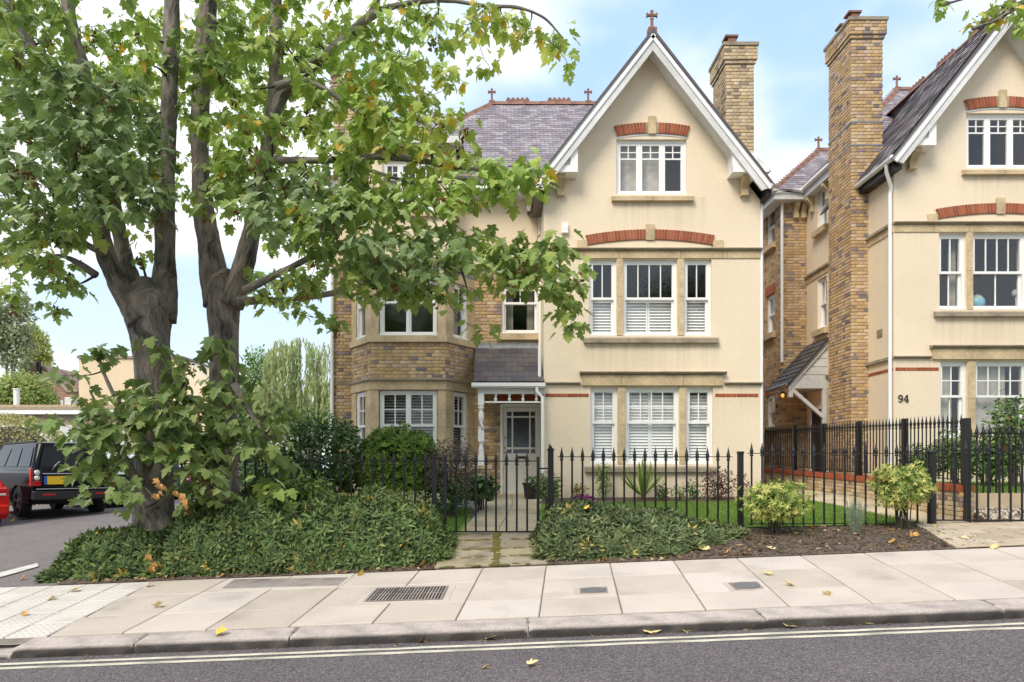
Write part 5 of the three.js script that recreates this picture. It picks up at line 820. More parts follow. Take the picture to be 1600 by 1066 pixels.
function sycamore(label, pos, limbs, blobs, seed, singles = 300, trunkM = M.bark) {
  const R = rng(seed), t = thing('sycamore_tree', label, 'tree', pos), o = V(...pos), tg = [], nodes = [];
  for (const [pts, seg] of limbs) {
    const q = pts.map(([px, py, w, D]) => [at(px, py, D).sub(o), (py < 470 && w > 20 ? w * 0.74 : w > 40 ? w * 0.75 : w) / 2 * D / F]), n = Math.max(6, pts.length * 5), [P, Rr] = smooth(q, n), g = tube(P, Rr, seg || 14), p = g.attributes.position, nn = g.attributes.normal;
    for (let i = 0; i < p.count; i++) { const x = p.getX(i), y = p.getY(i), z = p.getZ(i), rad = Rr[0], k = (fbm3(x * 5 + 40, y * 3 + 40, z * 5 + 40, 3, 66) - 0.5) * Math.min(0.05, rad * 0.35) + (fbm3(x * 22 + 90, y * 9 + 90, z * 22 + 90, 2, 67) - 0.5) * Math.min(0.03, rad * 0.16); p.setXYZ(i, x + nn.getX(i) * k, y + nn.getY(i) * k, z + nn.getZ(i) * k); }
    tg.push(g); P.forEach((v, i) => { if (Rr[i] < 0.16 || i > n * 0.5) nodes.push([v, Math.min(Rr[i], 0.05)]); });
  }
  const tr = mergeGeometries(tg.map(g => { g.deleteAttribute('normal'); const w = mergeVertices(g, 1e-5); w.computeVertexNormals(); return w.toNonIndexed(); })); part('trunk', tr, trunkM, t);
  const crown = grp('crown', t), twigs = [], cl = [];
  for (const [px, py, rx, ry, tone, d0, d1, dens = 1, size = 1] of blobs) {
    const n = Math.max(2, Math.round(Math.PI * rx * ry / 1500 * (tone < 2 && size === 1 ? 4.2 : 3.6) * dens));
    for (let i = 0; i < n; i++) { const a = R() * 6.283, r = Math.sqrt(R()), p = at(px + Math.cos(a) * r * rx, py + Math.sin(a) * r * ry, lerp(d0, d1, R())).sub(o); cl.push({ p, tone, size }); }
  }
  const dist = c => { let b = 1e9; for (const n of nodes) { const d = n[0].distanceToSquared(c.p); if (d < b) b = d; } return b; };
  cl.forEach(c => { c.d = dist(c); }); cl.sort((a, b) => a.d - b.d);
  const leaves = [], seeds = [];
  for (const c of cl) {
    let b = 1e9, best = null; for (const n of nodes) { const d = n[0].distanceToSquared(c.p); if (d < b) { b = d; best = n; } }
    const L = Math.sqrt(b); if (L > 0.06) {
      const mid = best[0].clone().lerp(c.p, 0.5).add(V((R() - 0.5) * L * 0.25, -L * 0.06 + (R() - 0.4) * L * 0.2, (R() - 0.5) * L * 0.25)), r0 = clamp(best[1] * 0.6, 0.005, 0.02);
      const [P, Rr] = smooth([[best[0], r0], [mid, r0 * 0.75], [c.p, 0.0035]], 5); twigs.push(tube(P, Rr, 5, false)); for (let i = 1; i <= 5; i++) nodes.push([P[i], Rr[i]]);
    }
    const n = 6 + Math.floor(R() * 4);
    for (let i = 0; i < n; i++) {
      const a = R() * 6.283, od = V(Math.cos(a), 0, Math.sin(a)), s = (0.08 + 0.10 * R()) * c.size, p = c.p.clone().addScaledVector(od, 0.02 + R() * 0.16 * c.size).add(V(0, (R() - 0.55) * 0.22, 0));
      const mid = od.clone().multiplyScalar(0.8).add(V(0, -0.35 - R() * 0.6, 0)).add(rv(R, 0.3)), nrm = V(0, 0.85, 0).addScaledVector(od, 0.55).add(rv(R, 0.55));
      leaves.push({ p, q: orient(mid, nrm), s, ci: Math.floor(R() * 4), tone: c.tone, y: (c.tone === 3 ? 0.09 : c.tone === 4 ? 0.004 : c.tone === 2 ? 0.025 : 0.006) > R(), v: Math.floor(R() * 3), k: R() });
    }
    if (c.tone !== 9 && R() < 0.16) for (let i = 0; i < 9; i++) seeds.push(_m.clone().compose(c.p.clone().add(V((R() - 0.5) * 0.1, -0.03 - R() * 0.16, (R() - 0.5) * 0.1)), new THREE.Quaternion().setFromEuler(new THREE.Euler(R() * 3, R() * 3, R() * 3)), V(0.016, 0.03, 0.008).multiplyScalar(0.8 + R() * 0.7)));
  }
  if (twigs.length) part('twigs', mergeGeometries(twigs.map(plain)), M.twig, crown);
  if (seeds.length) copies('seed_bunches', new THREE.IcosahedronGeometry(1, 0), mat(C(0.16, 0.085, 0.03), { roughness: 0.9 }), seeds, null, crown);
  // leaves nearest to the eye are single pieces, the rest one mass
  leaves.sort((a, b) => (a.p.z + o.z < b.p.z + o.z ? 1 : -1)); const rest = [[], [], []];
  leaves.forEach((l, i) => {
    if (i < singles) { const m = new THREE.Mesh(maple[l.v], l.y ? yellowM : tonePal[l.tone][l.ci]); m.name = numbered('leaf'); m.position.copy(l.p); m.quaternion.copy(l.q); m.scale.setScalar(l.s); m.castShadow = m.receiveShadow = true; crown.add(m); }
    else rest[l.v].push(l);
  });
  rest.forEach((r, v) => { if (r.length) copies('foliage', maple[v], LM, r.map(l => new THREE.Matrix4().compose(l.p, l.q, V(l.s, l.s, l.s))), r.map(l => (l.y ? yellowC : leafTone[l.tone][l.ci]).clone().multiplyScalar(0.8 + 0.4 * l.k)), crown); });
  return t;
}
// ================================================================== the two sycamores before the railings
{
  const L = (pts, D, seg) => [pts.map(p => [p[0], p[1], p[2], p[3] ?? D]), seg];
  const base = (px, D) => { const X = xAt(px, D); return [X, groundY(X, -D) - 0.05, -D]; };
  const stout = sycamore('stout grey sycamore with three leaning stems, nearer the car park', base(240, 9.9), [
    L([[238, 905, 112], [238, 860, 92], [240, 800, 80], [241, 700, 72], [240, 600, 68], [236, 540, 74], [231, 500, 90], [229, 468, 96], [228, 448, 60], [228, 434, 24]], 9.9, 22),
    L([[222, 505, 56], [200, 470, 46], [178, 430, 42], [163, 390, 38], [156, 350, 34], [160, 300, 30], [166, 255, 24], [150, 190, 20]], 9.75),
    L([[222, 485, 50, 9.95], [205, 440, 40, 10.1], [192, 390, 33, 10.3], [180, 340, 28, 10.4], [172, 290, 26, 10.5], [150, 200, 26, 10.5], [130, 110, 28, 10.5], [112, 40, 25, 10.5], [98, -40, 22, 10.5], [90, -140, 18, 10.5]], 9.9),
    L([[248, 500, 66], [256, 450, 54], [258, 400, 42], [258, 330, 38], [261, 240, 35], [265, 140, 33], [268, 40, 32], [269, -60, 28], [266, -200, 22]], 10.0, 16),
    L([[166, 395, 16], [140, 385, 11], [118, 370, 9], [95, 350, 7], [60, 330, 5]], 9.6, 8), L([[150, 430, 12], [120, 410, 9], [95, 400, 6], [60, 405, 5]], 9.5, 8),
    L([[150, 200, 16], [130, 150, 11], [60, 90, 20], [30, 40, 18], [5, -20, 16]], 9.9, 8), L([[62, 92, 14], [40, 55, 15], [15, 10, 15], [0, -40, 12]], 10.2, 8),
    L([[235, 790, 22], [205, 735, 13], [180, 690, 9], [160, 650, 6], [140, 610, 4]], 9.5, 7), L([[240, 750, 16], [262, 690, 10], [272, 640, 6], [290, 600, 4]], 9.5, 7), L([[232, 700, 12], [190, 640, 7], [165, 590, 5], [150, 550, 4]], 9.4, 7), L([[238, 800, 30], [262, 832, 24], [285, 862, 14]], 9.72, 8),
  ], [
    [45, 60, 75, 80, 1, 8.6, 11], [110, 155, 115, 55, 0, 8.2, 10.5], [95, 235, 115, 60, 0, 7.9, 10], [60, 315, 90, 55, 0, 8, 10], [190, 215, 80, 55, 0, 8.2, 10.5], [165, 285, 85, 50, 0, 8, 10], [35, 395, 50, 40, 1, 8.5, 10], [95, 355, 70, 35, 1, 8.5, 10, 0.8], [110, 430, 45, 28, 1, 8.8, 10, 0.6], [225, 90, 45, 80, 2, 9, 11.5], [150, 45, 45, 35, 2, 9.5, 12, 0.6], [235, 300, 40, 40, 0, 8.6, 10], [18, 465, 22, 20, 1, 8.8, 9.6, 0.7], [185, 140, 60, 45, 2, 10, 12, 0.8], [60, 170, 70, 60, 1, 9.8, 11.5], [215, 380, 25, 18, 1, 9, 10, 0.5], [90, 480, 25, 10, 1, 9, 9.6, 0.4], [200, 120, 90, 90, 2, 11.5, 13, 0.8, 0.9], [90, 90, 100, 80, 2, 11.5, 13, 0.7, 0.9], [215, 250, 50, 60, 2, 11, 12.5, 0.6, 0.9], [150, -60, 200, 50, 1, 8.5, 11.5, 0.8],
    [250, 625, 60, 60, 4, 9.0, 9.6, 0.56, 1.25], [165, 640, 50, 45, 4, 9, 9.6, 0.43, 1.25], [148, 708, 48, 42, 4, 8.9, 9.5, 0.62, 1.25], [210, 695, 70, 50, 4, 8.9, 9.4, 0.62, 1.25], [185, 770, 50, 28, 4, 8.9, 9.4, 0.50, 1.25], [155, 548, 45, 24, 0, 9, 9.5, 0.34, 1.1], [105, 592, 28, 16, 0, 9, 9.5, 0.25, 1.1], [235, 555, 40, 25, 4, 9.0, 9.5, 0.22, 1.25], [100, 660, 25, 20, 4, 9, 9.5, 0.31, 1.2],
  ], 1001);
  // dried leaves caught on the shoots at the foot of the trunk
  { const R = rng(77), dead = [C(0.62, 0.36, 0.13), C(0.52, 0.28, 0.09), C(0.68, 0.44, 0.2)].map(c => mat(c, { side: THREE.DoubleSide, roughness: 0.85 })), tree = stout; for (const [px, py] of [[246, 748], [250, 756], [252, 768], [256, 760], [244, 772], [275, 768], [284, 776], [292, 781], [287, 772], [234, 868], [238, 886], [242, 880]]) { const m = part('dead_leaf', leafGeo(mapleO, 0.7, 0.5 + R() * 0.5), dead[Math.floor(R() * 3)], tree); m.position.copy(at(px, py, py > 850 ? 8.98 : 9.1).sub(tree.position)); m.quaternion.copy(orient(V((R() - 0.5) * 0.7, -1, (R() - 0.3) * 0.5), V(R() - 0.5, 0.2, 1))); m.scale.setScalar(0.07 + 0.05 * R()); } }
  sycamore('upright grey sycamore whose branches reach across the house front', base(352, 10.2), [
    L([[354, 890, 98], [352, 850, 80], [348, 770, 68], [346, 680, 62], [350, 600, 60], [350, 540, 56], [349, 490, 64], [349, 458, 76], [349, 438, 66], [350, 420, 26]], 10.2, 22),
    L([[340, 478, 58], [334, 430, 58], [326, 380, 48], [318, 330, 41], [313, 260, 36], [312, 190, 34], [316, 110, 36], [322, 40, 38], [328, -60, 34], [335, -200, 26]], 10.2, 16),
    L([[360, 478, 52], [376, 430, 46], [392, 370, 38], [404, 310, 33], [415, 250, 30], [425, 190, 30], [431, 120, 30], [431, 40, 27], [430, -60, 24], [424, -200, 18]], 10.1, 16),
    L([[426, 190, 24], [440, 150, 20], [470, 115, 19], [510, 85, 16], [545, 55, 15], [580, 25, 14], [615, 10, 10], [690, 0, 8], [760, 10, 6]], 9.7, 9),
    L([[430, 135, 14], [470, 125, 9], [500, 135, 8], [545, 165, 7], [575, 190, 5]], 9.5, 7), L([[575, 30, 11], [600, -20, 9], [640, -80, 7]], 9.7, 7),
    L([[418, 250, 14], [460, 250, 10], [530, 250, 10], [590, 245, 10], [650, 250, 9], [720, 262, 7], [800, 268, 5], [835, 262, 3]], 9.3, 8),
    L([[530, 250, 9], [590, 270, 6], [650, 285, 5], [730, 280, 4]], 9.2, 6), L([[372, 470, 18], [410, 470, 11], [450, 468, 9], [500, 462, 9], [550, 450, 7], [590, 438, 5]], 9.9, 8),
    L([[380, 455, 16], [410, 440, 12], [450, 420, 11], [490, 400, 10], [530, 385, 9], [580, 375, 7], [640, 355, 5]], 9.7, 8), L([[590, 460, 6], [640, 440, 7], [690, 430, 7], [745, 418, 6], [800, 395, 5], [850, 405, 4], [895, 440, 3]], 9.1, 7), L([[530, 388, 8], [580, 425, 7], [620, 450, 6], [640, 445, 6]], 9.4, 7),
    L([[760, 10, 6], [810, 12, 5], [850, 28, 4], [880, 60, 3]], 9.4, 6), L([[365, 600, 12], [400, 660, 8], [420, 690, 5]], 9.6, 7), L([[345, 830, 16], [355, 770, 10], [370, 720, 7], [400, 680, 5]], 9.6, 7), L([[352, 840, 30], [372, 800, 20], [378, 770, 8]], 10, 8),
  ], [
    [340, 55, 55, 60, 1, 9, 11.5], [395, 60, 45, 60, 2, 9.2, 11.5], [480, 45, 70, 55, 2, 8.8, 11], [550, 110, 80, 75, 2, 8.6, 10.5, 0.85], [625, 50, 70, 45, 2, 8.6, 10.5, 0.85], [635, 150, 85, 65, 3, 8.4, 10.2, 0.9], [560, 205, 85, 45, 2, 8.4, 10], [695, 225, 55, 55, 3, 8.4, 10], [715, 35, 55, 30, 3, 8.6, 10, 0.7], [790, 32, 55, 22, 3, 8.8, 10, 0.8], [845, 55, 35, 28, 3, 8.8, 9.8, 0.7], [884, 88, 10, 20, 3, 8.9, 9.3, 0.9], [755, 108, 22, 28, 3, 8.8, 9.8, 0.5],
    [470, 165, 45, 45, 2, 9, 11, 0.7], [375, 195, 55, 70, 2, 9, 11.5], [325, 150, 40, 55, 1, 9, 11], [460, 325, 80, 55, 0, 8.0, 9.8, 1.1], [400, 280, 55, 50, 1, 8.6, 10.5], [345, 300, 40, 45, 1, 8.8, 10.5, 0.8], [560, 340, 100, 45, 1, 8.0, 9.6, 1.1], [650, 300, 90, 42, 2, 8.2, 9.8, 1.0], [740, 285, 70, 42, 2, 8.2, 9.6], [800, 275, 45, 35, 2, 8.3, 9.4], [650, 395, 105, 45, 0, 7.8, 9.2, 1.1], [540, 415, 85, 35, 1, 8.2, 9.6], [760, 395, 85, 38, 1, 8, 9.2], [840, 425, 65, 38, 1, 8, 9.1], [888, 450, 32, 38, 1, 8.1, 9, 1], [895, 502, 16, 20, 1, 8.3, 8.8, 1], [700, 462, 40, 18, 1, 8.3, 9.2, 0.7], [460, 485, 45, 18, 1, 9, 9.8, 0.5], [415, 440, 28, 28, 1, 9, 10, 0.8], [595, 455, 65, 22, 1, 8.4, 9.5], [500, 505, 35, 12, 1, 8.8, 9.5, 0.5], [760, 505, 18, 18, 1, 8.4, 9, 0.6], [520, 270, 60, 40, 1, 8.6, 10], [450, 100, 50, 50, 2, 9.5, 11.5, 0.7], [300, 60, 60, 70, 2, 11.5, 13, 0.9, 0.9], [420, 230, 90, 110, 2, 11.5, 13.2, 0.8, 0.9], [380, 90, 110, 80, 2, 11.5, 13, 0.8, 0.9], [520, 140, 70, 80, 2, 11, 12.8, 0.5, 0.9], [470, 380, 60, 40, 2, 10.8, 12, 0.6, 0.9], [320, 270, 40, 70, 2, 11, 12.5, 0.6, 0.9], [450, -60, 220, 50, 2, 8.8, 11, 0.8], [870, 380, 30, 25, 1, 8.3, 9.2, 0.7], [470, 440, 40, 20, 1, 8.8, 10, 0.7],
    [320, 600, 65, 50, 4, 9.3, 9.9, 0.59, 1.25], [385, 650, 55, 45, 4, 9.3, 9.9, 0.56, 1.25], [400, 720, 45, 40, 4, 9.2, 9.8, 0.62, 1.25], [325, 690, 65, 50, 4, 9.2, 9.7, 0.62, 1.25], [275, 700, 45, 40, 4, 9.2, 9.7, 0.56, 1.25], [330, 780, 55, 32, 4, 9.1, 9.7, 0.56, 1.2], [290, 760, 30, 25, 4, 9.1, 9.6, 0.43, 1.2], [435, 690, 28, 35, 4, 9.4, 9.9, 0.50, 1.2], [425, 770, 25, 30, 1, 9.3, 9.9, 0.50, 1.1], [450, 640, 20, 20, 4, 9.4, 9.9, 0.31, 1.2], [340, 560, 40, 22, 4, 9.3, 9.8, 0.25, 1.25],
  ], 2002);
  const X = 9.6, D = 9.6; sycamore('sycamore standing out of view on the right, its leafy branch hanging into the sky', [X, groundY(X, -D) - 0.05, -D], [
    L([[1880, 860, 70], [1882, 600, 60], [1885, 300, 52], [1880, 0, 44], [1870, -250, 34]], 9.6, 14), L([[1882, 120, 26], [1800, 60, 20], [1700, 10, 14], [1640, 0, 9], [1590, 10, 7], [1560, 30, 5], [1520, 45, 4]], 9.2, 8), L([[1650, 0, 7], [1570, -15, 6], [1500, 0, 4], [1475, 8, 3]], 9.1, 6),
  ], [[1480, 6, 18, 8, 2, 9, 9.4, 0.99, 0.8], [1530, 28, 28, 18, 3, 9, 9.5, 0.74, 0.8], [1570, 15, 35, 18, 2, 9, 9.6, 0.74, 0.8], [1640, 10, 60, 40, 2, 8.8, 9.8, 0.9], [1760, 20, 90, 60, 1, 8.6, 10, 0.7], [1860, -80, 150, 60, 1, 8.5, 10.5, 0.6]], 3003, 60);
}

// ================================================================== shrubs and plants
function mound(label, name, cat, front, back, hOf, n, geo, size, cols, seed, o = {}) {   // low spreading shrub between two edges (functions of X) and a height profile
  const R = rng(seed), [x0, x1] = o.x, t = thing(name, label, cat, [0, 0, 0]); const ms = [], cs = [], prof = d => 1 - Math.pow(1 - Math.min(1, d / 0.42), 2.6) * 0.93;
  const H = (X, d) => hOf(X) * prof(d) * sstep(0, 0.06, (X - x0) / (x1 - x0) * 1) * sstep(1, 0.95, (X - x0) / (x1 - x0)) * (d > 0.85 ? lerp(1, 0.6, (d - 0.85) / 0.15) : 1) * (0.35 + 1.05 * fbm3(X * 1.7 + 9, d * 1.8, seed, 3, seed));
  for (let i = 0; i < n; i++) {
    const X = lerp(x0, x1, R()), d = Math.pow(R(), 1.35), D = lerp(front(X), back(X), d) , h = H(X, d), g = groundY(X, -D), e = 0.04, depth = R() < 0.62 ? R() * 0.09 : R() * h;
    const nx = -(H(X + e, d) - H(X - e, d)) / (2 * e), nd = -(H(X, Math.min(1, d + 0.03)) - H(X, Math.max(0, d - 0.03))) / (0.06 * (back(X) - front(X)));
    const nrm = V(nx, 1, -nd).normalize().multiplyScalar(1).add(rv(R, 0.7)), q = new THREE.Quaternion().setFromUnitVectors(V(0, 1, 0), nrm.normalize()), s = size * (0.6 + 0.85 * R());
    q.multiply(new THREE.Quaternion().setFromAxisAngle(V(0, 1, 0), R() * 6.28)); ms.push(new THREE.Matrix4().compose(V(X + (R() - 0.5) * 0.03, g + Math.max(0.02, h - depth), -D + 0.0), q, V(s, s, s)));
    let c = vary(cols[Math.floor(R() * cols.length)], R, 0.8); if (R() < (o.tip || 0) && depth < 0.05) c = o.tipC.clone(); cs.push(c);
  }
  copies('foliage', geo, SM, ms, cs, t);
  part('stems', grid(60, 14, (s, v) => { const X = lerp(x0 + 0.1, x1 - 0.1, s), D = lerp(front(X) + 0.05, back(X) - 0.03, v); return V(X, groundY(X, -D) + H(X, v) * 0.45 - 0.04, -D); }), M.twig, t);  // dark sheet under the leaves; shade in the gaps put into its colour
  return t;
}
function shrub(name, label, cat, base, o) {                                  // base: [X, Z]; r: radii; yc: height of the middle above ground
  const { r, yc, n, geo = oval, size = 0.06, cols, seed = 1, stems = 6, up = 0.3, shell = 0.55, lump = 0.35, y0 = groundY(base[0], base[1]), tipC, tip = 0, stemR = 0.012, m = SM } = o, R = rng(seed), t = thing(name, label, cat, [base[0], y0, base[1]]), ms = [], cs = [], sg = [];
  for (let i = 0; i < n; i++) {
    const d = rv(R).normalize(), k = Math.pow(R(), shell) * (1 - lump / 2 + lump * 1.2 * fbm3(d.x * 2 + 9 + seed, d.y * 2 + 9, d.z * 2 + 9, 3, seed)), p = V(d.x * r[0] * k, yc + d.y * r[1] * k, d.z * r[2] * k); if (p.y < 0.03) p.y = 0.03 + R() * 0.1;
    const nrm = d.clone().add(V(0, up, 0)).add(rv(R, 0.55)).normalize(), s = size * (0.7 + 0.6 * R());
    const q = geo === oval || geo === lance || maple.includes(geo) ? orient(V(d.x, -0.25 + up, d.z).add(rv(R, 0.6)), nrm) : new THREE.Quaternion().setFromUnitVectors(V(0, 1, 0), nrm).multiply(new THREE.Quaternion().setFromAxisAngle(V(0, 1, 0), R() * 6.28));
    ms.push(new THREE.Matrix4().compose(p, q, V(s, s, s))); cs.push(tipC && R() < tip && k > 0.8 ? vary(tipC, R) : vary(cols[Math.floor(R() * cols.length)], R, 0.4));
  }
  copies('foliage', geo, m, ms, cs, t);
  for (let i = 0; i < stems; i++) { const a = R() * 6.28, e = V(Math.cos(a) * r[0] * 0.75 * R(), yc + r[1] * (0.3 + 0.4 * R()), Math.sin(a) * r[2] * 0.6 * R()), [P, Rr] = smooth([[V(Math.cos(a) * r[0] * 0.22, -0.05, Math.sin(a) * r[2] * 0.22), stemR], [V(e.x * 0.4 + (R() - 0.5) * 0.08, e.y * 0.5, e.z * 0.4), stemR * 0.8], [e, stemR * 0.4]], 6); sg.push(tube(P, Rr, 6, false)); }
  if (sg.length) part('stems', mergeGeometries(sg.map(plain)), M.twig, t); return t;
}
const G1 = [C(0.085, 0.178, 0.054), C(0.116, 0.232, 0.070), C(0.070, 0.147, 0.046), C(0.155, 0.264, 0.093)];
{
  const outL = [[55, 893], [75, 872], [110, 848], [150, 832], [200, 822], [250, 822], [300, 806], [350, 796], [400, 778], [440, 772], [500, 782], [560, 785], [620, 790], [660, 802], [690, 838], [700, 868]], pyL = px => { for (let i = 0; i < outL.length - 1; i++) if (px <= outL[i + 1][0]) return lerp(outL[i][1], outL[i + 1][1], clamp((px - outL[i][0]) / (outL[i + 1][0] - outL[i][0]))); return 870; };
  const hL = X => { const D = 9.75, px = CX + X * F / D; return clamp(yAt(pyL(px), D) - groundY(X, -D), 0.1, 1.1); };
  mound('wide dark green spreading shrub around the foot of the two sycamores', 'spreading_shrub', 'shrub', X => 8.93 + 0.26 * fbm2(X * 0.2 + 3, 0.4, 32, 3, 4) + (X < -5.2 ? 0.1 : 0) + (X > -1.2 ? (X + 1.2) * 0.5 : 0), X => 10.55 - (X < -5 ? (-5 - X) * 0.9 : 0), hL, 10500, ros, 0.115, [C(0.117, 0.188, 0.066), C(0.157, 0.233, 0.073), C(0.099, 0.156, 0.059), C(0.217, 0.265, 0.089)], 31, { x: [-5.95, -0.68], tip: 0.025, tipC: C(0.590, 0.422, 0.089) });
  const outR = [[835, 850], [850, 822], [880, 806], [920, 800], [1000, 800], [1040, 806], [1090, 820], [1130, 830], [1165, 846]], pyR = px => { for (let i = 0; i < outR.length - 1; i++) if (px <= outR[i + 1][0]) return lerp(outR[i][1], outR[i + 1][1], clamp((px - outR[i][0]) / (outR[i + 1][0] - outR[i][0]))); return 850; };
  mound('low dark green spreading shrub before the railing, right of the mossy path', 'spreading_shrub', 'shrub', X => 9.0 + (X > 2.2 ? (X - 2.2) * 0.75 : 0) + 0.26 * fbm2(X * 0.2 + 3, 0.4, 32, 3, 9), X => 10.35, X => { const D = 9.75, px = CX + X * F / D; return clamp(yAt(pyR(px), D) - groundY(X, -D), 0.08, 0.8); }, 6200, ros, 0.105, [C(0.138, 0.195, 0.081), C(0.176, 0.233, 0.096), C(0.107, 0.156, 0.066), C(0.257, 0.281, 0.126)], 32, { x: [0.5, 3.5], tip: 0.015, tipC: C(0.511, 0.422, 0.117) });
  const B = (px, D) => [xAt(px, D), -D], sc = D => D / F;
  const pier = (label, px, D, rpx, top, bot, seed) => { const g = groundY(xAt(px, D), -D), yt = yAt(top, D) - g, yb = yAt(bot, D) - g; return shrub('pieris_shrub', label, 'shrub', B(px, D), { r: [rpx * sc(D), (yt - yb) / 2, rpx * sc(D) * 0.9], yc: (yt + yb) / 2, n: 820, geo: rosUp, size: 0.066, cols: [C(0.27, 0.38, 0.09), C(0.36, 0.46, 0.12), C(0.20, 0.30, 0.07), C(0.44, 0.50, 0.15)], tipC: C(0.62, 0.60, 0.20), tip: 0.35, seed, stems: 12, stemR: 0.009, shell: 0.55, lump: 0.9 }); };
  pier('yellow green bushy shrub on the soil bed, touching the square railing post', 1210, 10.15, 45, 752, 812, 41); pier('taller yellow green shrub on bare stems beside the round gatepost', 1411, 10.25, 40, 726, 790, 42);
  { const R = rng(43), D = 10.1, t = thing('lavender_plant', 'thin grey green lavender plant between the two yellow green shrubs', 'plant', [xAt(1337, D), groundY(xAt(1337, D), -D), -D]), ms = [], cs = [], st = []; for (let i = 0; i < 70; i++) { const a = R() * 6.28, h = 0.25 + R() * 0.38, l = 0.04 + R() * 0.17, e = V(Math.cos(a) * l, h, Math.sin(a) * l); st.push(tube([V(Math.cos(a) * l * 0.3, 0, Math.sin(a) * l * 0.3), V(e.x * 0.6, h * 0.5, e.z * 0.6), e], [0.003, 0.0025, 0.0018], 4, false)); for (let k = 0; k < 12; k++) { const f2 = R() * 0.85, p = V(e.x * (0.3 + 0.7 * f2), h * f2, e.z * (0.3 + 0.7 * f2)); ms.push(new THREE.Matrix4().compose(p, orient(V(Math.cos(R() * 6.28), 1.2, Math.sin(R() * 6.28)), rv(R)), V(0.022, 0.045, 0.03))); cs.push(vary(C(0.264, 0.357, 0.264), R)); } } copies('foliage', lance, SM, ms, cs, t); part('stems', mergeGeometries(st.map(plain)), mat(C(0.248, 0.279, 0.186)), t); }
  // garden behind the left railing
  const E = (name, label, px, D, rpx, top, bot, o) => { const g = groundY(xAt(px, D), -D), yt = yAt(top, D) - g, yb = Math.max(0.05, yAt(bot, D) - g); return shrub(name, label, 'shrub', B(px, D), { r: [rpx * sc(D), (yt - yb) / 2, rpx * sc(D) * 0.8], yc: (yt + yb) / 2, ...o }); };
  E('evergreen_shrub', 'big dark glossy evergreen shrub at the left corner of the house', 500, 12.4, 66, 640, 790, { n: 4200, size: 0.085, cols: [C(0.078, 0.155, 0.046), C(0.109, 0.202, 0.062), C(0.186, 0.295, 0.078)], seed: 51, shell: 0.3 });
  E('clipped_shrub', 'rounded yellow green clipped shrub below the bay window', 622, 12.6, 70, 668, 800, { n: 5200, geo: rosUp, size: 0.075, cols: [C(0.186, 0.295, 0.046), C(0.264, 0.372, 0.062), C(0.132, 0.225, 0.046)], seed: 52, shell: 0.28, lump: 0.25 });
  E('purple_shrub', 'purple brown leaved shrub between the bay and the porch post', 702, 12.3, 42, 686, 785, { n: 2600, geo: oval, size: 0.05, cols: [C(0.186, 0.116, 0.116), C(0.264, 0.171, 0.155), C(0.139, 0.101, 0.093), C(0.155, 0.186, 0.093)], seed: 53, shell: 0.35, lump: 0.6 });
  E('variegated_shrub', 'low pale variegated plant behind the left railing', 620, 11.3, 72, 766, 802, { n: 1100, geo: oval, size: 0.05, cols: [C(0.465, 0.496, 0.232), C(0.310, 0.388, 0.155), C(0.651, 0.620, 0.341)], seed: 54 });
  E('leafy_shrub', 'dark broad leaved plant at the foot of the porch pier', 752, 13.0, 24, 738, 785, { n: 420, geo: oval, size: 0.12, cols: G1, seed: 55 }); E('dark_shrub', 'dark low shrub behind the gate latch, beside the path', 705, 12.2, 30, 745, 800, { n: 700, geo: oval, size: 0.06, cols: G1, seed: 56 });
  E('rose_shrub', 'light green leafy shrub in front of the left railing above the spreading shrub', 472, 10.3, 46, 736, 800, { n: 760, geo: oval, size: 0.075, cols: [C(0.217, 0.326, 0.070), C(0.279, 0.388, 0.078), C(0.155, 0.248, 0.062)], seed: 57 });
  E('hedge_shrub', 'dark green hedge behind the left railing next to the trees', 415, 15, 40, 700, 790, { n: 1500, geo: oval, size: 0.09, cols: G1, seed: 58 });
  // plants along the shuttered house wall
  const P = (name, label, px, D, rpx, top, bot, o, cat = 'plant') => { const g = groundY(xAt(px, D), -D), yt = yAt(top, D) - g, yb = yAt(bot, D) - g; return shrub(name, label, cat, B(px, D), { r: [rpx * sc(D), Math.max(0.05, (yt - yb) / 2), rpx * sc(D) * 0.7], yc: (yt + yb) / 2, stemR: 0.006, ...o }); };
  P('heuchera', 'low bright purple leaved plant against the cream wall', 912, 13.9, 18, 774, 787, { n: 260, size: 0.07, cols: [C(0.341, 0.054, 0.232), C(0.465, 0.093, 0.341), C(0.217, 0.046, 0.155)], seed: 61, stems: 3 });
  P('small_shrub', 'small orange green plant above the purple one', 904, 14.1, 13, 754, 776, { n: 140, size: 0.06, cols: [C(0.248, 0.310, 0.062), C(0.465, 0.310, 0.078)], seed: 62 });
  P('climbing_plant', 'thin green climbing plant under the left ground floor window', 943, 14.15, 11, 718, 785, { n: 300, size: 0.055, cols: [C(0.186, 0.310, 0.062), C(0.264, 0.372, 0.093)], seed: 63 });
  P('rose_bush', 'small green rose bush right of the spiky plant', 1035, 14.0, 12, 752, 785, { n: 190, size: 0.055, cols: G1, seed: 64 }); P('rose_bush', 'low pale green rose bush, middle of the three under the sill', 1062, 13.9, 13, 755, 785, { n: 150, size: 0.05, cols: [C(0.217, 0.310, 0.109)], seed: 65 }); P('rose_bush', 'green rose bush next to the dark purple shrub', 1084, 14.05, 11, 747, 785, { n: 190, size: 0.055, cols: G1, seed: 66 });
  P('smoke_bush', 'dark purple brown upright shrub at the right end of the cream wall', 1122, 13.95, 27, 728, 785, { n: 700, size: 0.05, cols: [C(0.132, 0.062, 0.054), C(0.186, 0.093, 0.078), C(0.101, 0.062, 0.054)], seed: 67, stems: 12 }, 'shrub'); P('smoke_bush', 'small dark purple shrub right of the square post', 1160, 13.9, 12, 735, 775, { n: 140, size: 0.045, cols: [C(0.132, 0.062, 0.054), C(0.186, 0.093, 0.078)], seed: 68, stems: 8 }, 'shrub');
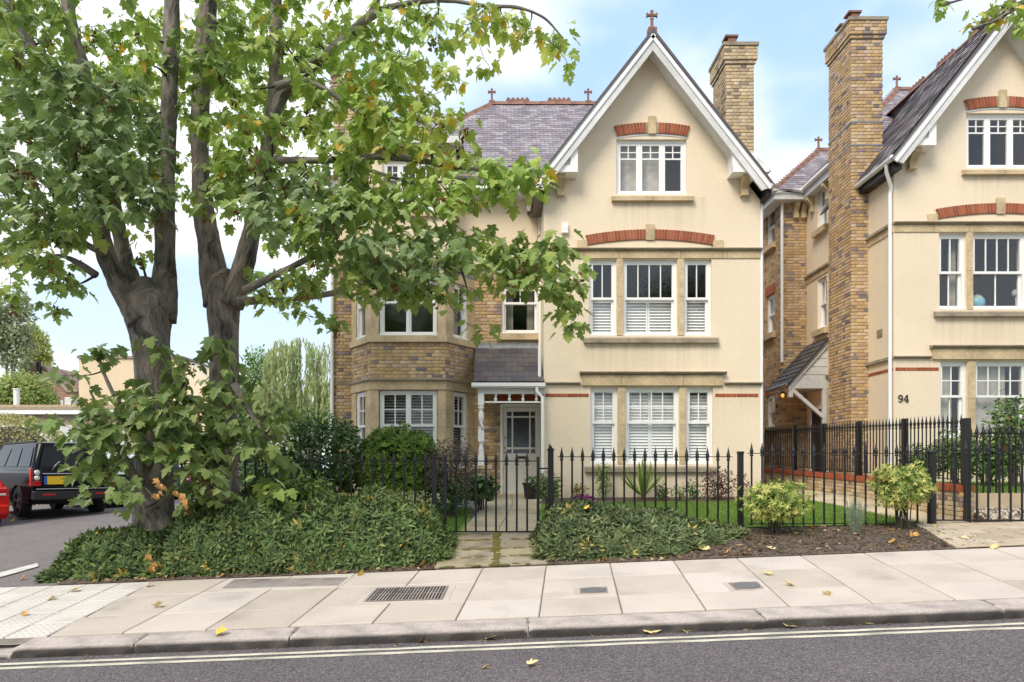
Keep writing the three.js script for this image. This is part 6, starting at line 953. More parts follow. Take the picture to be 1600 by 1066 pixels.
  { const R = rng(70), D = 14.0, t = thing('cordyline', 'spiky sword leaved plant in the middle of the wall bed', 'plant', [xAt(1004, D), groundY(xAt(1004, D), -D), -D]); for (let i = 0; i < 34; i++) { const a = R() * 6.28, e = 0.25 + R() * 1.15, L = 0.5 + R() * 0.3, g = lance.clone(); g.scale(0.26, L, 0.5 * L); g.rotateX(Math.PI / 2 - e - 0.2); g.rotateY(a); part('leaf', g, tonePal[1][i % 4], t).position.y = 0.1; } part('stem', lathe([[0.03, -0.05], [0.025, 0.14], [0, 0.15]], 8), M.twig, t); }
  // potted plant beside the door and the tall plant at the gate
  { const D = 14.35, X = xAt(829, D), t = thing('potted_plant', 'small plant in a black pot beside the white front door', 'potted plant', [X, groundY(X, -D) + 0.02, -D]); part('pot', [lathe([[0, 0], [0.12, 0], [0.15, 0.28], [0.17, 0.29], [0.17, 0.33], [0.145, 0.33], [0.13, 0.28], [0, 0.27]], 18)], M.darkMetal, t); const R = rng(71), ms = [], cs = []; for (let i = 0; i < 40; i++) { ms.push(new THREE.Matrix4().compose(V((R() - 0.5) * 0.2, 0.3 + R() * 0.12, (R() - 0.5) * 0.2), orient(rv(R).add(V(0, 0.8, 0)), rv(R)), V(0.06, 0.08, 0.06))); cs.push(vary(G1[1], R)); } copies('foliage', oval, SM, ms, cs, t); }
  P('garden_plant', 'narrow upright leafy plant behind the latch side gatepost', 856, 12.6, 17, 735, 790, { n: 420, geo: lance, size: 0.11, cols: [C(0.186, 0.279, 0.078), C(0.264, 0.341, 0.109), C(0.139, 0.217, 0.062)], seed: 72 });
  // number 94's garden
  const g94 = 1.22; const N = (name, label, px, D, rpx, top, bot, o) => { const yt = yAt(top, D) - g94, yb = yAt(bot, D) - g94; return shrub(name, label, 'shrub', B(px, D), { y0: g94, r: [rpx * sc(D), (yt - yb) / 2, rpx * sc(D) * 0.7], yc: (yt + yb) / 2, ...o }); };
  N('rose_bush', 'tall rose bush with red hips before the ground floor window of number 94', 1585, 12.6, 45, 612, 735, { n: 1500, size: 0.075, cols: [C(0.171, 0.279, 0.078), C(0.232, 0.341, 0.093), C(0.124, 0.217, 0.062)], tipC: C(0.620, 0.109, 0.062), tip: 0.02, seed: 81, lump: 0.6 }); N('laurel_shrub', 'dense dark green shrub behind the railing of number 94', 1545, 12.9, 48, 672, 755, { n: 1800, size: 0.075, cols: G1, seed: 82 }); N('box_shrub', 'dark green shrub at the corner of number 94, left of the tall post', 1443, 13.6, 38, 690, 750, { n: 1500, size: 0.06, cols: G1, seed: 83 });
  N('evergreen_shrub', 'green shrub beside the tall railing post of number 94', 1492, 13.2, 26, 665, 745, { n: 900, size: 0.07, cols: [C(0.155, 0.248, 0.078), C(0.217, 0.310, 0.093)], seed: 84 });
}
// ------------------------------------------------------------------ grass, pebbles, litter, fallen leaves
{
  const R = rng(90), blade = new THREE.BufferGeometry(); blade.setAttribute('position', new THREE.Float32BufferAttribute([-0.08, 0, 0, 0.08, 0, 0, 0.05, 0.5, 0.06, -0.08, 0, 0, 0.05, 0.5, 0.06, -0.05, 0.5, 0.06, -0.05, 0.5, 0.06, 0.05, 0.5, 0.06, 0, 1, 0.28], 3)); blade.computeVertexNormals(); metric(blade);
  const ms = [], cs = [], add = (x0, x1, d0, d1, n, yf, ok = () => true) => { for (let i = 0; i < n; i++) { const X = lerp(x0, x1, R()), D = lerp(d0, d1, R()); if (!ok(X, D)) continue; const s = 0.03 + R() * 0.035; ms.push(new THREE.Matrix4().compose(V(X, yf(X, D), -D), new THREE.Quaternion().setFromEuler(new THREE.Euler((R() - 0.5) * 0.7, R() * 6.28, (R() - 0.5) * 0.7)), V(0.055, s, s))); cs.push(vary(R() < 0.12 ? C(0.30, 0.32, 0.07) : C(0.16, 0.28, 0.045), R, 0.5)); } };
  const gy = (X, D) => groundY(X, -D) + 0.018, inLawn = (X, D) => X < lerp(6.55, 6.05, clamp((D - 10.7) / 3)) - 0.03 && X > lerp(0.6, 0.92, clamp((D - 10.8) / 3)); add(0.6, 6.5, 10.75, 13.6, 42000, gy, inLawn); add(-1.5, -0.5, 10.7, 13.2, 6000, gy, (X, D) => X < lerp(-0.66, -0.36, clamp((D - 10.86) / 3.2))); add(7.45, 12.5, 11.44, 14.3, 14000, (X, D) => 1.2 + 0.035 * (D - 11.3));
  const g = copies('grass', blade, SM, ms, cs, scene); g.userData.label = 'short bright green grass of the lawns behind the railings'; g.userData.category = 'grass';
  const pb = [], pc = []; for (let i = 0; i < 1300; i++) { const X = lerp(7.46, 12, R()), t = R(), s = 0.012 + R() * 0.022; pb.push(new THREE.Matrix4().compose(V(X, lerp(0.81, 0.965, t), -lerp(10.77, 11.28, t)), new THREE.Quaternion().setFromEuler(new THREE.Euler(R() * 3, R() * 3, R() * 3)), V(s, s * 0.65, s * 0.8))); pc.push(vary([C(0.5, 0.42, 0.33), C(0.36, 0.3, 0.24), C(0.6, 0.54, 0.46)][i % 3], R)); }
  const p = copies('pebbles', new THREE.IcosahedronGeometry(1, 1), mat(C(1, 1, 1), { roughness: 0.8 }), pb, pc, scene); p.userData.label = 'pale rounded pebbles on the bank below the railing of number 94'; p.userData.category = 'pebbles';
  const lm = [], lc = [], litter = (x0, x1, d0, d1, n, big) => { for (let i = 0; i < n; i++) { const X = lerp(x0, x1, R()), D = lerp(d0, d1, R()), s = (0.015 + R() * R() * 0.07) * big; lm.push(new THREE.Matrix4().compose(V(X, groundY(X, -D) + 0.02 + R() * 0.012, -D), orient(V(R() - 0.5, (R() - 0.5) * 0.4, R() - 0.5), V((R() - 0.5) * 0.9, 1, (R() - 0.5) * 0.9)), V(s, s, s))); lc.push(vary([C(0.34, 0.2, 0.08), C(0.2, 0.11, 0.05), C(0.5, 0.38, 0.2), C(0.12, 0.075, 0.045)][Math.floor(R() * 4)], R, 0.5)); } };
  litter(2.3, 6.2, 8.95, 10.7, 520, 1); litter(-5.6, -0.8, 8.87, 9.1, 260, 1.1); litter(0.55, 3.4, 8.87, 9.1, 120, 1.1); litter(-0.8, 0.6, 8.9, 10.6, 40, 0.6); litter(-4, 7, 6.38, 6.44, 0, 0.5);
  for (let i = 0; i < 150; i++) { const X = lerp(-4, 7.5, R()), D = 6.45 - R() * R() * 0.12, s = 0.01 + R() * R() * 0.04; lm.push(new THREE.Matrix4().compose(V(X, 0.036 + 0.04 * X, -D), orient(V(R() - 0.5, 0.1, R() - 0.5), V((R() - 0.5) * 0.6, 1, (R() - 0.5) * 0.6)), V(s, s, s))); lc.push(vary(i % 2 ? C(0.4, 0.26, 0.12) : C(0.2, 0.13, 0.07), R)); }
  const l = copies('leaf_litter', maple[1], SM, lm, lc, scene); l.userData.label = 'small brown leaf litter on the soil beds and along the gutter'; l.userData.category = 'leaf litter';
  // clods on the bare soil
  const cm = [], cc = []; for (let i = 0; i < 1500; i++) { const X = lerp(2.2, 6.5, R()), D = lerp(8.92, 10.75, R()), s = 0.006 + R() * R() * 0.022; cm.push(new THREE.Matrix4().compose(V(X, groundY(X, -D) + 0.012, -D), new THREE.Quaternion().setFromEuler(new THREE.Euler(R() * 3, R() * 3, R() * 3)), V(s, s * 0.7, s))); cc.push(vary(C(0.085, 0.06, 0.042), R, 0.6)); }
  const cl = copies('soil_crumbs', new THREE.IcosahedronGeometry(1, 0), mat(C(1, 1, 1), { roughness: 1 }), cm, cc, scene); cl.userData.label = 'loose dark soil crumbs of the bare bed by the pavement'; cl.userData.category = 'soil';
  const wm = [], wc = []; for (let i = 0; i < 260; i++) { const X = lerp(3.2, 6.4, R()), D = lerp(9.2, 10.75, R()); if (fbm2(X * 0.06, D * 0.06, 64, 3, 12) < 0.45) continue; wm.push(new THREE.Matrix4().compose(V(X, groundY(X, -D) + 0.012, -D), new THREE.Quaternion().setFromEuler(new THREE.Euler(0, R() * 6, 0)), V(0.04, 0.03, 0.04))); wc.push(vary(C(0.15, 0.2, 0.06), R)); }
  const wd = copies('weeds', rosUp, SM, wm, wc, scene); wd.userData.label = 'tiny green weeds sprouting in the bare soil bed'; wd.userData.category = 'weeds';
  const yel = C(0.72, 0.50, 0.05), pale = C(0.72, 0.58, 0.28), org = C(0.62, 0.33, 0.09), fl = [];
  const fall = [
    [117, 925, yel, 'bright yellow fallen leaf on the blister paving beside the left shrub', 0.13], [82, 938, pale, 'pale fallen leaf on the blister paving near the kerb end', 0.11], [247, 950.5, pale, 'cream coloured fallen leaf alone on the pavement below the left trunk', 0.13], [347, 991, yel, 'yellow fallen leaf lying on the granite kerb', 0.13], [234, 917, pale, 'pale fallen leaf at the edge of the left shrub under the stout tree', 0.11],
    [38, 905, org, 'orange fallen leaf on the tarmac left of the spreading shrub', 0.1], [39, 962, org, 'small brown fallen leaf on the leftmost blister slabs', 0.08], [660, 887, org, 'large orange fallen leaf at the corner of left shrub and mossy path', 0.17], [676, 884, pale, 'pale fallen leaf at the left edge of the mossy path', 0.12], [564, 900, yel, 'yellow fallen leaf between the shrub and the long grating', 0.11],
    [661, 999, org, 'orange brown fallen leaf in the gutter below the grating', 0.12], [768, 997, pale, 'large pale fallen leaf in the gutter right of the kerb joint', 0.15], [759, 1045, org, 'tiny orange fallen leaf on the road left of centre', 0.06], [832, 1041, pale, 'curled pale fallen leaf out on the road', 0.1], [1017, 990, pale, 'large cream fallen leaf on the road against the yellow line', 0.17], [1071, 985, pale, 'upturned yellow fallen leaf against the kerb face', 0.11],
    [1201, 898, pale, 'pale fallen leaf on the slab above the right iron cover', 0.13], [1232, 916, pale, 'pale fallen leaf just right of the right iron cover', 0.12], [1233, 977, pale, 'folded pale fallen leaf in the gutter below a kerb joint', 0.15], [1293, 931, pale, 'small pale fallen leaf in the middle of the right hand slabs', 0.11], [1353, 975, pale, 'small white fallen leaf in the gutter on the right', 0.07],
    [1407, 859, pale, 'large cream fallen leaf at the edge of the soil below the tall shrub', 0.16], [1511, 843, pale, 'cream fallen leaf on soil near the side path', 0.13], [1555, 857, pale, 'pale fallen leaf at the corner of soil and side path', 0.12], [1395, 850, org, 'tan fallen leaf on the soil beside the largest cream one', 0.12], [1205, 859, pale, 'pale fallen leaf on soil below the left yellow green shrub', 0.12], [1103, 861, pale, 'cream fallen leaf where the low right shrub meets bare soil', 0.14], [1140, 866, org, 'wide tan fallen leaf on the bare soil near the pavement', 0.15], [1170, 845, org, 'bright orange fallen leaf under the left yellow green shrub', 0.14], [1268, 829, org, 'orange fallen leaf between yellow shrub and lavender', 0.13], [1462, 824, yel, 'yellow orange fallen leaf at the foot of the round gatepost', 0.12], [1430, 838, org, 'tan fallen leaf under the tall shrub stems', 0.13], [918, 795, yel, 'yellow fallen leaf caught on top of the low right shrub', 0.1], [943, 877, yel, 'yellow green fallen leaf at the front edge of the low right shrub', 0.12], [855, 868, org, 'orange fallen leaf at the left corner of the low right shrub', 0.12], [779, 862, org, 'small orange fallen leaf on the mossy flags', 0.09], [1529, 815, yel, 'yellow fallen leaf under the side gate of number 94', 0.12], [20, 815, yel, 'yellow fallen leaf on the tarmac by the red car', 0.12]];
  for (const [px, py, c, label, s] of fall) {
    const g3 = pick(px, py), top = label.includes('on top'), p = top ? at(px, py, 9.6) : g3, m = mat(vary(c, R, 0.25), { side: THREE.DoubleSide, roughness: 0.75 }); const k = metric(leafGeo(mapleO, 0.1 + R() * 0.5, -0.1 - R() * 0.5)); k.translate(0, -0.45, 0);
    const t = thing('fallen_leaf', label, 'fallen leaf', [p.x, p.y + 0.012, p.z], 0, 'fallen leaves'); const b = part('leaf_blade', k, m, t); b.scale.setScalar(s * 0.88); b.quaternion.copy(orient(V(R() - 0.5, (R() - 0.5) * 0.3, R() - 0.5), V((R() - 0.5) * 0.5, 1, (R() - 0.5) * 0.5 + 0.2)));
    part('stalk', tube([V(0, 0, 0), V(0.02, 0.004, 0.03), V(0.05, 0.006, 0.05)], [0.0018, 0.0015, 0.001], 4), m, t);
  }
}

// ================================================================== parked cars
const carGlass = new THREE.MeshPhysicalMaterial({ color: C(0.012, 0.014, 0.015), roughness: 0.04, metalness: 0, ior: 1.3 });
const paintM = (r, g, b) => new THREE.MeshPhysicalMaterial({ color: C(r, g, b), roughness: 0.12, metalness: 0, ior: 1.28 });
const redLamp = mat(C(0.500, 0.015, 0.015), { roughness: 0.15 }), clearLamp = mat(C(0.750, 0.750, 0.750), { roughness: 0.12, metalness: 0.4 }), trimM = mat(C(0.020, 0.020, 0.020), { roughness: 0.55 }), chrome = mat(C(0.600, 0.600, 0.600), { roughness: 0.2, metalness: 1 }), plateM = mat(C(0.800, 0.520, 0.020), { roughness: 0.5 }), blueM = mat(C(0.020, 0.120, 0.450), { roughness: 0.5 });
function car(label, cat, pos, turn, s) {                                     // origin on the ground below the middle, tail towards +z
  const t = thing('parked_car', label, cat, pos, turn), { L, W, H, belt, paint, wr = 0.36 } = s, z0 = -L / 2, z1 = L / 2, bw = W / 2, b = 0.07, fz = -L * 0.31, rz = L * 0.29, gy = s.sill ?? 0.3;
  const sh = new THREE.Shape(); sh.moveTo(z1 - b - 0.05, gy + 0.08); sh.lineTo(z1 - b, gy + 0.25); sh.lineTo(z1 - b - 0.01, belt * 0.75); sh.lineTo(z1 - b - 0.06 - (s.slope || 0) * 0.3, belt - b); sh.lineTo(-L * 0.19, belt - b); sh.quadraticCurveTo(-L * 0.38, belt - b - 0.06, z0 + b + 0.12, belt - 0.28); sh.quadraticCurveTo(z0 + b, belt - 0.36, z0 + b, gy + 0.25); sh.lineTo(z0 + b + 0.05, gy + 0.05);
  const arch = c => { sh.lineTo(c - wr - 0.06, gy); sh.absarc(c, wr, wr + 0.05, Math.PI - Math.asin(clamp((gy - wr) / (wr + 0.05), -1, 1)), Math.asin(clamp((gy - wr) / (wr + 0.05), -1, 1)), true); }; arch(fz); arch(rz); sh.lineTo(z1 - b - 0.1, gy); sh.closePath();
  const bg = new THREE.ExtrudeGeometry(sh, { depth: W - 2 * b, bevelEnabled: true, bevelSize: b, bevelThickness: b, bevelSegments: 4, curveSegments: 14 }); bg.translate(0, 0, -(W - 2 * b) / 2); bg.rotateY(-Math.PI / 2); part('body', metric(plain(bg)), paint, t);
  // glasshouse: lofted from the waistline to the roof
  const ring = (hw, a, c, y, r) => { const P = [], q = [[-hw + r, c - r, Math.PI / 2], [-hw + r, a + r, Math.PI], [hw - r, a + r, 1.5 * Math.PI], [hw - r, c - r, 0]]; for (const [x, z, st] of q) for (let i = 0; i <= 4; i++) { const w = st + i / 4 * Math.PI / 2; P.push([x + Math.cos(w) * r, y, z + Math.sin(w) * r]); } return P; };
  const zt0 = s.roof[0], zt1 = s.roof[1], zb0 = -L * 0.21, zb1 = z1 - 0.06, hb2 = bw - 0.06, ht = bw - 0.2, yr = H - 0.07;
  const rings = [ring(hb2, zb0, zb1, belt - 0.03, 0.14), ring(lerp(hb2, ht, 0.06), lerp(zb0, zt0, 0.06), lerp(zb1, zt1, 0.06), belt + 0.03, 0.14), ring(ht, zt0, zt1, yr, 0.16), ring(ht - 0.05, zt0 + 0.1, zt1 - 0.08, yr + 0.045, 0.16), ring(ht - 0.2, zt0 + 0.3, zt1 - 0.25, H, 0.16), ring(0.03, (zt0 + zt1) / 2 - 0.03, (zt0 + zt1) / 2 + 0.03, H + 0.005, 0.02)], n = rings[0].length, P = [], I = [];
  rings.forEach(r => r.forEach(p => P.push(...p))); for (let k = 0; k < rings.length - 1; k++) for (let i = 0; i < n; i++) { const a = k * n + i, c = k * n + (i + 1) % n; I.push(a, a + n, c, c, a + n, c + n); }
  const gg = new THREE.BufferGeometry(); gg.setAttribute('position', new THREE.Float32BufferAttribute(P, 3)); gg.setIndex(I); gg.computeVertexNormals(); part('roof', metric(gg), s.top || paint, t);
  const panel = (A, B, Cc, D, name, m, parent = t) => { const nrm = V().crossVectors(B.clone().sub(A), D.clone().sub(A)).normalize(), c = A.clone().add(Cc).multiplyScalar(0.5); if (nrm.dot(V(c.x, 0, c.z)) < 0) nrm.negate(); const q = [A, B, Cc, D].map(p => p.clone().addScaledVector(nrm, 0.012)), g = new THREE.BufferGeometry(); g.setAttribute('position', new THREE.Float32BufferAttribute([q[0], q[1], q[2], q[0], q[2], q[3]].flatMap(p => p.toArray()), 3)); g.computeVertexNormals(); return part(name, metric(g), m, parent); };
  const sideP = (sgn, u, v) => { const z = lerp(lerp(zb0 + 0.1, zt0 + 0.1, v), lerp(zb1 - 0.14, zt1 - 0.14, v), u), y = lerp(belt + 0.03, yr, v), x = sgn * lerp(hb2, ht, (v + 0.02)); return V(x, y, z); };
  for (const sg of [-1, 1]) for (const [u0, u1] of s.sideGlass) panel(sideP(sg, u0, 0.1), sideP(sg, u1, 0.1), sideP(sg, u1, 0.86), sideP(sg, u0, 0.86), 'side_window', carGlass);
  const rearP = (u, v) => V(lerp(-lerp(hb2, ht, v) + 0.14, lerp(hb2, ht, v) - 0.14, u), lerp(belt + 0.02, yr, v), lerp(zb1, zt1, v)), frP = (u, v) => V(lerp(-lerp(hb2, ht, v) + 0.1, lerp(hb2, ht, v) - 0.1, u), lerp(belt + 0.02, yr, v), lerp(zb0, zt0, v));
  panel(rearP(0, 0.1), rearP(1, 0.1), rearP(1, 0.9), rearP(0, 0.9), 'rear_window', carGlass); panel(frP(0, 0.05), frP(1, 0.05), frP(1, 0.92), frP(0, 0.92), 'windscreen', carGlass);
  for (const sg of [-1, 1]) for (const z of [fz, rz]) {
    const w = grp('wheel', t, [sg * (bw - 0.12), wr, z], sg > 0 ? 0 : Math.PI); part('tyre', [lathe([[wr * 0.6, -0.1], [wr * 0.9, -0.115], [wr, -0.08], [wr, 0.08], [wr * 0.9, 0.115], [wr * 0.6, 0.1]], 28).rotateZ(-Math.PI / 2)], M.tyre, w);
    const sp = [lathe([[0, 0.09], [wr * 0.16, 0.1], [wr * 0.18, 0.06], [wr * 0.56, 0.05], [wr * 0.62, 0.1], [wr * 0.62, -0.1]], 24).rotateZ(-Math.PI / 2)]; for (let i = 0; i < 5; i++) { const k = box(0.06, 0.1, 0, wr * 0.58, -0.03, 0.03); k.rotateX(i / 5 * 6.283); sp.push(k); } part('rim', sp, chrome, w);
  }
  part('bumper', [rbox(-bw + 0.02, bw - 0.02, gy + 0.02, gy + 0.26, z1 - 0.14, z1 + 0.04, 0.05), rbox(-bw + 0.02, bw - 0.02, gy, gy + 0.24, z0 - 0.03, z0 + 0.16, 0.05)], s.bumper || trimM, t);
  s.rear(t, { bw, z1, belt, gy, L, W }); return t;
}
{
  const TH = 50 * Math.PI / 180, hd = V(-Math.sin(TH), 0, -Math.cos(TH)), rt = V(Math.cos(TH), 0, -Math.sin(TH)), place = (px, D, back, side) => { const c = V(xAt(px, D), 0, -D).addScaledVector(hd, back).addScaledVector(rt, side); return [c.x, groundY(c.x, c.z) - 0.02, c.z]; };
  const suv = place(117, 17.3, 2.36, 0); suv[1] = groundY(xAt(117, 17.3), -17.3) - 0.02;
  car('large black estate car with round clear rear lamps and blank yellow plate', 'car', suv, TH, { L: 4.8, W: 1.92, H: 1.86, belt: 1.16, sill: 0.42, wr: 0.38, paint: paintM(0.003, 0.0035, 0.006), roof: [-0.55, 2.22], sideGlass: [[0.03, 0.34], [0.37, 0.66], [0.69, 0.97]], rear(t, { bw, z1, belt }) {
    for (const s of [-1, 1]) { const l = grp('rear_lamp', t, [s * (bw - 0.13), 0, z1 + 0.005]); part('lamp_housing', [rbox(-0.1, 0.1, 0.78, 1.18, -0.06, 0.012, 0.02)], trimM, l); part('lamp_glass', [rbox(-0.075, 0.075, 0.79, 0.90, 0.0, 0.026, 0.01), rbox(s * 0.105 - 0.025, s * 0.105 + 0.025, 0.78, 1.2, -0.14, 0.004, 0.01)], redLamp, l); for (const y of [0.975, 1.105]) { const o = part('lamp_lens', [lathe([[0, 0.03], [0.05, 0.024], [0.062, 0], [0.062, -0.02]], 18).rotateX(Math.PI / 2)], clearLamp, l); o.position.set(0, y, 0.014); } }
    const p = part('number_plate', [rbox(-0.62, -0.22, 0.82, 1.02, z1 - 0.01, z1 + 0.018, 0.006)], plateM, t); part('plate_band', [rbox(-0.685, -0.62, 0.82, 1.02, z1 - 0.01, z1 + 0.018, 0.006)], blueM, t);
    part('tailgate_strip', [rbox(-0.72, 0.2, 1.06, 1.09, z1 - 0.01, z1 + 0.03, 0.01)], chrome, t); part('bumper_strip', [rbox(-bw + 0.1, bw - 0.1, 0.70, 0.725, z1 + 0.0, z1 + 0.05, 0.008)], chrome, t); part('reflector', [rbox(-0.72, -0.45, 0.56, 0.6, z1 + 0.02, z1 + 0.047, 0.006), rbox(0.45, 0.72, 0.56, 0.6, z1 + 0.02, z1 + 0.047, 0.006)], redLamp, t); part('tailgate_seam', [box(-bw + 0.26, bw - 0.26, 0.765, 0.775, z1 - 0.01, z1 + 0.006)], trimM, t);
    part('roof_rail', [rbox(-0.72, -0.68, 1.83, 1.88, -0.4, 1.9, 0.01), rbox(0.68, 0.72, 1.83, 1.88, -0.4, 1.9, 0.01)], trimM, t);
  } });
  const hatch = (paint, o = {}) => ({ L: 4.1, W: 1.74, H: 1.48, belt: 0.95, sill: 0.28, wr: 0.31, paint, slope: 0.1, roof: [-0.35, 1.5], sideGlass: [[0.06, 0.46], [0.5, 0.94]], rear(t, { bw, z1, belt }) {
    for (const s of [-1, 1]) part('rear_lamp', [rbox(s * (bw - 0.17) - 0.13, s * (bw - 0.17) + 0.13, 0.66, 0.92, z1 - 0.16, z1 + 0.0, 0.04)], redLamp, t), part('lamp_lens', [rbox(s * (bw - 0.17) - 0.09, s * (bw - 0.17) + 0.09, 0.74, 0.79, z1 - 0.1, z1 + 0.012, 0.01)], clearLamp, t);
    part('number_plate', [rbox(-0.26, 0.26, 0.62, 0.73, z1 - 0.06, z1 + 0.012, 0.005)], plateM, t); part('strip', [rbox(-0.4, 0.4, 0.76, 0.78, z1 - 0.06, z1 + 0.01, 0.005)], chrome, t);
  }, ...o });
  const red = place(14, 16, 2.0, -0.86); car('bright red car cut off by the left edge of the photo', 'car', red, TH, hatch(paintM(0.55, 0.02, 0.015), { bumper: paintM(0.55, 0.02, 0.015) }));
  car('dark car with silver roof behind the stout tree trunk', 'car', place(214, 20.2, 2.05, 0), TH, hatch(paintM(0.02, 0.02, 0.025), { top: paintM(0.5, 0.52, 0.55), H: 1.55, belt: 1.0 })); car('blue car with white roof seen between the two tree trunks', 'car', place(298, 24, 2.05, -0.86), TH, hatch(paintM(0.02, 0.05, 0.25), { top: paintM(0.7, 0.7, 0.7) }));
}
// ================================================================== far left: buildings, hedge, trees
function farTree(name, label, D, blobs, n, size, cols, seed, trunk, geo = oval, hang = false) {
  const R = rng(seed), X = xAt(trunk[0], D), t = thing(name, label, 'tree', [X, groundY(X, -D), -D]), o = t.position, ms = [], cs = [], tot = blobs.reduce((a, b) => a + b[2] * b[3], 0);
  for (const [px, py, rx, ry] of blobs) for (let i = 0; i < n * rx * ry / tot; i++) {
    const d = rv(R).normalize(), k = Math.pow(R(), 0.4) * (0.7 + 0.5 * fbm3(d.x * 3 + px, d.y * 3 + py, d.z * 3, 3, seed)), c = at(px, py, D), p = V(c.x + d.x * k * rx * D / F, c.y + d.y * k * ry * D / F, c.z + d.z * k * rx * D / F * 0.8).sub(o), s = size * (0.7 + 0.6 * R());
    ms.push(new THREE.Matrix4().compose(p, hang ? orient(V((R() - 0.5) * 0.25, -1, (R() - 0.5) * 0.25), rv(R)) : orient(d.clone().add(rv(R, 0.9)), d.clone().add(V(0, 0.5, 0)).add(rv(R, 0.6))), hang ? V(s * 0.45, s * 2.4, s) : V(s, s, s))); cs.push(vary(cols[Math.floor(R() * cols.length)], R, 0.45));
  }
  copies('crown', geo, LM, ms, cs, t);
  const top = at(trunk[0], trunk[1], D).sub(o), tw = trunk[2] * D / F, g = [tube([V(0, -0.2, 0), V(0.05, top.y * 0.5, 0), top], [tw / 2, tw * 0.4, tw * 0.2], 8)]; for (const [px, py] of blobs) { const e = at(px, py, D).sub(o); g.push(tube([V(0.03, top.y * 0.45, 0), V(e.x * 0.5, lerp(top.y * 0.45, e.y, 0.6), e.z * 0.5), e], [tw * 0.28, tw * 0.18, tw * 0.06], 6)); } part('trunk', mergeGeometries(g.map(plain)), M.bark, t); return t;
}
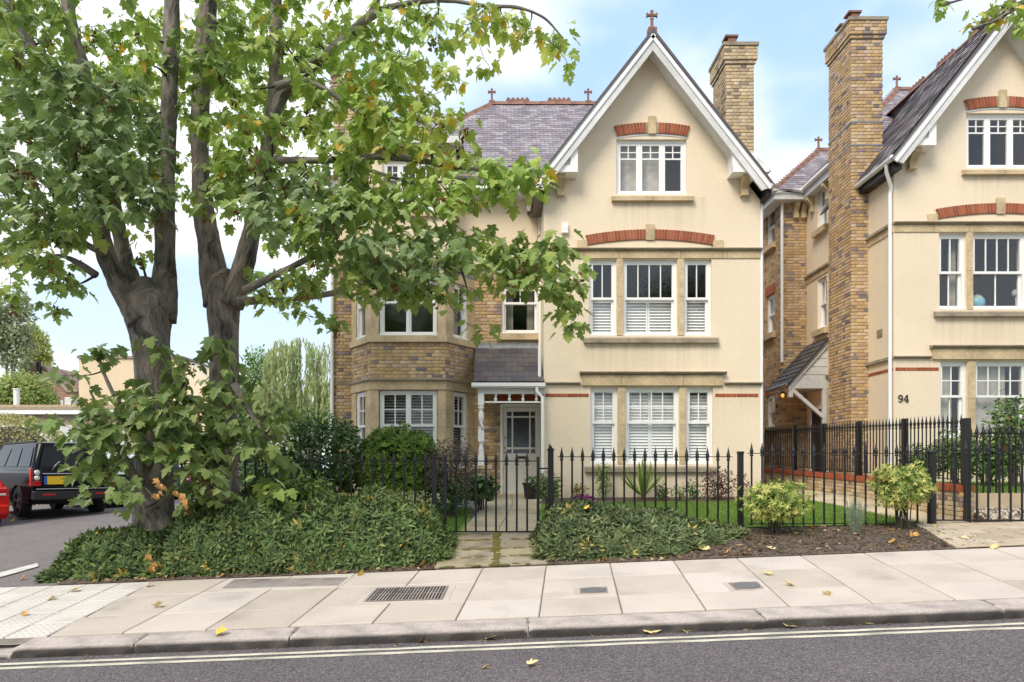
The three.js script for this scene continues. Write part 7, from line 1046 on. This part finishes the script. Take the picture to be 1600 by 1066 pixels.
{
  const pale = [C(0.345, 0.414, 0.224), C(0.448, 0.500, 0.293), C(0.259, 0.328, 0.172), C(0.535, 0.552, 0.328)];
  farTree('tall_tree', 'tall pale feathery tree at the left edge beyond the car park', 46, [[12, 505, 42, 50], [28, 545, 26, 45], [-25, 520, 50, 60], [30, 480, 18, 26]], 6000, 0.24, pale, 301, [10, 560, 7], oval);
  farTree('yellow_tree', 'yellow leaved tree just right of the tall pale tree', 52, [[56, 545, 22, 32], [66, 575, 16, 25], [48, 520, 12, 14]], 2200, 0.26, [C(0.483, 0.529, 0.161), C(0.414, 0.483, 0.149), C(0.575, 0.575, 0.196)], 302, [58, 590, 6]);
  farTree('round_shrub_tree', 'rounded olive green tree above the flat garage roof', 37, [[38, 612, 46, 32], [70, 628, 22, 20], [5, 620, 30, 26]], 6000, 0.16, [C(0.350, 0.490, 0.139), C(0.466, 0.583, 0.164), C(0.256, 0.373, 0.117), C(0.559, 0.490, 0.186)], 303, [40, 640, 6]);
  farTree('dark_tree', 'dense green tree behind the weeping willow, left side', 44, [[402, 590, 24, 55], [388, 640, 24, 60], [420, 660, 30, 40]], 5200, 0.2, [C(0.233, 0.397, 0.117), C(0.325, 0.466, 0.164), C(0.186, 0.304, 0.093)], 304, [400, 650, 9]);
  // weeping willow: curtains of hanging twigs
  { const D = 34, R = rng(305), X = xAt(458, D), t = thing('weeping_willow', 'pale weeping willow hanging beside the left corner of the brick house', 'tree', [X, groundY(X, -D), -D]), o = t.position, ms = [], cs = [], st = [];
    const tops = [[432, 560, 24, 140], [470, 532, 30, 150], [508, 540, 30, 150], [448, 590, 26, 110], [488, 590, 30, 110], [412, 600, 18, 100], [462, 650, 18, 50], [515, 600, 20, 100], [440, 535, 22, 60], [425, 625, 18, 80]];
    for (const [px, py, rx, ln] of tops) for (let k = 0; k < 44; k++) { const a = R() * 6.28, rr = Math.sqrt(R()), c = at(px + Math.cos(a) * rr * rx, py + (rr * rr) * 22 - 6, D).sub(o); c.z += Math.sin(a) * rr * rx * D / F; const len = ln * D / F * (0.45 + 0.55 * R()), sw = (R() - 0.5) * 0.3, col = pick4(R); for (let q = 0; q < len; q += 0.085) { const f2 = q / len, p = c.clone().add(V(Math.cos(a) * 0.25 * Math.sin(f2 * 2) + sw * f2 * 0.4 + (R() - 0.5) * 0.07, -q, (R() - 0.5) * 0.1)); ms.push(new THREE.Matrix4().compose(p, orient(V((R() - 0.5) * 0.7, -1, (R() - 0.5) * 0.7), rv(R)), V(0.12, 0.22, 0.12))); cs.push(vary(col, R, 0.4)); } }
    function pick4(R) { const r = R(); return r < 0.4 ? C(0.52, 0.58, 0.28) : r < 0.75 ? C(0.44, 0.52, 0.24) : r < 0.9 ? C(0.62, 0.64, 0.36) : C(0.3, 0.38, 0.17); }
    copies('crown', oval, LM, ms, cs, t); for (const [px, py] of tops) { const e = at(px, py, D).sub(o); st.push(tube([V(0, 0, 0), V(e.x * 0.3, e.y * 0.6, 0), e], [0.14, 0.08, 0.03], 7)); } part('trunk', mergeGeometries(st.map(plain)), M.bark, t); }
  // clipped hedge behind the black car
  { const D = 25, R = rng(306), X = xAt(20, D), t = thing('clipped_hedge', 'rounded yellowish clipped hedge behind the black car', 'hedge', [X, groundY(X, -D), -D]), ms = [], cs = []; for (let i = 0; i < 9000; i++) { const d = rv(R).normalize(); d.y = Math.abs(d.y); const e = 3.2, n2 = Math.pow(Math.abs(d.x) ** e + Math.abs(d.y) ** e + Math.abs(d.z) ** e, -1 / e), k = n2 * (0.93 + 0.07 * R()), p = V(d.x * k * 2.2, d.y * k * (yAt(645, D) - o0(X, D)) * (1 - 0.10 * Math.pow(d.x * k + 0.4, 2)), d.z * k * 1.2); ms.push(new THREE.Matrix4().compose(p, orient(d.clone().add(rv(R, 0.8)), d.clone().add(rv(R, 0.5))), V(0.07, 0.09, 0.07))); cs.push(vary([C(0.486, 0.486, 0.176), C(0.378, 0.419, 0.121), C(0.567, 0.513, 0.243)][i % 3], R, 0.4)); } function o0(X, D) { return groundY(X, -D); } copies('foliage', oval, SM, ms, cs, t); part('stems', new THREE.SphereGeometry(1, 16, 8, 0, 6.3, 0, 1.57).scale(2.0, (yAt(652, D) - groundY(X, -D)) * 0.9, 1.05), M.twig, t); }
  shrub('ivy_shrub', 'dark leafy shrub at the right end of the clipped hedge', 'shrub', [xAt(110, 26), -26], { r: [1.4, 0.9, 0.6], yc: 1.5, n: 1500, size: 0.12, cols: [C(0.162, 0.230, 0.081), C(0.270, 0.338, 0.162), C(0.108, 0.162, 0.054)], seed: 307 });
  shrub('dark_hedge', 'dark green hedge at the back of the car park behind the trunks', 'hedge', [xAt(360, 28), -28], { r: [3.0, 1.2, 0.7], yc: 1.1, n: 5200, size: 0.12, cols: [C(0.162, 0.230, 0.081), C(0.216, 0.270, 0.108), C(0.108, 0.162, 0.054)], seed: 308, lump: 0.2 });
  // flat garage roof strip
  { const D = 31, t = thing('garage_block', 'long low garage block with white roof edge behind the hedge', 'garage', [0, 0, -D]), y = py => yAt(py, D), x = px => xAt(px, D); part('wall', [box(x(-120), x(215), 0, y(648), -4, 0)], M.mortar, t); part('roof', [box(x(-125), x(220), y(642), y(637), -4.2, 0.25)], M.stoneDark, t); part('fascia', [box(x(-125), x(220), y(648), y(642), 0.16, 0.26)], M.white, t); part('coping', [box(x(-125), x(220), y(637), y(633), -0.3, 0.1)], palePal[1], t); part('vent_pipe', [lathe([[0.12, 0], [0.12, 0.75], [0.15, 0.76], [0.15, 0.8], [0, 0.8]], 10).translate(x(13.5), y(634), -0.5)], M.white, t); for (let i = 0; i < 4; i++) part('garage_door', [rbox(x(-90 + i * 75), x(-30 + i * 75), 0.5, y(665), 0.004, 0.05, 0.01)], M.board, t); }
  // brick gable house and the cream block
  { const D = 47, t = thing('brick_house', 'old brick house with sloping parapet, left of the cream block', 'house', [0, 0, -D]), y = py => yAt(py, D), x = px => xAt(px, D), wall = [[x(20), 0], [x(122), 0], [x(122), y(612)], [x(106), y(612)], [x(72), y(574)], [x(48), y(566)], [x(20), y(590)]]; part('wall', shapeWall(wall, [[x(91), x(98), y(641), y(624)]], -7, 0), mat(C(0.50, 0.33, 0.24), { map: rep(blotchT, 1.3), bump: rep(grainT, 0.9), bs: 0.02 }), t); part('coping', [tube([V(x(122), y(612), 0.05), V(x(106), y(612), 0.05), V(x(72), y(574), 0.05), V(x(48), y(566), 0.05), V(x(20), y(590), 0.05)], 0.12, 6)], M.stoneDark, t); part('downpipe', [tube([V(x(63), y(566), 0.15), V(x(63), y(592), 0.15)], 0.13, 8)], M.iron, t); windowPart(t, [x(94.5), y(641), -0.06], 0, x(98) - x(91), y(624) - y(641), { kind: 'sash', mid: 0.5, up: [1, 1], low: [1, 1], b: 0.09 });
    const rest = bricks(grp('brickwork', t), V(x(24), y(660), 0.012), 0, x(120) - x(24), y(600) - y(660), { budget: { n: 0 }, seed: 400, holes: [[x(91) - x(24), x(98) - x(24), y(641) - y(660), y(624) - y(660)]], pal: redPal, cols: [C(0.5, 0.3, 0.2), C(0.55, 0.36, 0.26), C(0.44, 0.27, 0.18), C(0.6, 0.44, 0.33), C(0.48, 0.3, 0.2), C(0.36, 0.24, 0.18), C(0.6, 0.42, 0.3), C(0.3, 0.2, 0.16)] }); brickRest(rest, t); }
  { const D = 41, t = thing('cream_building', 'plain cream flat roofed building seen behind the tree trunks', 'building', [0, 0, -D]), y = py => yAt(py, D), x = px => xAt(px, D); part('wall', [box(x(123), x(284), 0, y(560), -9, 0)], mat(C(0.80, 0.64, 0.44), { map: rep(stuccoT, 4), roughness: 0.95 }), t); part('parapet', [box(x(121), x(286), y(560), y(556.5), -9.1, 0.1)], M.stoneDark, t); part('lower_roof', [prism([[x(284), y(560)], [x(330), y(600)], [x(330), 0], [x(284), 0]], -8, -0.2)], M.cream, t); part('porch_block', [box(x(109), x(123), 0, y(622), -2, 0.5)], M.board, t); part('roof_plant', [box(x(158), x(163), y(557), y(545), -4, -3), box(x(164.5), x(168.5), y(557), y(542), -4, -3), box(x(158), x(168.5), y(547), y(546), -3.6, -3.5)], M.metal, t); part('door', [box(x(124), x(130), y(648), y(628), 0.003, 0.06)], M.slatGrey, t); }
  { const D = 21, t = thing('outbuilding', 'low white door and brick pier seen behind the right tree', 'outbuilding', [0, 0, -D]), y = py => yAt(py, D), x = px => xAt(px, D); part('brick_pier', [box(x(404), x(416), 0, y(683), -0.5, 0)], palePal[4], t); part('wall', [box(x(416), x(470), 0, y(681), -2, -0.05)], M.board, t); part('pier_cap', [box(x(403), x(417), y(683), y(680), -0.55, 0.05)], M.stone, t); part('door', [rbox(x(420), x(442), 0.5, y(690), -0.05, -0.01, 0.008)], M.white, t); part('coping', [box(x(416), x(472), y(681), y(678.5), -2.05, 0)], M.stoneDark, t); }
}

// ================================================================== street trees across the road (seen in the window panes)
{
  const street = (label, X, Z, h, seed) => { const R = rng(seed), t = thing('street_tree', label, 'tree', [X, 0.03 + 0.04 * X, Z]), ms = [], cs = []; for (let i = 0; i < 3600; i++) { const d = rv(R).normalize(), k = Math.pow(R(), 0.45) * (0.65 + 0.6 * fbm3(d.x * 2.4 + seed, d.y * 2.4 + 9, d.z * 2.4, 3, seed)), p = V(d.x * k * 4.6, h * 0.6 + d.y * k * h * 0.42, d.z * k * 4.2), s = 0.3 + 0.25 * R(); ms.push(new THREE.Matrix4().compose(p, orient(rv(R), d.clone().add(V(0, 0.6, 0)).add(rv(R, 0.6))), V(s, s, s))); cs.push(vary(C(0.12, 0.19, 0.05), R, 0.5)); } copies('crown', maple[0], SM, ms, cs, t); part('trunk', tube([V(0, -0.2, 0), V(0.1, h * 0.25, 0), V(0, h * 0.5, 0.1), V(0, h * 0.85, 0)], [0.32, 0.26, 0.2, 0.06], 10), M.bark, t); };
  street('tall leafy street tree across the road, left of the camera', -9, 12.5, 13, 511); street('tall leafy street tree across the road, straight behind the camera', 1.5, 14, 14.5, 512); street('tall leafy street tree across the road, right of the camera', 12, 12, 13.5, 513);
}

renderer.render(scene, camera);
